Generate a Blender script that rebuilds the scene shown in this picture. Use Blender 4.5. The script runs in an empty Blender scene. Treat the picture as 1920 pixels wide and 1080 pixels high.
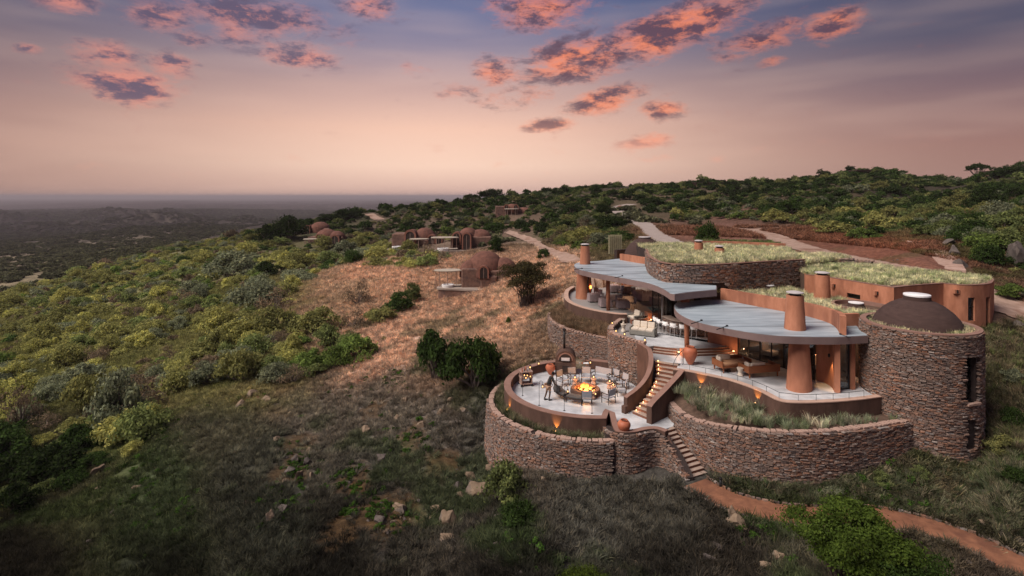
import bpy, bmesh, math, random
import numpy as np
from mathutils import Vector, Matrix
PI = math.pi
rnd = random.Random(7)
rs = np.random.RandomState(11)
S = bpy.context.scene
C = S.collection

# ------------------------------------------------------------------ camera
H, F, HY = 13.0, 1000.0, 368.0          # drone height over the fire terrace, focal length in photo pixels, horizon row
cam_d = bpy.data.cameras.new('camera'); cam = bpy.data.objects.new('camera', cam_d); C.objects.link(cam)
cam.location = (0, 0, H); cam.rotation_euler = (PI/2, 0, 0)
cam_d.sensor_width = 36; cam_d.lens = 36*F/1920; cam_d.shift_y = -(540-HY)/1920
cam_d.clip_start = 0.5; cam_d.clip_end = 90000
S.camera = cam
S.view_settings.view_transform = 'Standard'; S.view_settings.look = 'None'
S.view_settings.gamma = 1; S.view_settings.use_curve_mapping = False
S.view_settings.exposure = 1.35
S.cycles.max_bounces = 5; S.cycles.diffuse_bounces = 3; S.cycles.glossy_bounces = 2
S.cycles.transmission_bounces = 3; S.cycles.transparent_max_bounces = 6; S.cycles.volume_bounces = 0
S.cycles.use_denoising = True

# ------------------------------------------------------------------ sun: the soft glow of the dusk sky from the left
SUN_AZ, SUN_EL = math.radians(-112), math.radians(52)
sd = bpy.data.lights.new('sun', 'SUN'); sun = bpy.data.objects.new('sun', sd); C.objects.link(sun)
sd.energy = 1.75; sd.angle = math.radians(35); sd.color = (1.0, 0.88, 0.80)
sdir = Vector((math.sin(SUN_AZ)*math.cos(SUN_EL), math.cos(SUN_AZ)*math.cos(SUN_EL), math.sin(SUN_EL)))
sun.rotation_euler = sdir.to_track_quat('Z', 'Y').to_euler()

# ------------------------------------------------------------------ node helpers
class NT:
    def __init__(s, tree): s.t = tree; s.n = tree.nodes; s.l = tree.links
    def new(s, typ, **kw):
        n = s.n.new(typ)
        for k, v in kw.items(): setattr(n, k, v)
        return n
    def put(s, sock, v):
        if isinstance(v, bpy.types.NodeSocket): s.l.new(v, sock)
        elif v is not None:
            if sock.type == 'RGBA' and len(v) == 3: v = (*v, 1)
            sock.default_value = v
    def math(s, op, a, b=None, c=None, clamp=False):
        n = s.new('ShaderNodeMath', operation=op); n.use_clamp = clamp
        s.put(n.inputs[0], a)
        if b is not None: s.put(n.inputs[1], b)
        if c is not None: s.put(n.inputs[2], c)
        return n.outputs[0]
    def vmath(s, op, a, b=None, out=0):
        n = s.new('ShaderNodeVectorMath', operation=op); s.put(n.inputs[0], a)
        if b is not None: s.put(n.inputs[1], b)
        return n.outputs[out]
    def mix(s, f, a, b, mode='MIX'):
        n = s.new('ShaderNodeMix', data_type='RGBA', blend_type=mode)
        s.put(n.inputs[0], f); s.put(n.inputs[6], a); s.put(n.inputs[7], b); return n.outputs[2]
    def ramp(s, f, stops, interp='LINEAR'):
        n = s.new('ShaderNodeValToRGB'); r = n.color_ramp; r.interpolation = interp
        while len(r.elements) < len(stops): r.elements.new(0.5)
        for e, (p, c) in zip(r.elements, stops):
            e.position = p; e.color = (c, c, c, 1) if isinstance(c, (int, float)) else (*c[:3], 1)
        s.put(n.inputs[0], f); return n.outputs[0]
    def noise(s, vec, scale, detail=3, rough=.55, dist=0, out=0):
        n = s.new('ShaderNodeTexNoise'); s.put(n.inputs['Vector'], vec)
        s.put(n.inputs['Scale'], scale); n.inputs['Detail'].default_value = detail
        n.inputs['Roughness'].default_value = rough; n.inputs['Distortion'].default_value = dist
        return n.outputs[out]
    def smooth(s, x, a, b):
        n = s.new('ShaderNodeMapRange', interpolation_type='SMOOTHSTEP')
        s.put(n.inputs[0], x); s.put(n.inputs[1], a); s.put(n.inputs[2], b); return n.outputs[0]

# ------------------------------------------------------------------ world: dusk gradient with torn sunset clouds
W = bpy.data.worlds.new('World'); S.world = W; W.use_nodes = True
nt = NT(W.node_tree); nt.n.clear()
SKY = 0.40
co = nt.new('ShaderNodeTexCoord').outputs['Generated']
sep = nt.new('ShaderNodeSeparateXYZ'); nt.put(sep.inputs[0], co)
az = nt.math('ARCTAN2', sep.outputs[0], sep.outputs[1])
el = nt.math('ARCSINE', sep.outputs[2])
def lin(c): return tuple((x/255/12.92 if x/255 <= .04045 else ((x/255+.055)/1.055)**2.4) for x in c)
side = nt.math('ABSOLUTE', nt.math('ADD', az, 0.13))
warm = nt.smooth(side, .92, 0.0)            # 1 over the glow, 0 to the sides
g_c = nt.ramp(nt.math('MULTIPLY', el, 1/0.62), [(0, lin((222,182,168))), (.09, lin((252,214,192))), (.2, lin((247,202,180))), (.32, lin((202,168,162))), (.43, lin((152,140,158))), (.54, lin((104,114,152))), (1, lin((78,84,118)))])
g_s = nt.ramp(nt.math('MULTIPLY', el, 1/0.62), [(0, lin((166,130,118))), (.12, lin((158,120,112))), (.25, lin((128,104,110))), (.38, lin((88,86,106))), (.55, lin((58,70,102))), (1, lin((52,60,92)))])
base = nt.mix(warm, g_s, g_c)
# soft bands low over the horizon
cmb = nt.new('ShaderNodeCombineXYZ'); nt.put(cmb.inputs[0], nt.math('MULTIPLY', az, 2.2)); nt.put(cmb.inputs[1], nt.math('MULTIPLY', el, 14)); nt.put(cmb.inputs[2], 3.1)
band = nt.noise(cmb.outputs[0], 1.4, 2)
base = nt.mix(nt.math('MULTIPLY', nt.smooth(band, .42, .72), .10), base, lin((255,214,192)))
# cloud field in direction space
def field(shift):
    el2 = nt.math('ADD', el, shift) if shift else el
    c1 = nt.new('ShaderNodeCombineXYZ'); nt.put(c1.inputs[0], nt.math('MULTIPLY', az, 1.0)); nt.put(c1.inputs[1], nt.math('MULTIPLY', el2, 2.3)); nt.put(c1.inputs[2], .7)
    n1 = nt.noise(c1.outputs[0], 17.0, 9, .70, .2)
    return n1, c1.outputs[0]
n_a, cv = field(0)
n_b, _ = field(0.03)
blobs = [ # px, py, rx, ry, tilt(deg), weight
 (1250,60,190,42,-14,1.0),(1080,112,120,44,-8,.95),(1010,20,110,42,0,.8),(930,135,60,30,0,.75),(860,170,50,16,-5,.55),(1130,190,85,26,-12,.95),
 (1030,234,58,14,-6,.9),(1245,205,55,20,0,.8),(1210,266,58,16,-8,.85),(1240,296,40,8,0,.5),(1450,115,32,12,-12,.6),(1560,45,75,30,-8,.75),
 (1420,75,110,28,-12,.7),(240,160,115,36,4,1.05),(200,105,80,30,8,.8),(300,30,70,30,0,.85),(480,30,150,36,0,.95),(560,105,100,26,0,.88),(450,60,70,30,0,.7),(370,75,50,18,0,.6),
 (250,182,90,12,0,.6),(120,0,70,24,0,.95),(690,12,60,24,0,.9),(50,90,34,10,0,.7),(780,130,50,14,0,.4),(920,185,70,18,0,.45),(320,125,60,26,0,.7),(640,70,40,30,0,.4),(1340,296,30,8,0,.35),(1000,165,100,40,0,.35)]
msum = None
for px, py, rx, ry, tl, wt in blobs:
    u, v = (px-960)/F, (HY-py)/F
    a0 = math.atan(u); e0 = math.atan(v*math.cos(a0)); k = math.cos(a0)
    sa, se = rx/F*k*k*1.15, ry/F*k*1.25
    m = nt.new('ShaderNodeMapping'); m.vector_type = 'TEXTURE'
    cc = nt.new('ShaderNodeCombineXYZ') if msum is None else None
    if cc: nt.put(cc.inputs[0], az); nt.put(cc.inputs[1], el); AE = cc.outputs[0]
    nt.put(m.inputs[0], AE); m.inputs[1].default_value = (a0, e0, 0); m.inputs[2].default_value = (0, 0, math.radians(-tl)); m.inputs[3].default_value = (sa, se, 1)
    ln = nt.vmath('LENGTH', m.outputs[0], out=1)
    b = nt.math('MULTIPLY', nt.smooth(ln, 1.35, 0.1), wt)
    msum = b if msum is None else nt.math('MAXIMUM', msum, b)
# outside the frame the same kind of cloud goes on
wide = nt.math('MULTIPLY', nt.smooth(nt.noise(cv, 2.6, 2), .58, .72), .75)
out_v = nt.math('MAXIMUM', nt.smooth(el, .42, .52), nt.smooth(nt.math('ABSOLUTE', az), .82, .95))
out_v = nt.math('MULTIPLY', out_v, nt.smooth(el, .06, .2))
msum = nt.math('MAXIMUM', msum, nt.math('MULTIPLY', wide, out_v))
def dens(n): return nt.math('SUBTRACT', nt.math('ADD', nt.math('MULTIPLY', n, 2.1), nt.math('MULTIPLY', msum, .98)), 1.36)
d_a, d_b = dens(n_a), dens(n_b)
alpha = nt.smooth(d_a, -.16, .72)
core = nt.smooth(nt.math('ADD', nt.math('SUBTRACT', nt.math('MULTIPLY', d_a, 2.0), nt.math('MULTIPLY', d_b, 1.6)), nt.math('MULTIPLY', nt.math('SUBTRACT', nt.noise(cv, 3.2, 2), .5), .8)), -.35, .62)
left = nt.smooth(az, .05, -.35)
lit = nt.mix(left, lin((255,142,98)), lin((232,146,128)))
dark = nt.mix(left, lin((98,70,84)), lin((102,88,110)))
ccol = nt.mix(core, lit, dark)
ccol = nt.mix(nt.smooth(el, .16, .04), ccol, lin((250,176,150)))
sky_c = nt.mix(nt.math('MULTIPLY', alpha, .88), base, ccol)
# below the horizon the world is dim ground
sky_c = nt.mix(nt.smooth(el, -.002, -.05), sky_c, lin((70,60,58)))
bg = nt.new('ShaderNodeBackground'); nt.put(bg.inputs[0], sky_c); bg.inputs[1].default_value = SKY
wo = nt.new('ShaderNodeOutputWorld'); nt.l.new(bg.outputs[0], wo.inputs[0])
W.cycles.sampling_method = 'MANUAL'; W.cycles.sample_map_resolution = 512

# ------------------------------------------------------------------ unproject: photo pixel + height -> place
def P(px, py, z): D = (H-z)/((py-HY)/F); return ((px-960)/F*D, D)
def PP(lst, z=None): return [P(a[0], a[1], z if z is not None else a[2]) for a in lst]

# ------------------------------------------------------------------ tagging and mesh helpers
def tag(o, label=None, cat=None, group=None, kind=None):
    if label: o['label'] = label
    if cat: o['category'] = cat
    if group: o['group'] = group
    if kind: o['kind'] = kind
    return o
def empty(name, loc=(0,0,0), rz=0, **k):
    o = bpy.data.objects.new(name, None); C.objects.link(o); o.location = loc; o.rotation_euler = (0,0,rz); o.empty_display_size = .2
    return tag(o, **k)
def link(name, me, mat=None, parent=None, smooth=False, **k):
    o = bpy.data.objects.new(name, me); C.objects.link(o)
    if mat and not me.materials: me.materials.append(mat)
    if parent: o.parent = parent
    if smooth: me.polygons.foreach_set('use_smooth', [True]*len(me.polygons))
    return tag(o, **k)
def mesh_np(name, V, Fq):
    V = np.asarray(V, dtype=np.float32); Fq = np.asarray(Fq, dtype=np.int32); k = Fq.shape[1]
    me = bpy.data.meshes.new(name); me.vertices.add(len(V)); me.vertices.foreach_set('co', V.ravel())
    me.loops.add(Fq.size); me.loops.foreach_set('vertex_index', Fq.ravel())
    me.polygons.add(len(Fq)); me.polygons.foreach_set('loop_start', np.arange(0, Fq.size, k, dtype=np.int32))
    me.update(calc_edges=True); return me
class MB:                                     # collects shapes, builds one mesh
    def __init__(s): s.v = []; s.f = []
    def add(s, V, Fs):
        o = len(s.v); s.v += [tuple(p) for p in V]; s.f += [tuple(i+o for i in f) for f in Fs]; return s
    def box(s, c, size, rz=0, taper=1.0, M=None):
        x, y, z = size[0]/2, size[1]/2, size[2]/2
        V = [Vector((sx*x*(taper if sz > 0 else 1), sy*y*(taper if sz > 0 else 1), sz*z)) for sz in (-1,1) for sy in (-1,1) for sx in (-1,1)]
        R = M if M is not None else Matrix.Rotation(rz, 3, 'Z')
        V = [R @ v + Vector(c) for v in V]
        return s.add(V, [(0,2,3,1),(4,5,7,6),(0,1,5,4),(2,6,7,3),(0,4,6,2),(1,3,7,5)])
    def tube(s, pts, r, n=8, caps=True):
        pts = [Vector(p) for p in pts]; rr = r if isinstance(r, (list,tuple)) else [r]*len(pts)
        o = len(s.v); rings = []
        for i, p in enumerate(pts):
            d = (pts[min(i+1,len(pts)-1)] - pts[max(i-1,0)]).normalized()
            a = d.cross(Vector((0,0,1)));  a = a.normalized() if a.length > 1e-3 else Vector((1,0,0))
            b = d.cross(a)
            rings.append([p + (a*math.cos(t)+b*math.sin(t))*rr[i] for t in [2*PI*k/n for k in range(n)]])
        V = [q for R in rings for q in R]; Fs = []
        for i in range(len(pts)-1):
            for k in range(n): Fs.append((i*n+k, i*n+(k+1)%n, (i+1)*n+(k+1)%n, (i+1)*n+k))
        if caps: Fs += [tuple(range(n))[::-1], tuple(range((len(pts)-1)*n, len(pts)*n))]
        return s.add(V, Fs)
    def lathe(s, prof, c=(0,0,0), n=24, a0=0, a1=2*PI, sx=1, sy=1, rz=0):
        full = abs(a1-a0-2*PI) < 1e-6; m = n if full else n+1
        V = []; cr, sr = math.cos(rz), math.sin(rz)
        for (r, z) in prof:
            for k in range(m):
                t = a0+(a1-a0)*k/n; x, y = r*sx*math.cos(t), r*sy*math.sin(t)
                V.append((c[0]+x*cr-y*sr, c[1]+x*sr+y*cr, c[2]+z))
        Fs = []
        for i in range(len(prof)-1):
            for k in range(n):
                k2 = (k+1) % m if full else k+1
                Fs.append((i*m+k, i*m+k2, (i+1)*m+k2, (i+1)*m+k))
        return s.add(V, Fs)
    def prism(s, poly, z0, z1):
        n = len(poly); f0 = z0 if hasattr(z0, '__len__') else [z0]*n; f1 = z1 if hasattr(z1, '__len__') else [z1]*n
        ar = sum(poly[i][0]*poly[(i+1)%n][1]-poly[(i+1)%n][0]*poly[i][1] for i in range(n))
        if ar < 0: poly = poly[::-1]; f0 = list(f0)[::-1]; f1 = list(f1)[::-1]
        V = [(p[0], p[1], a) for p, a in zip(poly, f0)] + [(p[0], p[1], a) for p, a in zip(poly, f1)]
        return s.add(V, [tuple(range(n))[::-1], tuple(range(n, 2*n))] + [(i, (i+1)%n, n+(i+1)%n, n+i) for i in range(n)])
    def strip(s, path, t, z0, z1, side=1):      # wall along a path, thickness t to the left (side=1) or right
        n = len(path); nr = normals(path)
        f0 = z0 if hasattr(z0, '__len__') else [z0]*n; f1 = z1 if hasattr(z1, '__len__') else [z1]*n
        V = []
        for i, p in enumerate(path):
            q = (p[0]+nr[i][0]*t*side, p[1]+nr[i][1]*t*side)
            V += [(p[0],p[1],f0[i]), (p[0],p[1],f1[i]), (q[0],q[1],f1[i]), (q[0],q[1],f0[i])]
        Fs = []
        for i in range(n-1):
            a, b = 4*i, 4*i+4
            for j in range(4): Fs.append((a+j, a+(j+1)%4, b+(j+1)%4, b+j) if side < 0 else (a+(j+1)%4, a+j, b+j, b+(j+1)%4))
        Fs += [(0,1,2,3), (4*n-1,4*n-2,4*n-3,4*n-4)]
        return s.add(V, Fs)
    def build(s, name, mat=None, parent=None, smooth=False, bevel=0, auto=False, **k):
        me = bpy.data.meshes.new(name); me.from_pydata([tuple(v) for v in s.v], [], s.f)
        bm = bmesh.new(); bm.from_mesh(me); bmesh.ops.recalc_face_normals(bm, faces=bm.faces); bm.to_mesh(me); bm.free()
        o = link(name, me, mat, parent, smooth, **k)
        if auto:
            me.polygons.foreach_set('use_smooth', [True]*len(me.polygons)); me.set_sharp_from_angle(angle=math.radians(38))
        if bevel:
            m = o.modifiers.new('bevel', 'BEVEL'); m.width = bevel; m.segments = 2; m.limit_method = 'ANGLE'; m.angle_limit = math.radians(40)
        return o
def normals(path):
    out = []
    for i in range(len(path)):
        a, b = path[max(i-1,0)], path[min(i+1,len(path)-1)]
        dx, dy = b[0]-a[0], b[1]-a[1]; L = math.hypot(dx, dy) or 1; out.append((-dy/L, dx/L))
    return out
def cr(pts, n=6, closed=False):                # Catmull-Rom through points of any dimension
    P_ = [np.array(p, float) for p in pts]; N = len(P_); out = []
    rng = range(N if closed else N-1)
    g = lambda i: P_[i % N] if closed else P_[min(max(i,0), N-1)]
    for i in rng:
        p0, p1, p2, p3 = g(i-1), g(i), g(i+1), g(i+2)
        for k in range(n):
            t = k/n; out.append(tuple(.5*((2*p1)+(-p0+p2)*t+(2*p0-5*p1+4*p2-p3)*t*t+(-p0+3*p1-3*p2+p3)*t**3)))
    if not closed: out.append(tuple(P_[-1]))
    return out
def offset(path, d): nr = normals(path); return [(p[0]+n[0]*d, p[1]+n[1]*d) for p, n in zip(path, nr)]
def copy_tree(o, parent=None):
    c = o.copy(); C.objects.link(c)
    if parent is not None: c.parent = parent
    for ch in [x for x in o.children]: copy_tree(ch, c)
    return c

# ------------------------------------------------------------------ materials
def material(name, c1, c2=None, scale=3, rough=.85, bump=0, bscale=None, detail=4, metal=0, coords='Object', c3=None, aniso=None, spec=.3):
    m = bpy.data.materials.new(name); m.use_nodes = True; t = NT(m.node_tree); b = t.n['Principled BSDF']
    b.inputs['Roughness'].default_value = rough; b.inputs['Metallic'].default_value = metal; b.inputs['Specular IOR Level'].default_value = spec
    v = t.new('ShaderNodeTexCoord').outputs[coords]
    if aniso: mp = t.new('ShaderNodeMapping'); t.put(mp.inputs[0], v); mp.inputs[3].default_value = aniso; v = mp.outputs[0]
    if c2:
        col = t.ramp(t.noise(v, scale, detail, .62), [(.3, c1), (.7, c2)])
        if c3: col = t.mix(t.smooth(t.noise(v, scale*.31, 3), .5, .68), col, (*c3, 1))
        t.put(b.inputs['Base Color'], col)
    else: b.inputs['Base Color'].default_value = (*c1, 1)
    if bump:
        bn = t.new('ShaderNodeBump'); bn.inputs['Strength'].default_value = bump; bn.inputs['Distance'].default_value = .05
        t.put(bn.inputs['Height'], t.noise(v, bscale or scale*6, 4)); t.l.new(bn.outputs[0], b.inputs['Normal'])
    return m
def emissive(name, c, s):
    m = bpy.data.materials.new(name); m.use_nodes = True; b = m.node_tree.nodes['Principled BSDF']
    b.inputs['Base Color'].default_value = (*c, 1); b.inputs['Emission Color'].default_value = (*c, 1); b.inputs['Emission Strength'].default_value = s
    return m
M = {}
M['brown'] = material('brown_render', (.07,.04,.03), (.14,.08,.06), 1.6, .92, .25, 8, aniso=(1,1,.4), detail=7)
M['brown_top'] = material('brown_render_pale', (.22,.125,.095), (.29,.175,.14), 1.5, .9, .1, 14)
M['sandcurb'] = material('sand_curb', (.42,.28,.22), (.55,.38,.3), 2.0, .9, .1, 14)
M['orange'] = material('orange_render', (.33,.135,.075), (.54,.24,.145), 2.0, .92, .3, 7, c3=(.28,.115,.07), aniso=(1,1,.35), detail=7)
M['dome'] = material('dark_dome_render', (.05,.03,.026), (.075,.046,.04), 2, .92, .2, 20, aniso=(1,1,4))
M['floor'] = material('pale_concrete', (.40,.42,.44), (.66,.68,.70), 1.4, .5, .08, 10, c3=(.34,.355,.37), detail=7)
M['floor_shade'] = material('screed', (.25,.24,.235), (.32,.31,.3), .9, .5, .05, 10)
M['roof'] = material('roof_membrane', (.24,.30,.34), (.48,.56,.61), 1.3, .42, .12, 8, c3=(.20,.24,.27), aniso=(.35,2.2,1), detail=7)
M['fascia'] = material('fascia', (.19,.135,.13), (.24,.175,.165), 1.2, .8, .06, 14)
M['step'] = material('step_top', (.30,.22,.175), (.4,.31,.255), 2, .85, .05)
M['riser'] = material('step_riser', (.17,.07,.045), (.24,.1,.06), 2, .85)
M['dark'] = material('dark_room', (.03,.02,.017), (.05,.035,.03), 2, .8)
M['metal'] = material('black_metal', (.02,.02,.022), (.03,.03,.033), 5, .45, metal=.3)
M['rail'] = material('rail_steel', (.06,.075,.09), (.08,.095,.11), 5, .4, metal=.4)
M['terracotta'] = material('terracotta', (.38,.115,.062), (.5,.17,.09), 3, .5, .05, 20)
M['white'] = material('white_paint', (.78,.78,.77), (.84,.84,.83), 3, .6)
M['skylight'] = material('skylight_cap', (.86,.87,.88), (.9,.91,.92), 3, .35)
M['capmetal'] = material('cap_metal', (.45,.42,.42), (.55,.52,.51), 3, .5)
M['wood'] = material('red_wood', (.22,.075,.03), (.32,.12,.05), 4, .5, .05, 20, aniso=(1,1,8))
M['darkwood'] = material('dark_wood', (.035,.02,.014), (.06,.035,.025), 5, .5)
M['palewood'] = material('weathered_wood', (.3,.2,.16), (.4,.28,.23), 5, .7)
M['canvas'] = material('grey_canvas', (.27,.285,.32), (.34,.355,.39), 8, .9)
M['cushion'] = material('cream_cushion', (.62,.54,.44), (.72,.65,.55), 5, .9)
M['sandcushion'] = material('sand_cushion', (.62,.36,.2), (.7,.42,.25), 5, .9)
M['greycushion'] = material('charcoal_cushion', (.07,.065,.065), (.11,.105,.1), 5, .9)
M['linen'] = material('mauve_linen', (.26,.20,.205), (.36,.29,.29), 6, .9)
M['skin'] = material('skin', (.09,.045,.028)); M['blackcloth'] = material('black_cloth', (.015,.015,.017), (.03,.03,.03), 8, .9)
M['khaki'] = material('khaki_cloth', (.33,.2,.13), (.4,.26,.18), 8, .9)
M['hair'] = material('black_hair', (.01,.008,.008))
M['log'] = material('charred_log', (.012,.009,.008), (.05,.03,.02), 9, .9, .3)
M['bark'] = material('bark', (.07,.05,.045), (.13,.095,.08), 6, .9, .3)
M['twig'] = material('grey_twig', (.13,.105,.09), (.2,.16,.14), 6, .9)
M['candle'] = emissive('candle_glow', (1,.45,.16), 2.2)
M['warmlamp'] = emissive('lamp_glow', (1,.5,.2), 2.4)
M['ember'] = emissive('ember', (1,.16,.03), 5)
M['screen'] = material('slat_reed', (.36,.34,.2), (.46,.43,.27), 5, .9)
M['glasslit'] = emissive('interior_lamp', (1,.6,.35), 1.6)

def glass_mat():
    m = bpy.data.materials.new('dark_glass'); m.use_nodes = True; t = NT(m.node_tree); t.n.clear()
    tr = t.new('ShaderNodeBsdfTransparent'); tr.inputs[0].default_value = (.62,.66,.68,1)
    gl = t.new('ShaderNodeBsdfGlossy'); gl.inputs['Roughness'].default_value = .03; gl.inputs[0].default_value = (.8,.85,.9,1)
    fr = t.new('ShaderNodeFresnel'); fr.inputs[0].default_value = 1.45
    mx = t.new('ShaderNodeMixShader'); t.put(mx.inputs[0], t.math('MULTIPLY', fr.outputs[0], .8)); t.l.new(tr.outputs[0], mx.inputs[1]); t.l.new(gl.outputs[0], mx.inputs[2])
    o = t.new('ShaderNodeOutputMaterial'); t.l.new(mx.outputs[0], o.inputs[0]); return m
M['glass'] = glass_mat()

def stone_mat():
    m = bpy.data.materials.new('dry_stone'); m.use_nodes = True; t = NT(m.node_tree); b = t.n['Principled BSDF']
    g = t.new('ShaderNodeNewGeometry'); oi = t.new('ShaderNodeObjectInfo')
    r = t.math('FRACT', t.math('ADD', g.outputs['Random Per Island'], t.math('MULTIPLY', oi.outputs['Random'], 7.31)))
    pos = g.outputs['Position']
    zone = t.noise(pos, .55, 3)
    col = t.ramp(r, [(0, (.085,.062,.055)), (.16, (.16,.115,.10)), (.3, (.24,.135,.09)), (.42, (.31,.15,.09)), (.55, (.2,.145,.12)), (.7, (.26,.19,.155)), (.82, (.33,.185,.125)), (.92, (.25,.225,.215)), (1, (.42,.35,.30))])
    col = t.mix(t.math('MULTIPLY', t.smooth(zone, .42, .66), .5), col, (.18,.145,.125,1))
    v = t.noise(pos, 9, 4)
    col = t.mix(1, col, t.ramp(v, [(.25, .6), (.75, 1.25)]), 'MULTIPLY')
    t.put(b.inputs['Base Color'], col); b.inputs['Roughness'].default_value = .9
    bn = t.new('ShaderNodeBump'); bn.inputs['Strength'].default_value = .5; bn.inputs['Distance'].default_value = .03
    t.put(bn.inputs['Height'], t.noise(pos, 16, 4)); t.l.new(bn.outputs[0], b.inputs['Normal'])
    return m
M['stone'] = stone_mat()
M['mortar'] = material('stone_joint', (.03,.022,.02), (.055,.04,.036), 5, .95)
M['coping'] = material('coping_stone', (.34,.22,.17), (.5,.36,.3), 3, .9, .3, 12)
M['villa'] = material('villa_render', (.095,.045,.034), (.2,.09,.066), 1.6, .95, .9, 3, detail=8, coords='Object')
M['villaarch'] = material('villa_arch', (.22,.1,.07), (.3,.14,.1), .8, .92)
M['deck'] = material('villa_deck', (.26,.21,.18), (.36,.3,.25), .8, .8)
M['canopy'] = material('canopy_cloth', (.34,.3,.24), (.48,.42,.34), .8, .8)
# ================================================================== TERRAIN
# survey points: photo column, row, distance from the drone (m) -> ground height there
SV = [(1920,420,70),(1700,405,110),(1500,400,130),(1300,402,150),(1700,356,175),(1920,366,120),(1920,328,160),(1650,326,210),(1500,341,230),(1350,345,260),
(1200,353,270),(1080,362,280),(960,374,260),(870,382,230),(750,391,210),(650,404,200),(560,421,190),(480,440,230),(300,462,350),(0,500,300),(0,470,500),
(300,430,900),(0,432,1200),(500,403,2200),(-300,385,4000),(0,387,4200),(300,378,4600),(560,380,5200),(800,386,2500),(0,600,110),(0,700,70),(0,800,52),(0,900,40),(0,1080,26),
(200,560,120),(200,700,60),(200,850,40),(300,1000,28),(400,600,85),(400,500,140),(500,740,45),(450,800,38),(700,700,48),(640,640,60),(600,560,82),
(700,500,102),(850,550,78),(900,650,47),(1000,620,50),(960,570,60),(1000,500,75),(1040,470,90),(850,482,105),(620,472,140),(700,435,170),(850,424,170),
(960,412,172),(1100,425,130),(1100,465,85),(1070,495,68),(960,1080,21),(1000,960,25.5),(800,900,31),(800,800,37),(600,1000,26),(600,850,35),(1300,1080,20.5),(1500,1060,21),
(1000,669,42.3),(1035,644,45.3),(1070,674,41.8),(1110,690,40.2),(1015,603,51.3),(1030,560,57),(915,842,34.5),(900,740,38.5),(960,866,31.3),(1040,888,29.2),(1135,900,28.4),(1230,898,28),(1290,905,27.3),
(1400,902,26.5),(1500,907,26),(1620,895,26.1),(1720,868,26.5),(1810,852,27.2),(1845,830,28.4),(1850,760,29.8),(1880,700,31.5),(1855,640,34.5),(1900,620,37),
(1920,590,38.5),(1880,565,41),(1920,520,50),(1920,900,24.3),(1870,900,24.6),(1920,1000,22.4),(1310,915,26.6),(1350,935,25.7),(1420,958,24.7),(1520,975,24.05),(1650,972,24),
(1740,990,23.4),(1830,1020,22.5),(1920,1062,21.25),(2100,1140,19),(1800,1080,20.5),(1600,1080,20),
(1262,458,75),(1222,440,95),(1210,420,120),(1175,406,140),(1150,392,160),(1178,384,176),(1300,424,120),(1356,426,110),(1463,450,82),(1527,471,68),(1634,494,54),(1720,505,49),(1785,509,50),
(1757,474,58),(1732,459,64),(1700,451,72),(1865,562,41),(1160,480,66),(1400,470,66),(1300,475,60),(1600,500,52),(1250,470,64)]
su = np.array([(a[0]-960)/F for a in SV]); sD = np.array([a[2] for a in SV], float)
sz = H-(np.array([a[1] for a in SV])-HY)/F*sD
ext = [(u, D, z) for u, D, z in zip(su, sD, sz)]
for uu in (-1.45, 1.45):                      # the land goes on to both sides
    for D in (8, 22, 40, 70, 120, 200, 320, 900, 2500):
        if uu > 0: z = {8:-2.2,22:-1.6,40:4.6,70:9.5,120:15,200:22,320:24,900:-10,2500:-45}[D]
        else: z = {8:-3,22:-6,40:-11,70:-15,120:-19,200:-27,320:-36,900:-52,2500:-56}[D]
        ext.append((uu, D, z))
for uu in (-.9,-.4,0,.5,.95):
    ext.append((uu, 9, -2.0)); ext.append((uu, 4, -2.0))
for uu, D, z in ((.95,420,4),(.6,480,0),(.3,520,-8),(.1,480,-18),(-.1,420,-22),(-.25,350,-22),(-.36,300,-16),(.9,1200,-45),(.4,1200,-52),(0,1100,-54),(-.4,700,-42)):
    ext.append((uu, D, z))
for uu in (-1.3,-.95,-.5,0,.5,1.0,1.4):
    for D in (8500, 20000, 60000): ext.append((uu, D, -58))
ext = np.array(ext); EU, EV, EZ = ext[:,0]*2.6, np.log(ext[:,1]), ext[:,2]
def ker(du, dv): return np.sqrt(du*du+dv*dv+.02)
Kk = ker(EU[:,None]-EU[None], EV[:,None]-EV[None]) ; nK = len(EU)
A = np.zeros((nK+3, nK+3)); A[:nK,:nK] = Kk + np.eye(nK)*-.004; A[:nK,nK] = 1; A[:nK,nK+1] = EU; A[:nK,nK+2] = EV; A[nK:,:nK] = A[:nK,nK:].T
wK = np.linalg.solve(A, np.concatenate([EZ, [0,0,0]]))
# value noise
def hsh(i, j, s): 
    n = (i*374761393 + j*668265263 + s*974711) & 0x7fffffff; n = ((n ^ (n >> 13))*1274126177) & 0x7fffffff
    return ((n ^ (n >> 16)) & 0xffff)/65535.0
def vn(x, y, s=0):
    xi = np.floor(x).astype(np.int64); yi = np.floor(y).astype(np.int64); fx, fy = x-xi, y-yi
    fx = fx*fx*(3-2*fx); fy = fy*fy*(3-2*fy)
    return (hsh(xi,yi,s)*(1-fx)+hsh(xi+1,yi,s)*fx)*(1-fy)+(hsh(xi,yi+1,s)*(1-fx)+hsh(xi+1,yi+1,s)*fx)*fy
def fbm(x, y, o=4, s=0):
    t = 0; a = .5
    for k in range(o): t = t+a*vn(x, y, s+k*17); x = x*2.03; y = y*2.03; a *= .5
    return t
def sm(x, a, b): t = np.clip((x-a)/(b-a), 0, 1); return t*t*(3-2*t)
def raw_h(X, Y):
    u = X/Y*2.6; v = np.log(np.maximum(Y, .5)); u = np.clip(u, -4.2, 4.2)
    out = np.full(u.shape, wK[nK]) + wK[nK+1]*u + wK[nK+2]*v
    for i in range(nK): out = out + wK[i]*ker(u-EU[i], v-EV[i])
    return out

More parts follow.
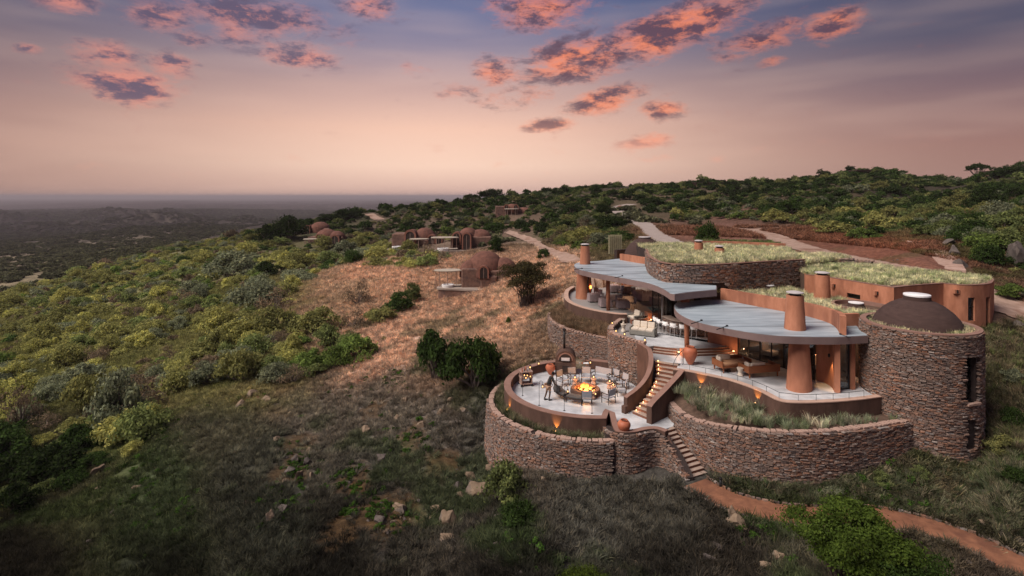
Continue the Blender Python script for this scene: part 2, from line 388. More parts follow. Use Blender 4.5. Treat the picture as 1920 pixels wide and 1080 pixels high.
def seg_d(X, Y, path):
    """distance to a polyline and the value carried (3rd coordinate) at the nearest place"""
    best = np.full(X.shape, 1e9); val = np.zeros(X.shape)
    for a, b in zip(path[:-1], path[1:]):
        dx, dy = b[0]-a[0], b[1]-a[1]; L = dx*dx+dy*dy+1e-9
        t = np.clip(((X-a[0])*dx+(Y-a[1])*dy)/L, 0, 1)
        d = np.hypot(X-a[0]-t*dx, Y-a[1]-t*dy); m = d < best
        best = np.where(m, d, best); val = np.where(m, a[2]+(b[2]-a[2])*t, val)
    return best, val
def inside(X, Y, poly):
    c = np.zeros(np.shape(X), bool); n = len(poly)
    for i in range(n):
        x1, y1 = poly[i]; x2, y2 = poly[(i+1) % n]
        if y1 == y2: continue
        m = ((y1 > Y) != (y2 > Y)) & (X < (x2-x1)*(Y-y1)/(y2-y1)+x1); c ^= m
    return c
def pz(px, py, D): return ((px-960)/F*D, D, H-(py-HY)/F*D)
# ---- roads and paths: centre lines (photo column, row, distance), half width
ROADS = {
 'foot_path': ([(1305,905,26.9),(1330,921,26.2),(1370,940,25.4),(1430,957,24.75),(1520,970,24.2),(1650,972,24),(1740,990,23.4),(1830,1022,22.4),(1920,1066,21.1),(2060,1130,19.4)], .82),
 'upper_road': ([(1268,462,71),(1245,450,80),(1226,440,95),(1214,428,108),(1200,416,122),(1178,406,138),(1156,396,152),(1160,388,166),(1185,383,178)], 2.0),
 'gravel_road': ([(1300,424,122),(1356,427,110),(1400,432,101),(1440,440,92),(1480,456,79),(1527,471,68),(1590,485,59),(1650,497,53),(1720,510,48),(1800,537,43.5),(1865,565,40.5),(1930,592,38),(2050,640,35)], 1.9),
 'branch_road': ([(1400,432,101),(1440,429,104),(1475,427,108)], 1.8),
 'villa_road': ([(1074,494,66),(1040,477,80),(1012,463,93),(988,450,106),(965,441,118),(948,434,132)], 1.3),
 'far_road': ([(690,402,205),(702,408,190),(712,413,175)], 2.0)}
RW = {k: (cr([pz(*p) for p in v[0]], 5), v[1]) for k, v in ROADS.items() if k not in ('villa_road', 'far_road')}
# ---- footprints under which the ground is cut away: (polygon, top of ground there)
fire_c = (4.9, 35.2)
circ = lambda c, r, n=28: [(c[0]+r*math.cos(2*PI*k/n), c[1]+r*math.sin(2*PI*k/n)) for k in range(n)]
tower_c, tower_r = (22.4, 29.4), 2.68
CUTS = [(circ(fire_c, 6.2), -.75), (circ(tower_c, tower_r-.2), -1.2),
 ([(5.8,29.6),(8.4,28.6),(9.1,30.2),(9.0,31.2),(8.6,33),(5.5,33)], -.7),
 ([(9.1,31.2),(9.6,29),(11,27.4),(14,26.4),(17,26.8),(20,28),(21,33),(22,38),(10,39),(7.5,38),(8.5,34)], 1.0),
 ([(7.5,38),(7.6,41),(9.2,44),(14,46),(22,42),(22,36),(10,35)], 1.9),
 ([(5.3,49),(5.6,46.5),(9,44),(20,44),(22,50),(14,60),(6.2,57),(5.2,52)], 2.2),
 ([(12,42),(19,42),(24,42),(33,36.5),(34.5,39),(32,44),(26,52),(16,57)], 3.2)]
def height(X, Y):
    X = np.asarray(X, float); Y = np.asarray(Y, float); z = raw_h(X, Y)
    near = sm(Y, 400, 60)
    z = z + near*(fbm(X*.35, Y*.35, 4, 3)-.47)*.55*sm(Y, 20, 60)
    z = z + (fbm(X*1.7, Y*1.7, 3, 9)-.44)*.14*sm(Y, 200, 60)
    # the far valley: low hills and rocky knolls
    far = sm(Y, 350, 900)
    z = z + far*(fbm(X/420, Y/700, 5, 21)-.47)*34*sm(Y, 9000, 5500)
    kn = sm(Y, 700, 1000)*sm(Y, 2600, 1700)*sm(X/Y, -.35, -.6)
    z = z + kn*np.maximum(fbm(X/110+5, Y/190, 4, 33)-.5, 0)*115
    z = z + sm(Y, 60, 140)*sm(Y, 420, 260)*(fbm(X/14, Y/18, 4, 41)-.47)*2.6
    for k, (path, hw) in RW.items():
        d, v = seg_d(X, Y, path); w = sm(d, hw*2.3, hw*1.1); z = z*(1-w)+v*w
    for poly, top in CUTS:
        m = inside(X, Y, poly); z = np.where(m, np.minimum(z, top), z)
    return z
def hz(x, y): return float(height(np.array([x]), np.array([y]))[0])
# grid: columns of equal slope, rows growing with distance
UU = np.concatenate([np.linspace(-2.2,-1.06,40)[:-1], np.linspace(-1.06,1.06,560), np.linspace(1.06,2.2,40)[1:]])
VV = np.concatenate([np.linspace(np.log(3), np.log(16), 30)[:-1], np.linspace(np.log(16), np.log(420), 470), np.linspace(np.log(420), np.log(62000), 170)[1:]])
GU, GV = np.meshgrid(UU, VV); GY = np.exp(GV); GX = GU*GY
GZ = height(GX, GY)
#LATE
def gz(x, y):                                  # height read off the built ground mesh
    x = np.atleast_1d(np.asarray(x, float)); y = np.atleast_1d(np.asarray(y, float))
    u = np.clip(x/y, UU[0], UU[-1]-1e-6); v = np.clip(np.log(y), VV[0], VV[-1]-1e-6)
    i = np.clip(np.searchsorted(UU, u, side='right')-1, 0, len(UU)-2); j = np.clip(np.searchsorted(VV, v, side='right')-1, 0, len(VV)-2)
    a = (u-UU[i])/(UU[i+1]-UU[i]); b = (v-VV[j])/(VV[j+1]-VV[j])
    return (GZ[j,i]*(1-a)+GZ[j,i+1]*a)*(1-b)+(GZ[j+1,i]*(1-a)+GZ[j+1,i+1]*a)*b
def g1(x, y): return float(gz(x, y)[0])
DD = np.exp(np.linspace(np.log(15), np.log(420), 900))
def ground(px, py):                            # first place where the line of sight through a photo pixel meets the ground
    u = (px-960)/F; z = gz(u*DD, DD); ray = H-(py-HY)/F*DD
    k = np.nonzero(ray <= z)[0]
    if len(k) == 0: k = [int(np.argmin(ray-z))]
    D = DD[k[0]]; return (u*D, D, float(z[k[0]]))
for k in ('villa_road', 'far_road'):            # these two tracks simply lie on the slope
    pts_ = [ground(p[0], p[1]) for p in ROADS[k][0]]; pts_.sort(key=lambda p: p[1]); RW[k] = (cr(pts_, 5), ROADS[k][1])
# ---- what grows and lies where (ground colours, partly with sunlight, cloud shade and edge darkening put in)
CT = [ # px, py, D, (r,g,b)
 (700,560,90,(.52,.36,.285)),(800,620,58,(.52,.36,.285)),(700,640,55,(.48,.335,.27)),(950,600,53,(.48,.335,.265)),(1000,540,62,(.51,.365,.29)),(850,570,72,(.45,.31,.245)),(1020,500,75,(.49,.345,.275)),  # dry slope: pink-tan grass colour, lifted for the sunlight on it
 (880,700,42,(.22,.155,.12)),(1000,650,44,(.26,.18,.135)),(1100,640,44,(.2,.15,.12)),
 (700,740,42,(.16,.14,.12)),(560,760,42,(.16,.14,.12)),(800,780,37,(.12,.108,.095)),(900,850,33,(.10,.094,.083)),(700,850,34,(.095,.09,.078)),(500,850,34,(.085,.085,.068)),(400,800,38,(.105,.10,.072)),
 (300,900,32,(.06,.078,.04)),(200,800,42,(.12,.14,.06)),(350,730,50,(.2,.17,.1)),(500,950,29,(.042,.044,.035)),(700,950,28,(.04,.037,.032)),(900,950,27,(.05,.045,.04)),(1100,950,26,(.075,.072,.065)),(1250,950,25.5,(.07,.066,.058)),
 (300,1060,26,(.017,.018,.013)),(600,1060,24,(.016,.015,.013)),(960,1060,21.5,(.018,.017,.015)),(1250,1060,21,(.021,.019,.017)),(0,1060,26,(.02,.018,.014)),(1700,1060,20.5,(.05,.04,.032)),  # bottom rows: darkening toward the frame's lower edge put into the ground colour
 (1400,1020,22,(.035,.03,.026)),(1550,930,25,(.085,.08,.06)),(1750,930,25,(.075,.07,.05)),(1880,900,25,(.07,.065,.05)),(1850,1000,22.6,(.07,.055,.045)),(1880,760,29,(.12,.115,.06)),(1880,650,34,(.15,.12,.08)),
 (1790,860,27,(.11,.07,.05)),(1900,560,42,(.13,.08,.06)),
 (500,700,50,(.22,.15,.105)),(300,700,58,(.19,.18,.085)),(100,700,66,(.19,.185,.085)),(560,600,75,(.4,.29,.22)),(650,540,88,(.42,.31,.24)),(200,600,100,(.22,.215,.095)),(400,560,105,(.2,.19,.09)),(0,560,140,(.24,.2,.13)),(300,520,170,(.19,.18,.095)),
 (0,800,52,(.07,.07,.035)),(150,850,42,(.06,.05,.035)),
 (0,500,300,(.17,.14,.095)),(200,490,280,(.16,.13,.085)),(0,460,600,(.12,.10,.08)),(300,450,420,(.15,.125,.09)),(400,430,900,(.07,.058,.044)),(0,430,1200,(.036,.028,.024)),(400,400,2200,(.045,.035,.032)),(0,385,4200,(.04,.03,.03)),(560,381,5200,(.075,.065,.066)),  # far rows: cloud shade and edge darkening put into the valley colours
 (0,375,20000,(.1,.09,.09)),(700,373,20000,(.12,.11,.11)),
 (600,480,130,(.12,.11,.055)),(750,440,165,(.12,.09,.065)),(950,430,150,(.13,.09,.065)),(1100,430,125,(.09,.08,.045)),(1300,400,150,(.10,.08,.05)),(1500,380,160,(.07,.055,.035)),(1700,360,170,(.05,.042,.03)),(1900,340,150,(.05,.042,.03)),
 (1500,345,225,(.05,.042,.03)),(1200,356,260,(.06,.05,.035)),(1350,410,130,(.15,.08,.06)),(1300,445,95,(.17,.085,.06)),(1400,455,80,(.18,.09,.065)),(1600,455,78,(.17,.075,.05)),(1650,480,60,(.19,.08,.052)),(1740,480,57,(.18,.085,.06)),(1820,470,60,(.13,.07,.05)),(1900,450,62,(.08,.06,.04)),(1700,430,85,(.12,.09,.05)),
 (1300,470,66,(.15,.09,.065)),(1150,470,75,(.12,.10,.06)),(600,400,195,(.06,.06,.035))]
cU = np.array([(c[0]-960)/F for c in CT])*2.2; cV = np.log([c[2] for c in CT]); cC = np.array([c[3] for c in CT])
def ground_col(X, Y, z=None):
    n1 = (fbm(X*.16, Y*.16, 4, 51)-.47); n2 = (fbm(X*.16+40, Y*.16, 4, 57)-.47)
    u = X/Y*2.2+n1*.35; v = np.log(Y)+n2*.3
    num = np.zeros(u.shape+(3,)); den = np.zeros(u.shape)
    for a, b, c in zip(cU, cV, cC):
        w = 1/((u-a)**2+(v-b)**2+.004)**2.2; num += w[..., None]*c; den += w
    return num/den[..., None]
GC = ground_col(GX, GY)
# green patches, bare red earth, woodland mottling of the far valley
OCH = [(560,830,1.6),(548,880,1.7),(740,965,2.0),(650,985,1.5),(770,820,1.6),(700,770,1.3),(740,700,1.6),(830,870,1.5),(670,900,1.5),(900,560,3.5),(700,560,3)]
for px_o, py_o, r_o in OCH[:9]:
    X_, Y_, _z = ground(px_o, py_o); d_ = np.hypot((GX-X_)/1.0, (GY-Y_)/1.5)+(fbm(GX*1.3, GY*1.3, 3, 301)-.47)*2.2; w_o = sm(d_, r_o, r_o*.4)*.8
    GC = GC*(1-w_o[..., None])+np.array((.085,.052,.024))*w_o[..., None]
for px_o, py_o, r_o in ((305,624,1.7),(338,618,.9),(500,650,1.6),(470,745,1.2),(690,705,1.5)):
    X_, Y_, _z = ground(px_o, py_o); d_ = np.hypot(GX-X_, (GY-Y_)/2)+(fbm(GX*1.3, GY*1.3, 3, 301)-.47)*1.2; w_o = sm(d_, r_o, r_o*.5)*.9
    GC = GC*(1-w_o[..., None])+np.array((.36,.13,.075))*w_o[..., None]; GZ = GZ+sm(d_, r_o*1.2, 0)*.35
gp = sm(fbm(GX*.28, GY*.28, 4, 77), .54, .66)*sm(GY, 90, 60)
GC = GC*(1-gp[..., None]*.4)+np.array((.045,.065,.022))*gp[..., None]*.4
re = sm(fbm(GX*.45, GY*.45, 3, 88), .60, .68)*sm(GY, 90, 60)*sm(GX/GY, .2, .05)
GC = GC*(1-re[..., None]*.45)+np.array((.09,.05,.022))*re[..., None]*.45
fm = sm(GY, 150, 260)
md = sm(fbm(GX/9, GY/14, 4, 91), .40, .60)*.7+sm(fbm(GX/45, GY/90, 4, 95), .38, .6)*.3
GC = GC*(1-fm[..., None]*(1-(.42+.85*md[..., None])))
fv = sm(GY, 1200, 2500); m2 = fbm(GX/260, GY/900, 4, 101)
GC = GC*(1-fv[..., None]*(1-(.55+.95*m2[..., None])))
GC = np.clip(GC, .006, .8)
nu, nv = len(UU), len(VV)
I = (np.arange(nv-1)[:,None]*nu+np.arange(nu-1)[None]).ravel()
terr = mesh_np('ground', np.stack([GX.ravel(), GY.ravel(), GZ.ravel()], 1), np.stack([I, I+1, I+nu+1, I+nu], 1))
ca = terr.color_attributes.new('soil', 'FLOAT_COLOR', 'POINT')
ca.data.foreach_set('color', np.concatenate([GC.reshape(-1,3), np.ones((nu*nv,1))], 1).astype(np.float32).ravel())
def ground_material():
    m = bpy.data.materials.new('ground'); m.use_nodes = True; t = NT(m.node_tree); b = t.n['Principled BSDF']; b.inputs['Roughness'].default_value = .95; b.inputs['Specular IOR Level'].default_value = .1
    at = t.new('ShaderNodeAttribute'); at.attribute_name = 'soil'; pos = t.new('ShaderNodeNewGeometry').outputs['Position']
    f = t.noise(pos, 2.2, 6, .7); g = t.noise(pos, .07, 5, .7); d = t.noise(pos, 9, 3, .7)
    col = t.mix(1, at.outputs['Color'], t.ramp(f, [(.3, .5), (.5, .95), (.7, 1.6)]), 'MULTIPLY')
    col = t.mix(1, col, t.ramp(g, [(.3, .75), (.7, 1.25)]), 'MULTIPLY')
    col = t.mix(1, col, t.ramp(d, [(.3, .7), (.7, 1.3)]), 'MULTIPLY')
    t.put(b.inputs['Base Color'], col)
    bn = t.new('ShaderNodeBump'); bn.inputs['Strength'].default_value = .8; bn.inputs['Distance'].default_value = .12
    t.put(bn.inputs['Height'], t.math('ADD', f, t.math('MULTIPLY', d, .4))); t.l.new(bn.outputs[0], b.inputs['Normal'])
    return m
M['ground'] = ground_material()
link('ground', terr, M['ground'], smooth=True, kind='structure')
# ---- road surfaces
M['redpath'] = material('red_gravel', (.16,.07,.04), (.30,.135,.075), 2.2, .95, .6, 14, coords='Object', c3=(.15,.065,.04), detail=8)
M['paleroad'] = material('pale_track', (.26,.175,.13), (.44,.31,.25), 1.3, .95, .5, 5, c3=(.22,.125,.085), detail=8)
M['greyroad'] = material('paved_road', (.30,.25,.22), (.38,.32,.29), .8, .95, .2, 5)
RW['ridge_fix'] = None; del RW['ridge_fix']
for k, (path, hw) in RW.items():
    n = 7; pth = cr([p[:3] for p in path[::2]]+([path[-1]] if len(path) % 2 == 0 else []), 5 if k != 'foot_path' else 8); nr = normals(pth); V = []; Fq = []
    lift = .03 if k == 'foot_path' else .09
    for i, p in enumerate(pth):
        for j in range(n):
            w = (j/(n-1)*2-1)*hw*(1+.08*math.sin(i*1.7+j)); x, y = p[0]+nr[i][0]*w, p[1]+nr[i][1]*w
            V.append((x, y, max(g1(x, y), p[2])+lift))
    for i in range(len(pth)-1):
        for j in range(n-1): a = i*n+j; Fq.append((a, a+n, a+n+1, a+1))
    link(k, mesh_np(k, V, Fq), M['redpath'] if k == 'foot_path' else M['greyroad'] if k == 'upper_road' else M['paleroad'], smooth=True, kind='structure')
# edging stones of the foot path: one thing each side, a stone is a part
UNITB = []
def unit_stone(seed):
    r = random.Random(seed); mb = MB()
    V = [(sx*.5*(1-r.random()*.22), sy*.5*(1-r.random()*.22), sz*.5*(1-r.random()*.25)) for sz in (-1,1) for sy in (-1,1) for sx in (-1,1)]
    mb.add(V, [(0,2,3,1),(4,5,7,6),(0,1,5,4),(2,6,7,3),(0,4,6,2),(1,3,7,5)])
    me = bpy.data.meshes.new('stone'); me.from_pydata(mb.v, [], mb.f); me.materials.append(M['stone']); return me
UNITB = [unit_stone(i) for i in range(12)]
def place_unit(name, parent, loc, scale, rz, mat=None, rx=0):
    o = bpy.data.objects.new(name, UNITB[rnd.randrange(12)] if mat is None else mat); C.objects.link(o); o.parent = parent
    o.location = loc; o.scale = scale; o.rotation_euler = (rx, 0, rz); return o
for sd_, lab in ((1, 'low edging of loose stones on the uphill side of the red footpath'), (-1, 'low edging of loose stones on the downhill side of the red footpath')):
    path, hw = RW['foot_path']; rt = empty('path_edging', (0,0,0), label=lab, cat='kerb')
    off = offset([(p[0],p[1]) for p in path], sd_*(hw+.06)); acc = 0
    for a, b in zip(off[:-1], off[1:]):
        L = math.hypot(b[0]-a[0], b[1]-a[1]); s = acc
        while s < L:
            t = s/L; x, y = a[0]+(b[0]-a[0])*t, a[1]+(b[1]-a[1])*t; l = rnd.uniform(.14,.32)
            place_unit('stone', rt, (x, y, g1(x,y)+.03), (l, rnd.uniform(.1,.16), rnd.uniform(.1,.18)), math.atan2(b[1]-a[1], b[0]-a[0])+rnd.uniform(-.2,.2)); s += l+rnd.uniform(0,.08)
        acc = s-L
# ================================================================== STONE WALLS
def arclen(path):
    s = [0]
    for a, b in zip(path[:-1], path[1:]): s.append(s[-1]+math.hypot(b[0]-a[0], b[1]-a[1]))
    return s
def stone_faces(root, path, zb, zt, side=-1, batter=0.0, nparts=300, course=.052, lmean=.21, openings=(), vis=None, seed=1):
    """lay stones in courses on the outer face of a wall; side=-1: outer face is to the right of the path.
    the largest stones become parts of their own, the small rest one joined part"""
    r = random.Random(seed); s = arclen(path); L = s[-1]; nr = normals(path)
    def at(q):
        i = min(max(int(np.searchsorted(s, q))-1, 0), len(path)-2); t = (q-s[i])/(s[i+1]-s[i]+1e-9)
        x = path[i][0]+(path[i+1][0]-path[i][0])*t; y = path[i][1]+(path[i+1][1]-path[i][1])*t
        nx = nr[i][0]+(nr[i+1][0]-nr[i][0])*t; ny = nr[i][1]+(nr[i+1][1]-nr[i][1])*t
        return x, y, nx*side, ny*side, zb[i]+(zb[i+1]-zb[i])*t, zt[i]+(zt[i+1]-zt[i])*t
    zlo, zhi = min(zb), max(zt); out = []; z = zlo
    while z < zhi-.03:
        h = course*r.uniform(.7, 1.4); q = -r.uniform(0, .3)
        while q < L:
            l = max(.08, min(.55, r.gauss(lmean, lmean*.42))); mq = q+l/2
            if 0 < mq < L:
                x, y, nx, ny, b, t = at(mq); zc = z+h/2+math.sin(mq*1.3+seed)*.03+r.uniform(-.012,.012)
                ok = zc-h*.5 > b-.15 and zc+h*.35 < t and not any(o0-l*.5 < mq < o1+l*.5 and o2-h*.5 < zc < o3+h*.5 for o0, o1, o2, o3 in openings) and (vis is None or vis(x, y, nx, ny))
                if ok:
                    pr = r.uniform(-.01,.05)+batter*max(t-zc, 0)
                    out.append((l*h*(1+.3*r.random())*(28/max(y,10))**2, x+nx*(pr-.06), y+ny*(pr-.06), zc, l*.97, h*.93, math.atan2(-nx, ny), r.uniform(-.05,.05), r.uniform(.2,.28)))
            q += l
        z += h
    out.sort(reverse=True)
    for k, (_, x, y, zc, l, h, rz, ti, dp) in enumerate(out[:nparts]):
        o = bpy.data.objects.new('stone', UNITB[r.randrange(12)]); C.objects.link(o); o.parent = root
        o.location = (x, y, zc); o.scale = (l, dp, h); o.rotation_euler = (r.uniform(-.06,.06), ti, rz)
    mb = MB(); tp = [[tuple(v.co) for v in m.vertices] for m in UNITB]; fc = [(0,2,3,1),(4,5,7,6),(0,1,5,4),(2,6,7,3),(0,4,6,2),(1,3,7,5)]
    for (_, x, y, zc, l, h, rz, ti, dp) in out[nparts:]:
        cz, sz = math.cos(rz), math.sin(rz); V = []
        for vx, vy, vz in tp[r.randrange(12)]:
            a, b, c = vx*l, vy*dp, vz*h+vx*l*ti; V.append((x+a*cz-b*sz, y+a*sz+b*cz, zc+c))
        mb.add(V, fc)
    if mb.v: mb.build('small_stones', M['stone'], root, kind='stuff')
def resample(path, step):
    s = arclen(path); n = max(2, int(s[-1]/step)+1); q = np.linspace(0, s[-1], n); a = np.array(path, float)
    return [tuple(np.interp(t, s, a[:,k]) for k in range(a.shape[1])) for t in q]
def stone_wall(label, path, top, thick=.45, side=-1, batter=0.0, cat='stone wall', cope=True, base=None, nparts=300, seed=1, name='stone_wall', cope_h=.07, **kw):
    """path = outer face, solid lies to the other side"""
    path = resample(path, .3); n = len(path); s = arclen(path)
    if len(path[0]) == 3: zs_ = [p[2] for p in path]; path = [p[:2] for p in path]; L_ = s[-1]; s2 = list(s); top = lambda t: float(np.interp(t*L_, s2, zs_))
    zt = [top]*n if not hasattr(top, '__call__') else [top(q/s[-1]) for q in s]
    zb = [min(g1(x, y), g1(x+nn[0]*side*.6, y+nn[1]*side*.6))-.3 if base is None else base for (x, y), nn in zip(path, normals(path))]
    root = empty(name, (0,0,0), label=label, cat=cat)
    inner = offset(path, -side*.06)
    MB().strip(inner, thick-.06, [b-.3 for b in zb], [t-.01 for t in zt], side=-side).build('wall_core', M['mortar'], root)
    stone_faces(root, path, zb, zt, side, batter, nparts, seed=seed, **kw)
    if cope:
        q = 0; r = random.Random(seed+5); nr = normals(path)
        while q < s[-1]:
            l = r.uniform(.16,.36); i = min(int(np.searchsorted(s, q+l/2)), n-1); x, y = path[i]; w = thick*r.uniform(.5,.8)
            place_unit('coping_stone', root, (x-nr[i][0]*side*thick*.5, y-nr[i][1]*side*thick*.5, zt[i]+cope_h*.35+r.uniform(-.012,.012)), (l*1.04, w+.06, cope_h*r.uniform(1.1,1.9)), math.atan2(nr[i][1], nr[i][0])+PI/2, COPE[r.randrange(6)])
            q += l
    return root
COPE = []
for i in range(6):
    me = unit_stone(50+i); me.materials.clear(); me.materials.append(M['coping']); COPE.append(me)

# ================================================================== FIRE TERRACE
FX, FY = fire_c
def ring(r, a0, a1, n=40): return [(FX+r*math.cos(math.radians(a0+(a1-a0)*k/n)), FY+r*math.sin(math.radians(a0+(a1-a0)*k/n))) for k in range(n+1)]
# floor
par_end = P(1136,783,.6)
a_end = math.degrees(math.atan2(par_end[1]-FY, par_end[0]-FX))             # about -87
walk = PP([(1141,782),(1151,806),(1178,809),(1211,803),(1233,803),(1246,806)], .12)
floor_poly = ring(5.0, 55, 360+a_end, 60) + [walk[0]] + walk[1:] + [P(1262,797,0), P(1250,772,0), (9.3,33.2)]
MB().prism(floor_poly, -.35, 0).build('terrace_floor', M['floor'], kind='structure')
# front and left parapet
pr = empty('parapet_wall', label='curved brown rendered parapet round the front of the fire terrace', cat='wall')
pth = ring(5.42, 100, 360+a_end, 70)
mb = MB().strip(pth, .42, -.9, .56, side=1); mb.build('parapet', M['brown'], pr, auto=True)
MB().strip(offset(pth, -.015), .45, .56, .60, side=1).build('coping', M['brown_top'], pr, auto=True)
# return of the parapet and the low kerb over the centre stone wall
kb = empty('low_kerb_wall', label='low brown kerb wall running from the parapet end past the squat pot', cat='wall')
e = pth[-1]; kpath = cr([e, (5.62,30.9)], 4) + cr([(5.62,30.9),(5.58,29.2),(5.95,28.85),(6.7,28.9),(7.4,29.2),(7.95,29.25),(8.3,28.9)], 6)[0:]
kpath = [p for i, p in enumerate(kpath) if i == 0 or math.hypot(p[0]-kpath[i-1][0], p[1]-kpath[i-1][1]) > .02]
ks = arclen(kpath); kt = [.56 if q < 1.2 else max(.22, .56-(q-1.2)*.18) for q in ks]
MB().strip(kpath, .3, -.5, kt, side=1).build('kerb', M['brown'], kb, auto=True)
MB().strip(offset(kpath, -.01), .32, kt, [t+.035 for t in kt], side=1).build('coping', M['brown_top'], kb, auto=True)
MB().prism([(5.0,29.95),(5.5,30.9),(6.1,29.6),(5.6,28.95),(5.2,29.1)], -2.6, -.02).build('wall_core', M['mortar'], kb)
# back wall and bench
bw = empty('bench_wall', label='brown curved back wall of the fire terrace with a grey built-in seat', cat='wall')
bp = ring(4.95, 22, 80, 24); MB().strip(bp, .5, -.3, .62, side=-1).build('back_wall', M['brown'], bw, auto=True)
MB().strip(offset(bp, -0.0), .52, .62, .66, side=-1).build('coping', M['brown_top'], bw, auto=True)
sp = ring(4.35, 20, 57, 16); MB().strip(sp, .6, -.05, .36, side=-1).build('seat', M['brown'], bw, auto=True)
MB().strip(offset(sp, .02), .6, .36, .43, side=-1).build('seat_cushion', material('taupe_cushion', (.16,.12,.11), (.2,.155,.145), 5), bw, auto=True)
# soil of the two planters
M['soil'] = material('planter_soil', (.07,.045,.032), (.14,.09,.065), 4, .95, .5, 8)
MB().strip(ring(5.42, 120, 360+a_end, 50), .98, -1.2, [-.52]*51, side=-1).build('planter_soil', M['soil'], kind='structure')
# left ring of stone
stone_wall('curved dry stone wall below the planter round the fire terrace', ring(6.5, 150, 360+a_end+.5, 60), lambda t: -.42+.16*t, seed=3, batter=.05, vis=lambda x, y, nx, ny: nx*x+ny*y < 2)
# centre stone wall under the kerb
wend = 8.45, 28.6
cpth = [(5.1,30.0),(5.3,29.2),(5.9,28.72),(6.7,28.74),(7.4,29.02),(7.95,29.1),(8.3,28.75),(8.62,28.1),(8.82,27.4),(8.88,27.05)]
stone_wall('short dry stone wall bulging out below the terracotta pot and lower steps', cr(cpth, 5), lambda t: .18 if t < .62 else .18-(t-.62)/.38*1.45, seed=4, batter=.03, thick=.36, cope=False)
# ---- lower steps
def stair(label, left, right, n, z0, z1, tm, rm, cat='staircase', lights=None):
    root = empty('staircase', label=label, cat=cat)
    L = [tuple(np.array(p)) for p in resample(left, arclen(left)[-1]/n-1e-6)][:n+1]; R = resample(right, arclen(right)[-1]/n-1e-6)[:n+1]
    for i in range(n):
        za = z0+(z1-z0)*i/n; a, b, c, d = L[i], R[i], R[i+1], L[i+1]; lo = min(z0, z1)-.6
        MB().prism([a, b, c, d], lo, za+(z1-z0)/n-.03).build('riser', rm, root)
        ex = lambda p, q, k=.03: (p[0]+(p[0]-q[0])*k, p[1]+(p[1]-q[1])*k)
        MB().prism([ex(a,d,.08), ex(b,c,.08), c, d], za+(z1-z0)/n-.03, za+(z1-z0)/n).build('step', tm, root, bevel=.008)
    return root, L, R
stair('lower flight of pale steps between the two stone walls down to the red path', [(8.88,27.15),(8.78,27.9),(8.55,28.7),(8.45,29.75)], [(10.15,27.75),(9.8,28.5),(9.35,29.2),(9.1,30.15)], 11, -1.5, 0, M['step'], M['riser'])
MB().prism([(8.45,29.7),(9.1,30.1),(9.3,30.6),(9.25,31.6),(8.0,31.2),(7.4,29.5)], -.4, -.004).build('landing_floor', M['floor'], kind='structure')
MB().strip(cr([(8.42,28.95),(8.62,28.1),(8.82,27.3)], 6), .12, -2.0, [-.0-(k/12)*1.25 for k in range(13)], side=1).build('stair_kerb', M['brown'], label='narrow brown kerb along the left edge of the lower steps', cat='kerb')

# ---- upper stairs
LG, BR, DN = 2.2, 2.6, 3.0                     # lounge, bar and dining floor levels
up_l = cr([(7.2,31.9),(8.35,32.75),(9.1,33.8),(9.4,35.1)], 8); up_r = cr([(7.95,30.9),(9.05,32.0),(10.1,33.0),(10.85,34.3)], 8)
us, UL, UR = stair('upper flight of candle lit steps from the fire terrace up to the lounge terrace', up_l, up_r, 13, 0, LG, M['step'], M['riser'])
lw = empty('stair_wall', label='tall curved brown wall on the left side of the upper steps', cat='wall')
lp = cr([(6.92,32.05),(8.1,32.85),(8.8,33.55),(9.12,34.5),(9.08,35.4),(8.78,36.4)], 7); n_ = len(lp)
lt = [float(np.interp(i/(n_-1), [0,.1,.3,.5,.7,1], [.86,1.08,1.75,2.5,2.95,3.0])) for i in range(n_)]
MB().strip(lp, .28, -.3, lt, side=1).build('wall', M['brown'], lw, auto=True)
MB().strip(offset(lp, -.01), .30, lt, [t+.03 for t in lt], side=1).build('coping', M['brown_top'], lw, auto=True)
MB().box((6.78,32.02,.22), (.3,.3,.44), .7).build('end_block', M['brown'], lw, bevel=.02)
rw = empty('stair_wall', label='sloping brown wall on the right side of the upper steps, ending beside the landing', cat='wall')
rp = cr([(7.72,30.62),(9.1,31.85),(10.35,33.0)], 8); n_ = len(rp); rt_ = [float(np.interp(i/(n_-1), [0,.05,1], [.98,1.05,2.3])) for i in range(n_)]
MB().strip(offset(rp,0), .34, -.3, rt_, side=-1).build('wall', M['brown'], rw, auto=True)
MB().strip(offset(rp,.01), .36, rt_, [t+.03 for t in rt_], side=-1).build('coping', M['brown_top'], rw, auto=True)
# ================================================================== LOUNGE TERRACE
tz = 2.3
edge = cr(PP([(1262,692),(1292,696),(1331,704),(1370,713),(1421,731),(1460,750),(1499,754.5),(1564,752.5),(1616,748),(1653,743)], tz), 5)
tw = empty('terrace_wall', label='brown rendered retaining wall with pale curb round the lounge terrace', cat='wall')
MB().strip(edge, .3, .9, tz-.05, side=1).build('wall', M['brown'], tw, auto=True)
MB().strip(offset(edge,-.02), .34, tz-.05, tz, side=1).build('curb', M['sandcurb'], tw, auto=True)
ins = offset(edge, .3)
lounge_poly = ins + [(20.6,28.9),(20.5,33),(19,36.5),(15.6,38),(10.6,37.2),(9.1,37.0),(9.2,35.2),(10.3,34.6),(10.2,33.2)]
lounge_poly = [p for p in ins] + [(20.7,29.4),(20.7,32.0),(17.8,31.4),(17.2,33.4),(15.6,36.4),(15.2,37.6),(9.1,37.4),(9.2,35.15),(10.75,34.4),(10.2,33.2)]
MB().prism(lounge_poly, 1.0, LG).build('terrace_floor', M['floor'], kind='structure')
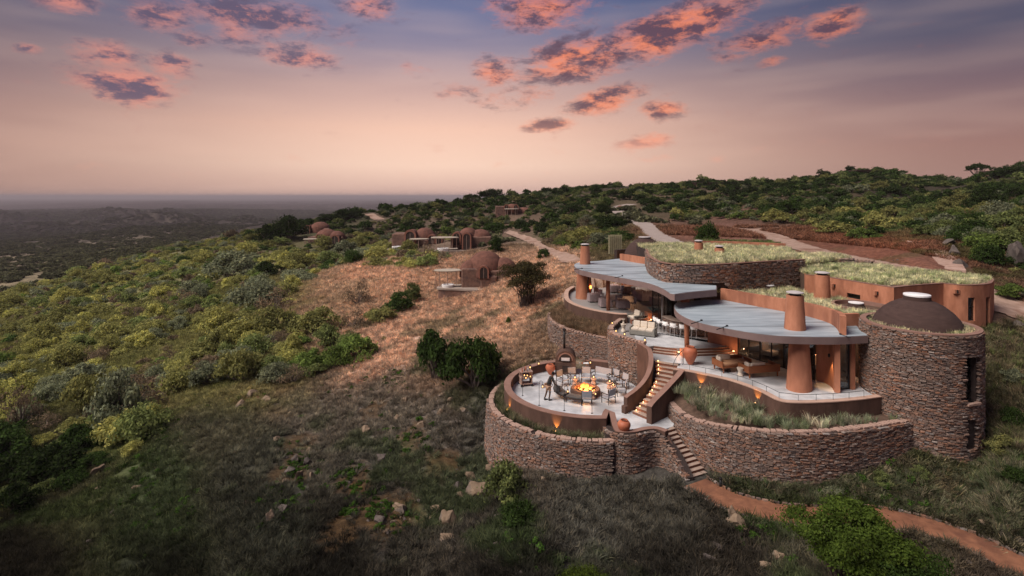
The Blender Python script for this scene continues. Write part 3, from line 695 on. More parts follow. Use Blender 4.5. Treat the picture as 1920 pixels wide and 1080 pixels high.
# front planter and the big stone wall
outer = cr([(*P(x,y,z),z) for x,y,z in ((1249,750,.7),(1262,766,.72),(1285,783,.78),(1330,797,1.0),(1400,808,1.2),(1480,813,1.35),(1560,811,1.4),(1640,802,1.4))]+[(20.6,27.45,1.4)], 5)
stone_wall('long curved dry stone wall in front of the lounge terrace planter', outer, None, seed=8, batter=.04, nparts=300, thick=.42)
MB().prism(offset(outer, .3) + offset(edge, .1)[::-1], .2, [p[2]-.07 for p in outer]+[1.33]*len(edge)).build('planter_soil', M['soil'], kind='structure')
# three shallow curved steps up to the bar level
def arcsteps(label, pts, zb, zt, n, depth, side, cat='steps'):
    root = empty('curved_steps', label=label, cat=cat); h = (zt-zb)/n; base = cr(pts, 8)
    for i in range(n):
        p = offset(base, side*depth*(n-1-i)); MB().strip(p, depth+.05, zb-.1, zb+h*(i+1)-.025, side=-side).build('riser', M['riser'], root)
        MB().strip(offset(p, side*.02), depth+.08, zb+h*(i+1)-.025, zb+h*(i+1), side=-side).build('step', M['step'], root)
    return root
barE = PP([(1226,648.5),(1250,651.5),(1268,653),(1303,653.5),(1340,652),(1372,648.5),(1384,646)], BR)
arcsteps('three shallow curved steps left of the brown block, from lounge to bar terrace', barE[:3], LG, BR, 3, .2, -1)
arcsteps('three shallow curved steps right of the brown block, from lounge to bar terrace', barE[3:], LG, BR, 3, .2, -1)
MB().box((11.75,36.0,2.42), (.62,.75,.5), .05).build('brown_block', M['orange'], bevel=.02, label='low brown block between the curved steps below the round column', cat='plinth')
# ---- bar terrace floor and curved stone bench wall
be = cr(PP([(1172,590),(1150,603),(1141,612),(1143,621),(1157,629),(1179,636),(1203,642.5)], 3.0), 6)
inner_be = offset(be, .42)
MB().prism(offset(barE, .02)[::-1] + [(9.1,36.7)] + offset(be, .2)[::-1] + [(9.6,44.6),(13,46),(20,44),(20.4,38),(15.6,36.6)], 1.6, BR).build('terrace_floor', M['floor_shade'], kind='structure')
bl = cr([(9.15,36.8),(9.0,38.2),(9.3,40.2),(10.6,41.2),(12.2,39.9),(14.0,39.2),(15.4,38.6),(15.35,36.75)], 4)
MB().prism(offset(barE, .03)[::-1]+bl, BR+.002, BR+.006).build('terrace_paving', M['floor'], kind='structure')
stone_wall('curved dry stone wall below the sofa on the bar terrace', be, 2.93, seed=12, thick=.46, base=-.4, cope_h=.1)
# dry stone wall that closes the slope between bar terrace and dining planter
dz = 2.3
oe = cr(PP([(1028,585),(1031,599),(1044,609),(1067,618),(1104,627.5),(1142,635)], dz)+[(7.5,39.7)], 5)
stone_wall('low dry stone wall with pale coping in the dry grass below the dining terrace', oe, 2.25, seed=14, nparts=300, base=None)
DPL = offset(oe, .3)+[(8.2,41.2),(9.2,43.4),(8.8,44.1),(7.7,44.9),(6.6,45.9),(5.6,47.7),(5.2,49.9),(5.3,52.3)]
MB().prism(DPL, .2, 2.1).build('planter_soil', M['soil'], kind='structure')
# ================================================================== DINING TERRACE
dzp = 3.36
de = cr([(6.4,57.2),(5.55,55)]+PP([(1058,552),(1061,562),(1077,571.5),(1104,579.5),(1132,585),(1160,588.5),(1176,589)], dzp), 5)
dw = empty('terrace_wall', label='dark brown curved wall with pale rim round the dining terrace', cat='wall')
MB().strip(de, .38, 1.2, dzp-.05, side=1).build('wall', M['brown'], dw, auto=True)
MB().strip(offset(de,-.02), .42, dzp-.05, dzp, side=1).build('rim', M['sandcurb'], dw, auto=True)
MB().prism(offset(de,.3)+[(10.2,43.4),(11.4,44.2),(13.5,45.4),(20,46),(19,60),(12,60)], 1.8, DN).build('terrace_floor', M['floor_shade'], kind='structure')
arcsteps('two shallow steps from the bar terrace up to the dining terrace', [(9.75,43.3),(10.6,43.55),(11.45,44.3)], BR, DN, 2, .3, -1)
# planter box with an agave beside those steps
pb = empty('planter_box', label='red brown planter box holding a blue agave by the dining steps', cat='planter')
MB().box((11.95,44.6,2.95), (1.5,.8,.8), .1).build('box', M['orange'], pb, bevel=.02)
MB().box((12.9,44.75,2.85), (.9,.5,.6), .1).build('low_block', M['orange'], pb, bevel=.02)
M['agave'] = material('agave_leaf', (.12,.2,.2), (.2,.3,.3), 5, .6)
for k in range(14):
    a = k*2.4; mb = MB(); q = (11.8,44.6,3.35); r0 = .12; d = (math.cos(a), math.sin(a)); t = .35+.25*(k%3)
    mb.tube([q, (q[0]+d[0]*.22*t*2, q[1]+d[1]*.22*t*2, q[2]+.22), (q[0]+d[0]*.5*t*2, q[1]+d[1]*.5*t*2, q[2]+.34+.2*(1-t))], [.05,.05,.005], 5)
    mb.build('leaf', M['agave'], pb)

# ================================================================== ROOFS
def slab(name, poly, zt, th, root, top=M['roof'], side=M['fascia'], slope=None):
    f = (lambda p: zt) if slope is None else slope
    MB().prism(poly, [f(p)-th for p in poly], [f(p)-.02 for p in poly]).build(name, side, root, auto=True)
    pin = [(p[0], p[1]) for p in poly]; cx = sum(p[0] for p in pin)/len(pin); cy = sum(p[1] for p in pin)/len(pin)
    MB().prism([(cx+(p[0]-cx)*.994, cy+(p[1]-cy)*.994) for p in pin], [f(p)-.02 for p in pin], [f(p)+.012 for p in pin]).build('roof_covering', top, root, auto=True)
lounge = empty('lounge_pavilion', label='lounge pavilion under the lower boat shaped grey roof', cat='building')
LR = 5.35
lr_front = cr(PP([(1292,564),(1272,566.5),(1264,572),(1268.5,584),(1287,596),(1318,606.5),(1357,614.5),(1396,621.5),(1434,627),(1473,630),(1525,631.5),(1577,631.5),(1628,629)], LR), 5)
lr_back = PP([(1607,611),(1561,603),(1509,592),(1473,585),(1421,575),(1356,562.5),(1320,562)], LR)
slab('roof', lr_front+lr_back, LR, .42, lounge)
# parapet on its back edge
par = cr(PP([(1575,628),(1569,617),(1556,607),(1530,598),(1509,592.5),(1473,585),(1421,575),(1385,568),(1351,561)], LR), 4)
pn = len(par); MB().strip(par, .3, LR-.1, [LR+float(np.interp(i/(pn-1), [0,.1,.25,1], [1.05,1.0,.85,.8])) for i in range(pn)], side=-1).build('roof_parapet', M['orange'], lounge, auto=True)
MB().strip([P(1577,612,LR), P(1612,611,LR)], .25, LR-.1, LR+.72, side=1).build('roof_parapet', M['orange'], lounge)
# glazing line
gl = [P(1384,664,LG), P(1469.5,690,LG), (17.72,31.25)]
def glazing(root, a, b, n, z0, z1, frame=.05):
    ang = math.atan2(b[1]-a[1], b[0]-a[0]); L = math.hypot(b[0]-a[0], b[1]-a[1]); w = L/n
    for i in range(n+1):
        t = i/n; MB().box((a[0]+(b[0]-a[0])*t, a[1]+(b[1]-a[1])*t, (z0+z1)/2), (frame, frame*1.3, z1-z0), ang).build('window_frame', M['metal'], root)
    for i in range(n):
        t = (i+.5)/n; MB().box((a[0]+(b[0]-a[0])*t, a[1]+(b[1]-a[1])*t, (z0+z1)/2), (w-frame, .015, z1-z0-.02), ang).build('window_pane', M['glass'], root)
    for zz in (z0+.03, z1-.03): MB().box(((a[0]+b[0])/2, (a[1]+b[1])/2, zz), (L, frame*1.2, .06), ang).build('window_rail', M['metal'], root)
glazing(lounge, gl[0], gl[1], 4, LG+.01, LR-.43); glazing(lounge, gl[1], gl[2], 3, LG+.01, LR-.43)
# interior
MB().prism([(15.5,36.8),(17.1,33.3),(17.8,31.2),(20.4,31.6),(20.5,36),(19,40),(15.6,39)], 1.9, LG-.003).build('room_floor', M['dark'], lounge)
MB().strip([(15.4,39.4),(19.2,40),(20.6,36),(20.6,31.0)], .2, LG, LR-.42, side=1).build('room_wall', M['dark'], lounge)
# slanted orange wall left of the glazing
ow = [P(1327,642,BR), P(1384,664,LG)]
MB().strip([ow[0], ow[1]], .35, [BR-.5, LG-.1], LR-.43, side=1).build('wall', M['orange'], lounge)
# thick tapered column
def taper(c, z0, z1, r0, r1, name, root, mat=M['orange'], n=28, sq=0, top=True, sx=1, sy=1, rz=0):
    prof = [(r0*1.0, z0)] + [(r0+(r1-r0)*t, z0+(z1-z0)*t) for t in (.06,.2,.4,.6,.8,1)]
    if top: prof += [(0.001, z1)]
    return MB().lathe(prof, (c[0], c[1], 0), n, sx=sx, sy=sy, rz=rz).build(name, mat, root, auto=True)
taper((16.1,29.9), LG-.01, LR-.42, .74, .56, 'column', lounge, sx=1.0, sy=.85, rz=.55)
# curved wall with the wall lamp
cw = cr([(17.8,31.3),(18.05,30.8),(18.02,30.2),(17.85,29.7),(17.7,29.35)], 6)
cw = [(x+.05, y) for x, y in cw]
MB().strip(cw, .27, LG-.01, LR-.43, side=1).build('curved_wall', M['orange'], lounge, auto=True)
glazing(lounge, (18.1,29.75), (18.85,29.85), 1, LG+.01, LR-.43); MB().box((19.02,29.95,(LG+LR-.43)/2), (.22,.4,LR-.43-LG), .2).build('wall_pier', M['orange'], lounge)
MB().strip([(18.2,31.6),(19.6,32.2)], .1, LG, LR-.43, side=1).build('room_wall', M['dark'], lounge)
# slim column by the steps
pc = P(1287,652,BR); MB().tube([(pc[0]+.05,pc[1],BR-.3),(pc[0],pc[1]+.02,LR-.42)], [.17,.15], 14).build('round_column', M['orange'], lounge, smooth=True)
# chimney on the lower roof
def chimney(c, z0, h, r0, r1, label, cap=True, posts=True):
    root = empty('chimney', label=label, cat='chimney')
    taper(c, z0-.02, z0+h, r0, r1, 'shaft', root)
    if cap:
        MB().lathe([(r1*.5, z0+h), (r1*.62, z0+h+.12)], (c[0],c[1],0), 16).build('flue', M['metal'], root)
        for k in range(4 if posts else 0):
            a = k*PI/2+.4; MB().box((c[0]+math.cos(a)*r1*.78, c[1]+math.sin(a)*r1*.78, z0+h+.08), (.05,.05,.17), a).build('cap_post', M['metal'], root)
        MB().lathe([(.01,z0+h+.25),(r1*.6,z0+h+.235),(r1*1.02,z0+h+.18),(r1*1.02,z0+h+.14),(.01,z0+h+.14)], (c[0],c[1],0), 24).build('cap', M['capmetal'], root, auto=True)
    return root
chimney(P(1490.5,617,LR), LR, 1.95, .57, .45, 'large tapered orange chimney standing on the lower grey roof')
dining = empty('dining_pavilion', label='dining pavilion under the upper sweeping grey roof', cat='building')
DR = 6.42
dfront = cr(PP([(1161,485),(1123,489),(1092,491),(1077,495.5),(1082,503.5),(1104,509.5),(1132,514.5),(1170,521.5),(1207,528.5),(1228,534.5),(1245,542),(1257,550)], DR), 5)
slab('roof', dfront+PP([(1265,551.5),(1300,547),(1344,543),(1344,535.5),(1300,533),(1250,530),(1238,526)], DR)+[(12.2,44),(13.5,50),(14.5,54)], DR, .46, dining)
fp = P(1094,559,DN)
taper(fp, DN-.01, DR-.46, .78, .62, 'fireplace_column', dining)
# arched dark hearth opening facing the tables
mb = MB(); nA = 10
arch = [(math.cos(t)*.42, 1.55+math.sin(t)*.75) for t in np.linspace(0, PI, nA)] + [(-.42,.25),(.42,.25)]
A0 = math.radians(-32); dx, dy = math.cos(A0), math.sin(A0)
V = [(fp[0]+dx*(.60+.14*(1-z/3))+(-dy)*x, fp[1]+dy*(.60+.14*(1-z/3))+dx*x, DN+z) for x, z in arch]+[(fp[0]+dx*.3+(-dy)*x, fp[1]+dy*.3+dx*x, DN+z) for x, z in arch]
k = len(arch); mb.add(V, [tuple(range(k))]+[(i,(i+1)%k,(i+1)%k+k,i+k) for i in range(k)]); mb.build('hearth', M['dark'], dining)
MB().box((fp[0]+dx*.74, fp[1]+dy*.74, DN+1.15), (.12,.2,.28), A0).build('hearth_ember', M['ember'], dining)
chimney(P(1097,495,DR), DR, 1.75, .52, .42, 'orange chimney at the left tip of the upper roof')
c2 = P(1140.5,582,DN); MB().tube([(c2[0],c2[1],DN-.05),(c2[0],c2[1],DR-.45)], [.17,.16], 14).build('round_column', M['orange'], dining, smooth=True)
MB().tube([(c2[0]+.32,c2[1]+2.2,DN),(c2[0]+.32,c2[1]+2.2,DR-.45)], .14, 12).build('round_column', M['orange'], dining, smooth=True)
for q in ((1252,610),): pass
gz1 = [P(1238,600,BR), P(1262,607,BR)]
glazing(dining, (11.3,42.9), (12.6,42.2), 3, BR, DR-.47); MB().tube([(11.9,42.2,BR),(11.9,42.2,DR-.46)], .09, 10).build('pipe_column', material('grey_post', (.3,.3,.3)), dining, smooth=True)
taper((13.0,43.4), BR, DR-.46, .42, .40, 'stone_column', dining, M['mortar'])
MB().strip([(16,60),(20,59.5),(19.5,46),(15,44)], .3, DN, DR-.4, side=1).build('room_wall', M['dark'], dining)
MB().box((P(1285,567,LR)[0], P(1285,567,LR)[1]+.1, (LR+DR-.46)/2), (.55,.3,DR-.46-LR), .1).build('roof_pier', M['orange'], dining)
MB().strip([P(1162,477,7.0), P(1200,483,7.0), (14.0,50.5), (12.1,43.4)], .3, DR-.3, [DR+.65]*4, side=1).build('roof_parapet', M['orange'], dining)
# slender spouts on both roof edges
def spout(px, py, z, ln, ang, lab):
    x, y = P(px, py, z); r = empty('rain_spout', (x, y, z+.02), ang, label=lab, cat='spout')
    MB().tube([(0,.35,0),(0,-ln,-.02)], .028, 8).build('pipe', M['metal'], r, smooth=True); MB().box((0,.36,.02), (.1,.1,.1)).build('outlet', M['metal'], r)
spout(1085,504.5,DR,.5,-1.1,'thin dark rain spout at the left end of the upper roof edge'); spout(1162,519,DR,.7,-.8,'thin dark rain spout in the middle of the upper roof edge')
spout(1309,603.5,LR,.75,-.9,'thin dark rain spout on the lower roof edge by the slim round column'); spout(1357,614,LR,.75,-.9,'thin dark rain spout on the lower roof edge above the slanted orange wall')
spout(1587,631,LR,.25,.3,'short rain spout at the right end of the lower roof edge')

# ================================================================== STONE HALL with grass roof
hall = empty('stone_hall', label='long dry stone building with a golden grass roof behind the grey roofs', cat='building')
HT = 7.85
hf = cr([(12.9,51.5),(11.75,46),(11.5,43.2)]+PP([(1238,492),(1259,495),(1300,496.5),(1345,496),(1400,493),(1450,490),(1510,487)], HT), 5)
hf = resample(hf, .4); zb = [6.5 if p[0] < 16.2 and p[1] < 46 else 5.2 for p in hf]
MB().prism(offset(hf, .06)+[(24.2,45.5),(27,52),(20,56),(13,58)], 6.1, HT-.04).build('hall_core', M['mortar'], hall)
MB().strip([p for p in offset(hf,.06) if p[0] > 16.2 and p[1] < 46], .3, 5.0, 6.2, side=1).build('hall_core', M['mortar'], hall)
stone_faces(hall, hf, zb, [HT]*len(hf), -1, 0, 300, seed=21, course=.11, lmean=.27, vis=lambda x, y, nx, ny: nx*x+ny*y < 1)
MB().strip(offset(hf,-.02), .26, HT-.02, HT+.05, side=1).build('roof_edge', M['brown_top'], hall)
r2 = PP([(1510,486),(1560,486),(1600,487),(1633,490)], 7.4)
stone_wall('low dark stone wall behind the right grass roof', r2, 7.4, seed=23, base=5.6, nparts=120, course=.15)
MB().prism([(23.2,43.4)]+offset(r2,.3)+[(31,50),(24,52)], 5, 7.35).build('roof_terrace', M['mortar'], hall)
chimney(P(1310,473,HT), HT-.05, .95, .43, .37, 'taller of the two small orange chimneys on the grass roof')
chimney(P(1349,477,HT), HT-.05, .62, .45, .4, 'shorter of the two small orange chimneys on the grass roof')
bd = empty('render_dome', label='dark earth dome with a flat cap beyond the upper roof', cat='dome')
bx, by = (960-960+249)/1000*57, 57
MB().lathe([(2.15,-.6),(2.1,0),(1.9,.45),(1.55,.9),(1.1,1.25),(.62,1.5),(.6,1.62)], (bx,by,7.0), 32).build('dome', M['dome'], bd, auto=True)
MB().lathe([(.66,1.6),(.66,1.68),(.01,1.7)], (bx,by,7.0), 24).build('cap', M['capmetal'], bd)
MB().strip([(11.5,58.5),(14.5,60.5),(19.5,61)], .4, 5, 7.1, side=1).build('garden_wall', M['mortar'], label='dark stone wall beside the far dome', cat='wall')
ga = (P(1328,457,7.6)[0], 62); MB().strip([(21.5,61),(25,60),(29.5,57.5)], .3, 5.5, 7.9, side=1).build('garden_wall', M['orange'], label='low orange wall on the far edge of the grass roof', cat='wall')
scr = empty('reed_screen', label='pale green slatted reed screen behind the upper roof', cat='screen')
for k in range(7): MB().box((11.3+k*.25, 62+.1*k, 7.4), (.2,.05,2.2+.05*math.sin(k))).build('slat', M['screen'], scr)
for k in (0,1): MB().box((12.05, 62.4, 6.7+k*1.3), (1.8,.06,.08), .38).build('rail', M['palewood'], scr)

# ================================================================== ORANGE ANNEX
annex = empty('annex', label='orange rendered annex with a grass roof and tall slot windows', cat='building')
AT = 7.0
af = PP([(1510,515),(1535,517.5),(1556,520.5),(1590,526),(1627,532),(1676,539.5)], AT); af2 = PP([(1676.5,539.5),(1720,535),(1769,531.5)], AT); af3 = PP([(1769.5,531.5),(1794,534),(1820,535),(1842,534),(1856,532),(1861,529.5)], AT)
wallp = cr(af,4)+cr(af2,3)[1:]+cr(af3,5)[1:]+[(34.9,38.6),(34.6,40)]
def slot_wall(root, path, z0, z1, th, holes, mat, side=1, name='wall'):
    """wall with rectangular openings: holes = (s0, s1, za, zb) along the path"""
    s = arclen(path); br = sorted({0.0, s[-1], *[h[0] for h in holes], *[h[1] for h in holes], *s}); a = np.array(path)
    at = lambda q: (float(np.interp(q, s, a[:,0])), float(np.interp(q, s, a[:,1])))
    mb = MB()
    def piece(q0, q1, lo, hi): mb.strip([at(q0), at(q1)], th, lo, hi, side=side)
    keep = [b for i, b in enumerate(br) if i == 0 or b-br[i-1] > 1e-4]
    for q0, q1 in zip(keep[:-1], keep[1:]):
        hs = [h for h in holes if h[0]-1e-6 <= q0 and q1 <= h[1]+1e-6]
        if not hs: piece(q0, q1, z0, z1)
        else: piece(q0, q1, z0, hs[0][2]); piece(q0, q1, hs[0][3], z1)
    mb.build(name, mat, root); return at
def s_of(path, px, z):                          # arc length where the sight line at column px meets the wall path
    s = arclen(path); best = None
    for i in range(len(path)-1):
        u0 = path[i][0]/path[i][1]; u1 = path[i+1][0]/path[i+1][1]; u = (px-960)/F
        if (u0-u)*(u1-u) <= 0 and u0 != u1: best = s[i]+(u-u0)/(u1-u0)*(s[i+1]-s[i]); break
    return best
def z_at(path, sq, py): a = np.array(path); s = arclen(path); y = float(np.interp(sq, s, a[:,1])); return H-(py-HY)/F*y
holes = []
for (x0, x1, y0, y1) in ((1588,1613,551,560), (1815,1828,558,602), (1849,1856,557,616)):
    a, b = s_of(wallp, x0, AT), s_of(wallp, x1, AT); holes.append((a, b, z_at(wallp, (a+b)/2, y1), z_at(wallp, (a+b)/2, y0)))
atA = slot_wall(annex, wallp, 2.6, AT, .28, holes, M['orange'])
for i, h in enumerate(holes):
    a, b = atA(h[0]), atA(h[1]); nx, ny = -(b[1]-a[1]), b[0]-a[0]; L = math.hypot(nx, ny); nx /= L; ny /= L
    sh = lambda p, d: (p[0]+nx*d, p[1]+ny*d)
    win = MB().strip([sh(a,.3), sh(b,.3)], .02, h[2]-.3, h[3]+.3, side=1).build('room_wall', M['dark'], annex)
    w_ = MB().strip([sh(a,.12), sh(b,.12)], .012, h[2], h[3], side=1).build('window_pane', M['glass'], annex)
    for zz in (([h[2]+.03, (h[2]*.4+h[3]*.6), h[3]-.03]) if i else ([h[2]+.02, h[3]-.02])):
        MB().strip([sh(a,.09), sh(b,.09)], .06, zz-.025, zz+.025, side=1).build('window_bar', M['metal'], annex)
inner = offset(wallp, .2)
MB().prism(inner+[(33,43),(31.5,47),(24.6,46),(23.6,44.2)], 5.4, AT-.02).build('roof_bed', M['soil'], annex)
MB().strip(offset(wallp,-.015), .3, AT, AT+.035, side=1).build('roof_edge', M['brown_top'], annex)
MB().strip([(23.4,44.5),(23.25,42.6),(22.45,40.85)], .28, 3.5, AT, side=1).build('wall', M['orange'], annex)
for px, py, lb in ((1562,535,'small square wall vent on the orange annex near the round chimney'), (1642,549,'small square wall vent on the orange annex above the dark dome'), (1791,546,'small square wall vent on the orange annex left of the slot windows')):
    sq = s_of(wallp, px, AT); x, y = atA(sq); z = z_at(wallp, sq, py); r = empty('wall_vent', (x, y-.08, z), label=lb, cat='vent')
    MB().box((0,0,0), (.34,.2,.3)).build('box', M['orange'], r, bevel=.015); MB().box((0,-.11,.0), (.1,.02,.2)).build('opening', M['dark'], r)
chimney((22.1,38.0), 5.4, 2.0, .56, .47, 'orange chimney between the stone hall and the annex')
# grass roof between lounge roof and hall, with a sunken court
mid = empty('court_roof', label='low planted roof with a round sunken skylight court behind the lounge', cat='roof')
MB().prism([(15.6,41.5),(17.0,40.2),(19.0,36.9),(19.8,34.2),(20.6,32.2),(22.5,32.4),(24.9,34.6),(24.5,36.4),(22.5,40.5),(22.5,43),(15,42.5)], 4.2, 5.55).build('roof_bed', M['soil'], mid)
MB().lathe([(1.75,-.3),(1.75,.22),(1.55,.22),(1.55,-.3)], (23.2,35.4,5.6), 40).build('court_rim', M['brown_top'], mid, auto=True)
def skylight(x, y, z, r, h, lb, base=None):
    k = empty('skylight', (x, y, z), label=lb, cat='skylight')
    MB().lathe([(r*1.25,0),(r*1.05,h*.7),(r*1.02,h)], n=28).build('collar', base or M['dome'], k, auto=True)
    MB().lathe([(r,h),(r,h+.05),(.01,h+.09)], n=28).build('cap', M['skylight'], k, auto=True)
skylight(22.9,35.5,5.55,.45,.35,'small round white skylight in the sunken court'); skylight(20.3,42.2,5.5,.42,.45,'white skylight cap behind the large chimney')
# ================================================================== TOWER
tower = empty('stone_tower', label='round dry stone tower at the right end of the lodge', cat='tower')
TT = 6.0; NT_ = 96
tpath = [(tower_c[0]+tower_r*math.cos(2*PI*k/NT_), tower_c[1]+tower_r*math.sin(2*PI*k/NT_)) for k in range(NT_+1)]
def ray_circle(px):
    u = (px-960)/F; dx, dy = u, 1.0; a = dx*dx+1; b = -2*(dx*tower_c[0]+tower_c[1]); c = tower_c[0]**2+tower_c[1]**2-tower_r**2
    t = (-b-math.sqrt(max(b*b-4*a*c, 0)))/(2*a); x, y = t*dx, t
    return (math.atan2(y-tower_c[1], x-tower_c[0]) % (2*PI))*tower_r, y
th = []
for (x0, x1, y0, y1) in ((1813,1832,670,755), (1815,1828,787,842)):
    a, ya = ray_circle(x0); b, yb = ray_circle(x1); y = (ya+yb)/2
    th.append((a, b, H-(y1-HY)/F*y, H-(y0-HY)/F*y))
tin = [(tower_c[0]+(tower_r-.06)*math.cos(2*PI*k/NT_), tower_c[1]+(tower_r-.06)*math.sin(2*PI*k/NT_)) for k in range(NT_+1)]
kk = (tower_r-.06)/tower_r
slot_wall(tower, tin, -2.2, TT-.02, .34, [(h[0]*kk, h[1]*kk, h[2], h[3]) for h in th], M['mortar'], side=1, name='wall_core')
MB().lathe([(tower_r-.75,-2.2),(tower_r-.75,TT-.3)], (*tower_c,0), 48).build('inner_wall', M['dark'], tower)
stone_faces(tower, tpath, [-1.6]*len(tpath), [TT]*len(tpath), -1, 0, 300, seed=31, openings=th, course=.052, lmean=.21, vis=lambda x, y, nx, ny: (x*nx+y*ny) < 3)
MB().lathe([(tower_r+.02,TT-.02),(tower_r+.02,TT+.05),(tower_r-.28,TT+.05),(tower_r-.28,TT-.15)], (*tower_c,0), 72).build('coping', M['brown_top'], tower, auto=True)
MB().lathe([(tower_r-.2,TT-.14),(.01,TT-.1)], (*tower_c,0), 48).build('roof_bed', M['soil'], tower)
MB().lathe([(2.14,-.15),(2.06,.1),(1.88,.46),(1.6,.8),(1.24,1.1),(.88,1.3),(.64,1.38),(.62,1.62)], (tower_c[0],tower_c[1]+.1,TT-.1), 56).build('dome', M['dome'], tower, auto=True)
MB().lathe([(.63,1.6),(.63,1.68),(.6,1.70),(.01,1.72)], (tower_c[0],tower_c[1]+.1,TT-.1), 40).build('skylight_cap', M['skylight'], tower, auto=True)
for i, h in enumerate(th):                       # joinery in the openings
    am = (h[0]+h[1])/2/tower_r; c, s_ = math.cos(am), math.sin(am); rr = tower_r-.3
    p = (tower_c[0]+rr*c, tower_c[1]+rr*s_); w = h[1]-h[0]
    MB().box((p[0],p[1],(h[2]+h[3])/2), (.03, w, h[3]-h[2]), am).build('window_pane' if i == 0 else 'door', M['glass'] if i == 0 else M['brown'], tower)
    if i == 0:
        for t in (.02,.22,.72,.98): MB().box((p[0]+c*.03,p[1]+s_*.03,h[2]+(h[3]-h[2])*t), (.05, w, .04), am).build('window_bar', M['metal'], tower)
        MB().box((tower_c[0]+(tower_r-.02)*c, tower_c[1]+(tower_r-.02)*s_, h[2]-.05), (.3, w*1.2, .1), am).build('window_sill', M['coping'], tower)
# garden lamp post beside the lower steps, oven flue etc. follow in the furniture part
# ================================================================== LAMPS HELPERS
def point_light(name, loc, e, col=(1,.55,.25), r=.06, parent=None):
    d = bpy.data.lights.new(name, 'POINT'); d.energy = e; d.color = col; d.shadow_soft_size = r
    o = bpy.data.objects.new(name, d); C.objects.link(o); o.location = loc
    if parent: o.parent = parent
    return o
def spot_light(name, loc, d_, e, ang, col=(1,.5,.18), parent=None, r=.03, blend=.6):
    d = bpy.data.lights.new(name, 'SPOT'); d.energy = e; d.color = col; d.spot_size = math.radians(ang); d.spot_blend = blend; d.shadow_soft_size = r
    o = bpy.data.objects.new(name, d); C.objects.link(o); o.location = loc; o.rotation_euler = Vector(d_).to_track_quat('-Z', 'Y').to_euler()
    if parent: o.parent = parent
    return o
# ================================================================== FIRE PIT
pit = (4.83, 35.15)
fpit = empty('fire_pit', (*pit, 0), label='round brown fire pit with burning logs in the ring of chairs', cat='fire pit')
MB().lathe([(.98,0),(1.0,.1),(.97,.34),(.93,.38),(.70,.38),(.66,.33),(.64,.12)], n=48).build('rim', M['brown'], fpit, auto=True)
MB().lathe([(.65,.14),(.01,.16)], n=32).build('fire_bed', M['log'], fpit)
for k in range(13):
    a = k*2.39; r0 = .08+.4*rnd.random(); p = Vector((math.cos(a)*r0, math.sin(a)*r0, .24+.08*rnd.random())); d = Vector((math.cos(a*1.7), math.sin(a*1.7), rnd.uniform(.1,.6)))*.28
    MB().tube([p-d, p+d*.3, p+d], [.055,.06,.045], 7).build('log', M['log'], fpit)
for k in range(22):
    a = k*2.39; r0 = .58*math.sqrt((k+.5)/22); s = rnd.uniform(.05,.1)
    MB().lathe([(.001,0),(s,.03),(s*.8,s),(.001,s*1.1)], (math.cos(a)*r0, math.sin(a)*r0, .2), 6).build('ember', M['ember'], fpit)
def flame_mat():
    m = bpy.data.materials.new('flame'); m.use_nodes = True; t = NT(m.node_tree); t.n.clear()
    z = t.new('ShaderNodeSeparateXYZ'); t.put(z.inputs[0], t.new('ShaderNodeTexCoord').outputs['Object'])
    n = t.noise(t.new('ShaderNodeTexCoord').outputs['Object'], 7, 3)
    f = t.math('ADD', t.math('MULTIPLY', z.outputs[2], 1.0), t.math('MULTIPLY', n, .3))
    e = t.new('ShaderNodeEmission'); t.put(e.inputs[0], t.ramp(f, [(.3, (1,.42,.08)), (.6, (1,.2,.03)), (1, (.7,.07,.01))])); t.put(e.inputs[1], t.ramp(f, [(.25, 1), (1, .35)]))
    mm = t.new('ShaderNodeMath', operation='MULTIPLY'); t.put(mm.inputs[0], e.inputs[1].links[0].from_socket); mm.inputs[1].default_value = 4.2; t.put(e.inputs[1], mm.outputs[0])
    tr = t.new('ShaderNodeBsdfTransparent'); mx = t.new('ShaderNodeMixShader'); t.put(mx.inputs[0], t.ramp(f, [(.4, .85), (1.05, .25)]))
    t.l.new(tr.outputs[0], mx.inputs[1]); t.l.new(e.outputs[0], mx.inputs[2]); o = t.new('ShaderNodeOutputMaterial'); t.l.new(mx.outputs[0], o.inputs[0]); return m
M['flame'] = flame_mat()
for k, (x, y, h, w) in enumerate([(-.05,.0,.75,.13),(.12,.05,.62,.12),(-.22,.1,.5,.11),(.3,-.1,.38,.1),(-.3,-.12,.36,.1),(.02,-.2,.45,.12),(.22,.2,.5,.1),(-.1,.25,.55,.1),(.42,.08,.26,.08),(-.45,.05,.24,.08),(.1,-.36,.22,.08)]):
    ph = k*1.3; pts = [(x+.05*math.sin(ph+t*4)*t, y+.05*math.cos(ph+t*3)*t, .2+h*.78*t) for t in (0,.15,.35,.55,.75,.9,1)]
    MB().tube(pts, [w*.5,w*.95,w,w*.7,w*.42,w*.2,.004], 9).build('flame', M['flame'], fpit, smooth=True)
point_light('fire_light', (*pit, .7), 85, (1,.42,.13), .25, None)

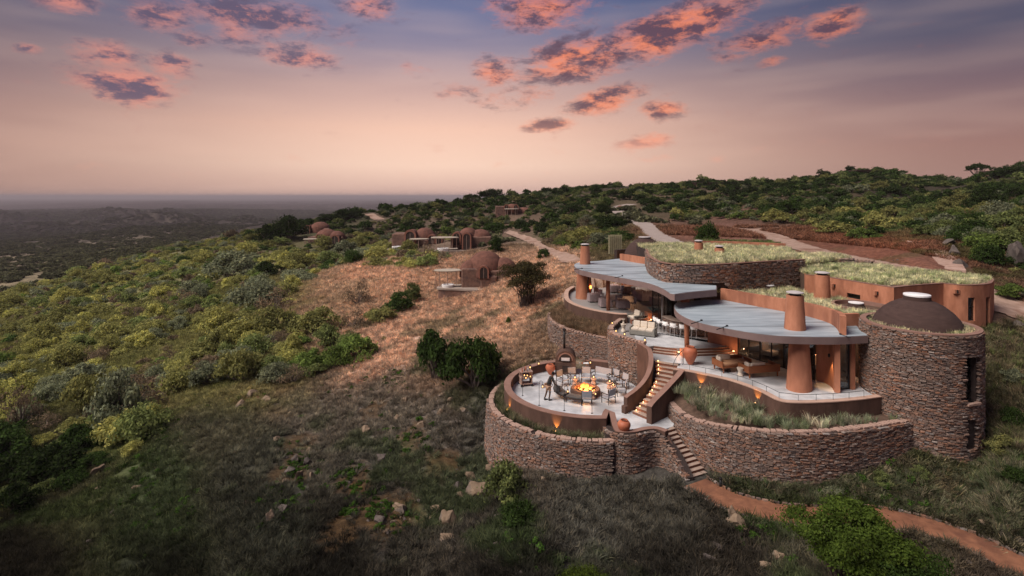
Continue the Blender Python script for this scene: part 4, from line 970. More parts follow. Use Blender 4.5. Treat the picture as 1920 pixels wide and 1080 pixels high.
# ================================================================== FURNITURE KINDS
def director_chair(w=.62):
    mb = empty('armchair', (0,0,0)); ww = w/2
    for sx in (-1,1):
        for sy, h in ((-1,.62),(1,.95)):
            MB().tube([(sx*ww,sy*.28,0),(sx*ww,sy*.30,h)], .024, 6).build('leg', M['darkwood'], mb)
        MB().box((sx*ww,-.0,.635), (.055,.62,.03)).build('armrest', M['darkwood'], mb)
        MB().box((sx*ww,0,.33), (.03,.58,.03)).build('side_rail', M['darkwood'], mb)
    MB().box((0,-.02,.40), (w-.02,.58,.05)).build('seat', M['canvas'], mb, bevel=.015)
    MB().box((0,.31,.74), (w-.02,.05,.42), M=Matrix.Rotation(-.14,3,'X')).build('backrest', M['canvas'], mb, bevel=.015)
    return mb
A1_ = director_chair(); A2_ = director_chair(1.25); A2_.name = 'garden_sofa'
chairs = [ # px, py of the floor spot, extra turn, label
 (1055,722,0,'grey canvas armchair nearest the person, on the left of the fire'), (1075,717,0,'grey canvas armchair in front of the pizza oven niche'),
 (1099,716,0,'grey canvas armchair directly behind the flames, backing on to the bench wall'), (1150,720,0,'grey canvas armchair right of the two-seat sofa by the bench'),
 (1167,728,.2,'grey canvas armchair at the far right of the ring, near the stair wall'), (1165,741,0,'grey canvas armchair on the right of the fire with its side to the stair wall'),
 (1141,755,0,'grey canvas armchair front right of the fire, turned half away'), (1100,758,0,'grey canvas armchair in front of the fire, seen from behind')]
for i, (px, py, tw, lb) in enumerate(chairs):
    x, y = P(px, py, 0); o = A1_ if i == 0 else copy_tree(A1_)
    o.location = (x, y, 0); o.rotation_euler[2] = math.atan2(pit[1]-y, pit[0]-x)+PI/2+tw; tag(o, lb, 'chair', 'armchairs round the fire pit')
x, y = P(1128,717,0); A2_.location = (x, y, 0); A2_.rotation_euler[2] = math.atan2(pit[1]-y, pit[0]-x)+PI/2; tag(A2_, 'grey canvas two-seat garden sofa behind the fire beside the bench', 'sofa')
# low curved benches with charcoal cushions
def curved_bench(label, r0, a0, a1, cush):
    root = empty('curved_bench', (pit[0], pit[1], 0), label=label, cat='bench', group='curved benches round the fire pit')
    arc = lambda r, n=8: [(r*math.cos(math.radians(a0+(a1-a0)*k/n)), r*math.sin(math.radians(a0+(a1-a0)*k/n))) for k in range(n+1)]
    MB().strip(arc(r0), .62, .3, .36, side=-1).build('frame', M['darkwood'], root)
    MB().strip(arc(r0+.03), .56, .36, .46, side=-1).build('seat_cushion', M['greycushion'], root, bevel=.02)
    for p in (arc(r0+.06)[0], arc(r0+.06)[-1], arc(r0+.54)[0], arc(r0+.54)[-1]): MB().tube([(p[0],p[1],0),(p[0],p[1],.3)], .03, 6).build('leg', M['darkwood'], root)
    for t in cush: q = math.radians(a0+(a1-a0)*t); MB().box(((r0+.5)*math.cos(q), (r0+.5)*math.sin(q), .62), (.16,.5,.36), q, taper=.8).build('back_cushion', M['greycushion'], root, bevel=.05)
curved_bench('long curved low bench with charcoal back cushions in front of the person', 1.5, 172, 222, (.1,.35,.6)); curved_bench('short backless curved bench with charcoal pad, front left of the fire', 1.5, 226, 256, ())
# lantern stools
def lantern(parent_name='lantern', r=.09, h=.26, lit=True, **k):
    root = empty(parent_name, (0,0,0), **k)
    MB().lathe([(r,0),(r,.03),(.01,.03)], n=10).build('base', M['metal'], root); MB().lathe([(r*.8,.03),(r*.95,h*.45),(r*.7,h*.8)], n=10).build('glass', M['glass'], root, smooth=True)
    MB().lathe([(.001,.03),(r*.45,.04),(r*.45,h*.4),(.001,h*.55)], n=8).build('candle', M['candle'], root, smooth=True)
    MB().lathe([(r*.9,h*.8),(r*.3,h),(.01,h*1.05)], n=10).build('lid', M['metal'], root); return root
def stool():
    root = empty('lantern_stool', (0,0,0)); MB().lathe([(.17,0),(.2,.1),(.13,.25),(.2,.4),(.19,.44),(.01,.44)], n=16).build('stool_body', M['palewood'], root, auto=True); return root
st0 = stool(); ln0 = lantern()
for i, (px, py, lb) in enumerate([(1078,722,'behind the fire on its left'), (1113,721,'behind the fire on its right'), (1143,729,'among the right chairs, far one'), (1150,736,'among the right chairs, near one'), (1111,748,'in front of the fire pit')]):
    x, y = P(px, py, 0); o = st0 if i == 0 else copy_tree(st0); o.location = (x, y, 0); tag(o, 'pale wooden lantern stool '+lb, 'stool', 'lantern stools round the fire')
    l = ln0 if i == 0 else copy_tree(ln0); l.location = (x, y, .44); tag(l, 'glowing lantern on a wooden stool '+lb, 'lantern', 'lanterns on the stools round the fire')
    point_light('candle_light', (x, y-.25, .66), 2.2, (1,.6,.3), .08)
# shepherd hooks with hanging lanterns
def hook():
    root = empty('hook_pole', (0,0,0)); MB().tube([(0,0,0),(0,0,1.35),(.03,0,1.48),(.12,0,1.53),(.2,0,1.47),(.21,0,1.36)], .014, 6).build('pole', M['metal'], root, smooth=True); MB().lathe([(.07,0),(.07,.012),(.01,.015)], n=10).build('foot', M['metal'], root); return root
hk0 = hook(); hl0 = lantern('hanging_lantern', .07, .24)
for i, (px, py, lb) in enumerate([(980,742,'near the drinks trolley'), (1011,760,'beside the person'), (1058,770,'in front of the curved benches'), (1110,775,'by the parapet end in front of the chairs')]):
    x, y = P(px, py, 0); o = hk0 if i == 0 else copy_tree(hk0); o.location = (x, y, 0); tag(o, 'black hook pole with lantern '+lb, 'lantern pole', 'shepherd hook poles inside the parapet')
    l = hl0 if i == 0 else copy_tree(hl0); l.location = (x+.21, y, 1.09); tag(l, 'lit lantern hanging from a hook pole '+lb, 'lantern', 'lanterns hanging from hook poles')
# drinks trolley
tx, ty = P(986,722,0); tr = empty('drinks_trolley', (tx, ty, 0), .25, label='weathered wooden drinks trolley on wheels at the left parapet', cat='trolley')
for sx in (-1,1):
    for sy in (-1,1): MB().box((sx*.36,sy*.24,.55), (.07,.07,.85)).build('post', M['palewood'], tr)
for z in (.16,.58,.97): MB().box((0,0,z), (.86,.6,.05)).build('shelf', M['palewood'], tr, bevel=.01)
for sx in (-1,1): MB().box((sx*.36,0,.36), (.03,.42,.36)).build('side_panel', M['palewood'], tr)
for sx in (-.38,.38): MB().tube([(sx,-.3,.07),(sx,-.36,.07)], .085, 14).build('wheel', M['metal'], tr); MB().tube([(sx,.3,.07),(sx,.36,.07)], .085, 14).build('wheel', M['metal'], tr)
for k, (a, b) in enumerate(((-.25,.05),(-.12,-.1),(0,.1),(.14,-.05),(.27,.08),(.05,-.18),(-.3,-.15))):
    r = empty('bottle', (tx+a*math.cos(.25)-b*math.sin(.25), ty+a*math.sin(.25)+b*math.cos(.25), .995), label=['front left clear','back clear','middle red','front centre white','right clear','rear clay','leftmost dark'][k]+' bottle standing on top of the drinks trolley', cat='bottle', group='bottles on the drinks trolley')
    MB().lathe([(.035,0),(.035,.13),(.012,.18),(.012,.24+.02*(k%3)),(.001,.25+.02*(k%3))], n=10).build('bottle_glass', [M['glass'], M['metal'], M['terracotta'], M['white']][k%4], r, smooth=True)
for k, (a, b, z) in enumerate(((.1,.0,.6),(-.1,.05,.6),(.3,-.2,.6))):
    l = copy_tree(ln0); l.location = (tx+a, ty+b, z); l.scale = (.8,.8,.8); tag(l, ['lit lantern on the middle shelf of the drinks trolley, right one','lit lantern on the middle shelf of the drinks trolley, left one','lit lantern at the front corner of the trolley shelf'][k], 'lantern', 'lanterns on the trolley')
# terracotta pots
def pot(px, py, z, r, h, label, squat=False):
    x, y = P(px, py, z); root = empty('terracotta_pot', (x, y, z), label=label, cat='pot')
    prof = [(.45,0),(.8,.2),(1,.5),(.98,.68),(.72,.88),(.5,.93),(.55,1.0),(.44,1.0),(.42,.9)] if squat else [(.3,0),(.62,.22),(.93,.52),(1,.72),(.86,.88),(.55,.96),(.6,1.0),(.48,1.0),(.45,.92)]
    MB().lathe([(a*r, b*h) for a, b in prof], n=28).build('pot_body', M['terracotta'], root, auto=True, smooth=False)
    MB().lathe([(.46*r, .9*h),(.01,.88*h)], n=16).build('pot_opening', M['dark'], root)
pot(1032,702,0,.36,.76,'terracotta urn standing by the back parapet left of the pizza oven'); pot(1170,808,.16,.36,.62,'squat terracotta pot on the landing corner beside the low kerb', True)
pot(1294,683,LG,.45,1.15,'large glossy terracotta urn at the head of the stairs under the slim column')
# pizza oven
ox, oy = P(1062,701,0); ov = empty('pizza_oven', (ox, oy+.55, 0), -.12, label='brown arched pizza oven with a tall black flue at the back of the fire terrace', cat='oven')
arch_p = lambda w, h, n=12: [(math.cos(t)*w, h+math.sin(t)*w) for t in np.linspace(0, PI, n)]
pl = arch_p(.74, .95); sil = [(-.74,0)]+pl[::-1]+[(.74,0)]
MB().box((0,0,.42), (1.5,1.3,.84)).build('oven_base', M['brown'], ov, bevel=.03)
mb = MB(); k = len(pl)+0
def extr(mb, prof, y0, y1):
    n = len(prof); mb.add([(x,y0,z) for x,z in prof]+[(x,y1,z) for x,z in prof], [tuple(range(n)), tuple(range(2*n-1,n-1,-1))]+[(i,i+n,(i+1)%n+n,(i+1)%n) for i in range(n)])
top_p = [(-.74,.84)]+[(x,z) for x,z in arch_p(.74,.93)[::-1]]+[(.74,.84)]
extr(mb, top_p, -.6, .8); mb.build('oven_vault', M['brown'], ov, auto=True)
mb = MB(); extr(mb, [(-.45,.95)]+arch_p(.45,1.05)[::-1]+[(.45,.95)], -.62, -.5); mb.build('oven_mouth', M['dark'], ov)
MB().box((0,-.66,1.1), (.6,.04,.22), M=Matrix.Rotation(-.35,3,'X')).build('oven_door', M['capmetal'], ov)
MB().box((0,-.655,.4), (.5,.02,.42)).build('log_niche', M['dark'], ov)
mb = MB(); w0 = arch_p(.56,1.0); w1 = arch_p(.47,1.0)
for i in range(len(w0)-1): mb.add([(w0[i][0],-.63,w0[i][1]),(w0[i+1][0],-.63,w0[i+1][1]),(w1[i+1][0],-.63,w1[i+1][1]),(w1[i][0],-.63,w1[i][1]),(w0[i][0],-.6,w0[i][1]),(w0[i+1][0],-.6,w0[i+1][1])], [(0,1,2,3),(0,4,5,1)])
mb.build('mouth_trim', M['brown_top'], ov)
MB().tube([(-.1,.2,1.5),(-.1,.2,3.0)], .085, 12).build('flue', M['metal'], ov, smooth=True); MB().lathe([(.09,3.0),(.14,3.02),(.14,3.1),(.01,3.16)], (-.1,.2,0), 12).build('flue_cap', M['metal'], ov)
# lanterns and a tray on the back wall
for px, py, lb in ((1010,683,'lantern on the rim of the back parapet left of the urn'),(994,690,'lantern on the back parapet behind the drinks trolley'),(1107,681,'lantern on the back wall right of the pizza oven')):
    x, y = P(px, py, .66); l = copy_tree(ln0); l.location = (x, y, .63); tag(l, 'small '+lb, 'lantern')
tx2, ty2 = P(1098,682,.66); r = empty('serving_tray', (tx2, ty2, .665), label='white oval tray on the back wall beside the pizza oven', cat='tray'); MB().lathe([(.01,.01),(.2,.01),(.26,.04),(.26,.05)], n=20, sy=.5).build('tray_dish', M['white'], r)
for k in range(3): x, y = P(1082+k*5, 682, .66); r = empty('small_jar', (x, y, .665), label=['cream','grey','terracotta'][k]+' small jar standing on the back wall by the oven', cat='jar', group='jars on the back wall'); MB().lathe([(.05,0),(.06,.05),(.04,.1),(.001,.1)], n=10).build('jar_body', [M['cushion'],M['capmetal'],M['terracotta']][k], r)

# ================================================================== PERSON
def skin_body(name, verts, edges, radii, mat, parent, root_i=0, sub=2):
    me = bpy.data.meshes.new(name); me.from_pydata(verts, edges, []); o = link(name, me, None, parent)
    o.modifiers.new('skin', 'SKIN').use_smooth_shade = True; sk = me.skin_vertices[0].data
    for i, r in enumerate(radii): sk[i].radius = (r, r) if not isinstance(r, tuple) else r
    sk[root_i].use_root = True
    m = o.modifiers.new('sub', 'SUBSURF'); m.levels = sub; m.render_levels = sub; me.materials.append(mat); return o
px_, py_ = P(1029,750,0); per = empty('person', (px_, py_, 0), math.radians(-62), label='person in black shirt and khaki shorts leaning forward beside the curved bench', cat='person')
# facing +Y locally, leaning forward; z up
V = [(0,-.02,.92),(0,.06,1.12),(0,.16,1.32),(0,.24,1.45),(0,.29,1.52),(0,.33,1.60),(0,.34,1.69),      # pelvis..head
     (.09,-.02,.86),(.10,.03,.48),(.11,-.05,.09),(.11,.07,.035),(.11,.15,.03),  # right leg
     (-.09,-.02,.86),(-.10,-.10,.50),(-.11,-.24,.11),(-.11,-.13,.035),(-.11,-.05,.03),
     (.17,.20,1.38),(.24,.22,1.12),(.22,.40,.95),(.21,.46,.90),
     (-.17,.20,1.38),(-.25,.16,1.12),(-.22,.32,.93),(-.21,.38,.88)]
E = [(0,1),(1,2),(2,3),(3,4),(4,5),(5,6),(0,7),(7,8),(8,9),(9,10),(10,11),(0,12),(12,13),(13,14),(14,15),(15,16),(3,17),(17,18),(18,19),(19,20),(3,21),(21,22),(22,23),(23,24)]
Rr = [.14,.125,.14,.09,.052,.085,.07,.095,.06,.042,.04,.03,.095,.06,.042,.04,.03,.058,.042,.032,.028,.058,.042,.032,.028]
skin_body('body', V, E, Rr, M['skin'], per)
for (hx, hy, hz_, dx) in ((.21,.46,.90,1),(-.21,.38,.88,-1)):       # palm with five fingers
    b = V.index((hx,hy,hz_)); base = Vector((hx,hy,hz_)); d = Vector((0,.6,-.75)).normalized(); s_ = Vector((1,0,0))
    for f in range(4):
        q = base+s_*(f-1.5)*.019+d*.02; ln_ = (.062,.072,.068,.052)[f]
        skin_body('finger', [tuple(q), tuple(q+d*ln_*.5), tuple(q+d*ln_*.8+Vector((0,-.015,-.02))), tuple(q+d*ln_+Vector((0,-.035,-.03)))], [(0,1),(1,2),(2,3)], [.0095,.009,.008,.0065], M['skin'], per, sub=1)
    q = base+s_*-dx*.03; skin_body('thumb', [tuple(base), tuple(q+d*.02), tuple(q+d*.05-s_*dx*.01)], [(0,1),(1,2)], [.012,.010,.008], M['skin'], per, sub=1)
skin_body('shirt', [(0,-.03,.93),(0,.06,1.12),(0,.16,1.32),(0,.235,1.44),(.17,.20,1.385),(.235,.215,1.17),(-.17,.20,1.385),(-.24,.17,1.17)], [(0,1),(1,2),(2,3),(3,4),(4,5),(3,6),(6,7)], [.155,.145,.155,.09,.072,.062,.072,.062], M['blackcloth'], per)
skin_body('shorts', [(0,-.02,.93),(.095,-.01,.84),(.10,.02,.56),(-.095,-.03,.84),(-.10,-.085,.57)], [(0,1),(1,2),(0,3),(3,4)], [.152,.108,.088,.108,.088], M['khaki'], per)
for sx, yy in ((.11,.05),(-.11,-.14)):
    MB().box((sx,yy,.035), (.1,.28,.07), taper=.75).build('shoe', M['blackcloth'], per, bevel=.02)
    MB().tube([(sx, yy-.11, .05),(sx*.98, yy-.09, .2)], [.05,.052], 10).build('sock', M['greycushion'], per)
MB().lathe([(.001,.11),(.05,.1),(.088,.05),(.096,0),(.09,-.04),(.075,-.06)], (0,.325,1.66), 16).build('hair', M['hair'], per, smooth=True)
for sx in (-1,1):
    MB().lathe([(.001,-.012),(.012,0),(.001,.012)], (sx*.032,.413,1.655), 8).build('eye', M['white'], per); MB().lathe([(.001,-.03),(.012,0),(.001,.03)], (sx*.086,.335,1.645), 8).build('ear', M['skin'], per)
MB().lathe([(.016,-.02),(.012,.0),(.003,.025)], (0,.425,1.635), 8).build('nose', M['skin'], per); MB().box((0,.415,1.59), (.045,.012,.012)).build('mouth', M['terracotta'], per)
bag = empty('tan_bag', (px_, py_, 0), math.radians(-62), label='tan shoulder bag carried at the hip of the person', cat='bag'); MB().box((-.22,-.1,.9), (.14,.28,.3), taper=.8).build('bag_body', M['khaki'], bag, bevel=.05); MB().tube([(-.2,-.05,1.05),(-.13,.1,1.38),(.1,.2,1.42),(.2,.05,1.2)], .014, 6).build('strap', M['khaki'], bag)

# ================================================================== STEP LIGHTS, UPLIGHTS
for k in range(0, 13, 1):
    if k in (3,8): continue
    i = k; a, b = UL[i], UL[min(i+1,13)]; r_ = UR[i]; t = .13
    x, y = a[0]+(r_[0]-a[0])*t+(b[0]-a[0])*.5, a[1]+(r_[1]-a[1])*t+(b[1]-a[1])*.5; z = LG*(i+1)/13
    l = empty('candle_holder', (x, y, z), label='small glowing candle on the '+['bottom','second','third','','fifth','sixth','seventh','eighth','','tenth','eleventh','twelfth','top'][k]+' upper step at the wall side', cat='candle', group='candles on the upper steps')
    MB().lathe([(.04,0),(.045,.05),(.03,.05)], n=10).build('cup', M['glass'], l); MB().lathe([(.001,0),(.026,.01),(.026,.07),(.001,.1)], n=8).build('flame', M['warmlamp'], l)
    if k % 2 == 0: point_light('candle_light', (x+.02, y-.05, z+.14), .8, (1,.6,.32), .05)
def uplight(px, py, z, wall_dir, lab, e=30):
    x, y = P(px, py, z); r = empty('garden_uplight', (x, y, z), label=lab, cat='light')
    MB().tube([(0,0,-.1),(0,0,.12)], .045, 10).build('housing', M['metal'], r); MB().lathe([(.04,.121),(.001,.125)], n=10).build('lens', M['warmlamp'], r)
    spot_light('uplight_beam', (x, y, z+.16), (wall_dir[0]*.42, wall_dir[1]*.42, 1), e, 62, (1,.42,.08), r=.02).parent = None
def toward(x, y, tx, ty): d = Vector((tx-x, ty-y, 0)).normalized(); return (d.x, d.y)
for px, py, z, lab in ((963,770,-.4,'brass uplight glowing on the left end of the fire terrace parapet'), (1050,803,-.4,'brass uplight glowing on the front of the fire terrace parapet')):
    x, y = P(px, py, z); d = toward(x, y, FX, FY); q = math.hypot(x-FX, y-FY); x = FX-d[0]*5.58; y = FY-d[1]*5.58
    pxx = x/y*F+960; pyy = HY+(H-z)/y*F; uplight(pxx, pyy, z, d, lab)
def near_edge(px, path, d):
    best = min(path, key=lambda p: abs(p[0]/p[1]*F+960-px)); i = path.index(best); n = normals(path)[i]; return (best[0]-n[0]*d, best[1]-n[1]*d), n
for px, zz, lab in ((1313,1.42,'uplight glowing orange on the terrace wall, left one above the planter grass'), (1422,1.5,'uplight glowing orange on the terrace wall, right one among the planter grass')):
    (x, y), n = near_edge(px, edge, .2); uplight(x/y*F+960, HY+(H-zz)/y*F, zz, n, lab)
# wall lamp on the curved wall
wl = (17.93, 30.05); r = empty('wall_lamp', (wl[0]-.02, wl[1], LG+1.75), label='small downlight glowing on the curved orange wall', cat='wall lamp')
MB().lathe([(.05,0),(.07,.12),(.03,.2),(.001,.2)], (-.06,-.02,0), 12).build('shade', M['metal'], r); MB().lathe([(.001,.0),(.045,.01),(.04,.04)], (-.06,-.02,0), 10).build('bulb', M['warmlamp'], r)
spot_light('wall_lamp_beam', (wl[0]-.12, wl[1]-.03, LG+1.72), (.1,0,-1), 30, 60, (1,.55,.22))
# step lights at the right end of the curved steps, and by the dining steps
for x, y, z in ((15.1,36.35,2.45),(15.25,36.0,2.3),(11.3,36.15,2.45),(11.45,43.9,2.85)):
    r = empty('step_light', (x, y, z), label='small warm step light '+('on the upper curved step by the orange wall' if y == 36.35 else 'on the lower curved step by the orange wall' if y == 36.0 else 'beside the terracotta urn' if y == 36.15 else 'at the planter box'), cat='light', group='recessed step lights'); MB().box((0,0,0), (.1,.05,.05)).build('lens', M['warmlamp'], r); point_light('step_glow', (x-.12, y-.15, z+.05), 2.2, (1,.5,.25), .04)
# interior lamps: warm glow behind the glass
for x, y, z, e in ((17.6,37.0,4.2,30),(18.9,34.0,4.2,26),(20.0,33.2,4.3,16)):
    r = empty('pendant_lamp', (x, y, z), label='warm lamp hanging inside the lounge '+('behind the left panes' if x < 18 else 'behind the thick column' if x < 19.5 else 'beside the tower'), cat='lamp', group='lamps inside the lounge'); MB().lathe([(.16,0),(.2,.1),(.12,.25),(.001,.26)], n=16).build('shade', M['glasslit'], r); MB().tube([(0,0,.25),(0,0,.75)], .01, 5).build('cord', M['metal'], r); point_light('lounge_glow', (x, y, z-.25), e, (1,.5,.25), .15)
for x, y, lb in ((17.4,36.0,'dim armchair inside the lounge behind the left panes'), (18.4,34.6,'dim armchair inside the lounge behind the middle panes'), (19.2,33.0,'dim armchair inside the lounge near the thick column')):
    r = empty('lounge_chair', (x, y, LG), .6, label=lb, cat='chair'); MB().box((0,0,.25), (.8,.8,.3)).build('seat', M['cushion'], r, bevel=.05); MB().box((0,.38,.6), (.8,.16,.6)).build('backrest', M['cushion'], r, bevel=.05)
bs = empty('bookcase', (18.6,39.3,LG), .1, label='tall shelves with pale objects at the back of the lounge', cat='shelves')
for k in range(5): MB().box((0,0,.3+k*.5), (3.2,.35,.04)).build('shelf', M['wood'], bs)
for k in range(5): MB().box((-1.6+k*.8,0,1.25), (.05,.36,2.5)).build('upright', M['wood'], bs)
# bollard
bx_, by_ = P(1351,900,-1.15); r = empty('bollard_light', (bx_, by_, g1(bx_,by_)), label='short black bollard light beside the red path below the long stone wall', cat='bollard'); MB().tube([(0,0,-.1),(0,0,.36)], .06, 12).build('post', M['metal'], r, smooth=True); MB().lathe([(.07,.36),(.075,.44),(.001,.47)], n=12).build('cap', M['metal'], r)

# ================================================================== LOUNGE TERRACE FURNITURE
def daybed(px, py, rz, lb, back):
    x, y = P(px, py, LG); r = empty('daybed', (x, y, LG), rz, label=lb, cat='daybed')
    for sx in (-.95,.95):
        for sy in (-.42,.42): MB().tube([(sx,sy,0),(sx*1.0,sy,.34)], [.04,.055], 8).build('leg', M['wood'], r)
    MB().box((0,0,.36), (2.15,1.02,.12)).build('frame', M['wood'], r, bevel=.015); MB().box((.0,0,.48), (1.95,.9,.16)).build('mattress', M['sandcushion'], r, bevel=.05)
    MB().box((0,-back*.49,.56), (2.15,.05,.36)).build('side_rail', M['wood'], r, bevel=.01)
    for sx in (-1.05,1.05): MB().box((sx,0,.54), (.06,1.0,.32)).build('end_panel', M['wood'], r, bevel=.01)
    MB().box((-.35,-back*.34,.72), (.95,.16,.34), M=Matrix.Rotation(back*.25,3,'X')).build('bolster_cushion', M['cushion'], r, bevel=.06); MB().box((-.88,-back*.1,.7), (.16,.42,.34)).build('cushion', M['cushion'], r, bevel=.06)
daybed(1372,693,.30,'wooden daybed with sand coloured mattress nearer the curved steps', -1); daybed(1423,703,.22,'wooden daybed with high back rail turned to the terrace edge', 1)
def side_table(px, py, z, lb, mat, r0=.17, h=.42):
    x, y = P(px, py, z); r = empty('side_table', (x, y, z), label=lb, cat='side table'); MB().lathe([(r0*.8,0),(r0*.9,.04),(r0*.5,h*.45),(r0*.95,h*.9),(r0,h),(.001,h)], n=20).build('table_body', mat, r, auto=True); return x, y
side_table(1357,697,LG,'dark bronze side table by the first daybed, left one', M['darkwood']); side_table(1366,697,LG,'dark bronze side table by the first daybed, right one', M['darkwood'])
x, y = side_table(1388,705,LG,'white hourglass side table at the foot of the second daybed', M['cushion'], .2, .5)
x, y = side_table(1398,688,LG,'low round wooden coffee table between the two daybeds', M['wood'], .3, .42)
for k, (a, b, s) in enumerate(((-.12,.0,.13),(.1,.05,.1),(.0,-.12,.08))):
    r = empty('ceramic_pot', (x+a, y+b, LG+.42), label=['tall cream ceramic pot on the coffee table','mid cream ceramic pot on the coffee table','smallest cream ceramic pot on the coffee table'][k], cat='pot'); MB().lathe([(s*.5,0),(s,s*.8),(s*.5,s*1.7),(s*.7,s*1.9),(.001,s*1.8)], n=16).build('pot_body', M['cushion'], r, auto=True)
# railing along the terrace edge
rl = empty('railing', label='low thin steel railing along the curb of the lounge terrace', cat='railing')
rpth = resample(offset(edge, .22), .9); rpth = rpth[:-1]
MB().tube([(p[0],p[1],LG+.42) for p in rpth], .014, 6).build('handrail', M['rail'], rl, smooth=True)
for p in rpth[::1]: MB().tube([(p[0],p[1],LG),(p[0],p[1],LG+.42)], .011, 5).build('baluster', M['rail'], rl)
r = empty('railing', label='short curved handrail at the head of the upper steps', cat='railing'); hx, hy = P(1279,684,LG)
for dx in (0,.12): MB().tube([(hx+dx,hy+dx,LG),(hx+dx,hy+dx,LG+.95)], .018, 6).build('post', M['rail'], r)
MB().tube([(hx,hy,LG+.9),(hx-.45,hy-.3,LG+.6),(hx-.75,hy-.55,LG+.2)], .018, 6).build('handrail', M['rail'], r, smooth=True)

# ================================================================== BAR TERRACE
M['sofashell'] = material('grey_green_sofa', (.2,.195,.17), (.27,.26,.235), 6, .9)
def sofa(px, py, rz, lb, w, nc, cat='sofa'):
    x, y = P(px, py, BR); r = empty('sofa' if w > 1.2 else 'upholstered_armchair', (x, y, BR), rz, label=lb, cat=cat)
    MB().box((0,0,.22), (w,.9,.34)).build('base', M['sofashell'], r, bevel=.04); MB().box((0,.42,.52), (w,.14,.62)).build('backrest', M['sofashell'], r, bevel=.05)
    for s in (-1,1): MB().box((s*(w/2-.06),0,.42), (.13,.88,.42)).build('armrest', M['sofashell'], r, bevel=.04)
    for k in range(nc):
        xx = (k-(nc-1)/2)*((w-.26)/nc); MB().box((xx,-.04,.46), ((w-.28)/nc,.78,.17)).build('seat_cushion', M['cushion'], r, bevel=.05)
        MB().box((xx,.3,.74), ((w-.3)/nc,.2,.46), M=Matrix.Rotation(-.2,3,'X')).build('back_cushion', M['cushion'], r, bevel=.07)
    for sx in (-1,1):
        for sy in (-1,1): MB().box((sx*(w/2-.1),sy*.38,.025), (.07,.07,.05)).build('foot', M['metal'], r)
sofa(1206,628,-.5,'cream cushioned sofa with grey green shell near the edge of the bar terrace', 1.9, 3); sofa(1190,604,-1.1,'cream cushioned armchair behind the sofa on the bar terrace', 1.0, 1, 'armchair')
# stone bar counter
cpath = cr([P(1243,617,BR), P(1256,624,BR), P(1273,628,BR), P(1300,631,BR), P(1326,631.5,BR), P(1336,631,BR)], 5)
bar = empty('bar_counter', label='curved dry stone bar counter with a pale top on the bar terrace', cat='bar counter')
MB().strip(offset(cpath,.05), .45, BR, BR+1.0, side=1).build('counter_core', M['mortar'], bar)
stone_faces(bar, resample(cpath, .25), [BR+.05]*99, [BR+1.0]*99, -1, 0, 150, seed=41, lmean=.2)
MB().strip(offset(cpath,-.12), .75, BR+1.0, BR+1.06, side=1).build('counter_top', M['step'], bar)
def stoolb():
    r = empty('bar_stool', (0,0,0))
    for sx in (-1,1):
        for sy in (-1,1): MB().tube([(sx*.19,sy*.19,0),(sx*.15,sy*.15,.68)], .014, 5).build('leg', M['capmetal'], r)
    MB().box((0,0,.7), (.44,.42,.08)).build('seat', M['white'], r, bevel=.02)
    MB().lathe([(.23,.72),(.25,.98),(.27,.99),(.25,.72)], n=12, a0=.25, a1=PI-.25).build('backrest', M['white'], r, smooth=True); return r
sb = stoolb(); sc = offset(cpath, -.55)
for i in range(7):
    t = i/6; q = sc[int(t*(len(sc)-7))]; k = sc.index(q); n = normals(sc)[k]; o = sb if i == 0 else copy_tree(sb); o.location = (q[0], q[1], BR); o.rotation_euler[2] = math.atan2(n[1], n[0])-PI/2+PI+rnd.uniform(-.2,.2)
    o.rotation_euler[2] = math.atan2(n[1], n[0])+PI/2+rnd.uniform(-.2,.2)
    tag(o, ['first','second','third','fourth','fifth','sixth','seventh'][i]+' white bar stool from the stone column, standing at the stone bar', 'bar stool', 'white bar stools at the stone bar')
x, y = side_table(1169,622,BR,'brass pedestal table on the bar terrace beside the armchair', M['cushion'], .22, .6)
r = empty('flower_vase', (x, y, BR+.6), label='small vase of pale flowers on the brass pedestal table', cat='vase'); MB().lathe([(.05,0),(.08,.1),(.04,.2),(.05,.22)], n=12).build('vase_body', M['cushion'], r)
for k in range(9): a = k*2.4; MB().tube([(0,0,.18),(math.cos(a)*.1,math.sin(a)*.1,.34+.03*(k%3))], [.006,.03], 5).build('flower', M['cushion'], r)
for i, (px, py, lb) in enumerate([(1148,607,'beside the dining step'), (1155,622,'left of the pedestal table'), (1171,628,'in front of the pedestal table'), (1209,639,'at the right end by the stair wall'), (1163,594,'at the far end below the dining wall')]):
    x, y = P(px, py, 3.05); l = copy_tree(ln0); l.location = (x, y, 3.03); tag(l, 'lantern on the stone bench wall '+lb, 'lantern', 'lanterns on the bar terrace wall')

# ================================================================== DINING TERRACE
def din_table(px, py, lb, rz=.1, w=.95):
    x, y = P(px, py, DN); r = empty('dining_table', (x, y+.35, DN), rz, label=lb, cat='table', group='cloth covered dining tables')
    mb = MB(); n = 32; prof = []; top = []
    for lvl, (zz, f, wv) in enumerate(((.76,.5,0),(.74,.515,.0),(.4,.54,.02),(.12,.57,.035))):
        for k in range(n):
            a = 2*PI*k/n; c_, s_ = math.cos(a), math.sin(a); m_ = max(abs(c_), abs(s_)); rr = w*f/m_*(1-.04*(1/m_-1))*(1+wv*math.sin(k*PI/1.5))
            prof.append((c_*rr, s_*rr, zz))
    Fs = [tuple(range(n))]
    for l in range(3):
        for k in range(n): Fs.append((l*n+k, l*n+(k+1)%n, (l+1)*n+(k+1)%n, (l+1)*n+k))
    mb.add(prof, Fs).build('tablecloth', M['linen'], r, auto=True)
    MB().tube([(0,0,0),(0,0,.7)], .05, 8).build('pedestal', M['metal'], r)
    return x, y+.35
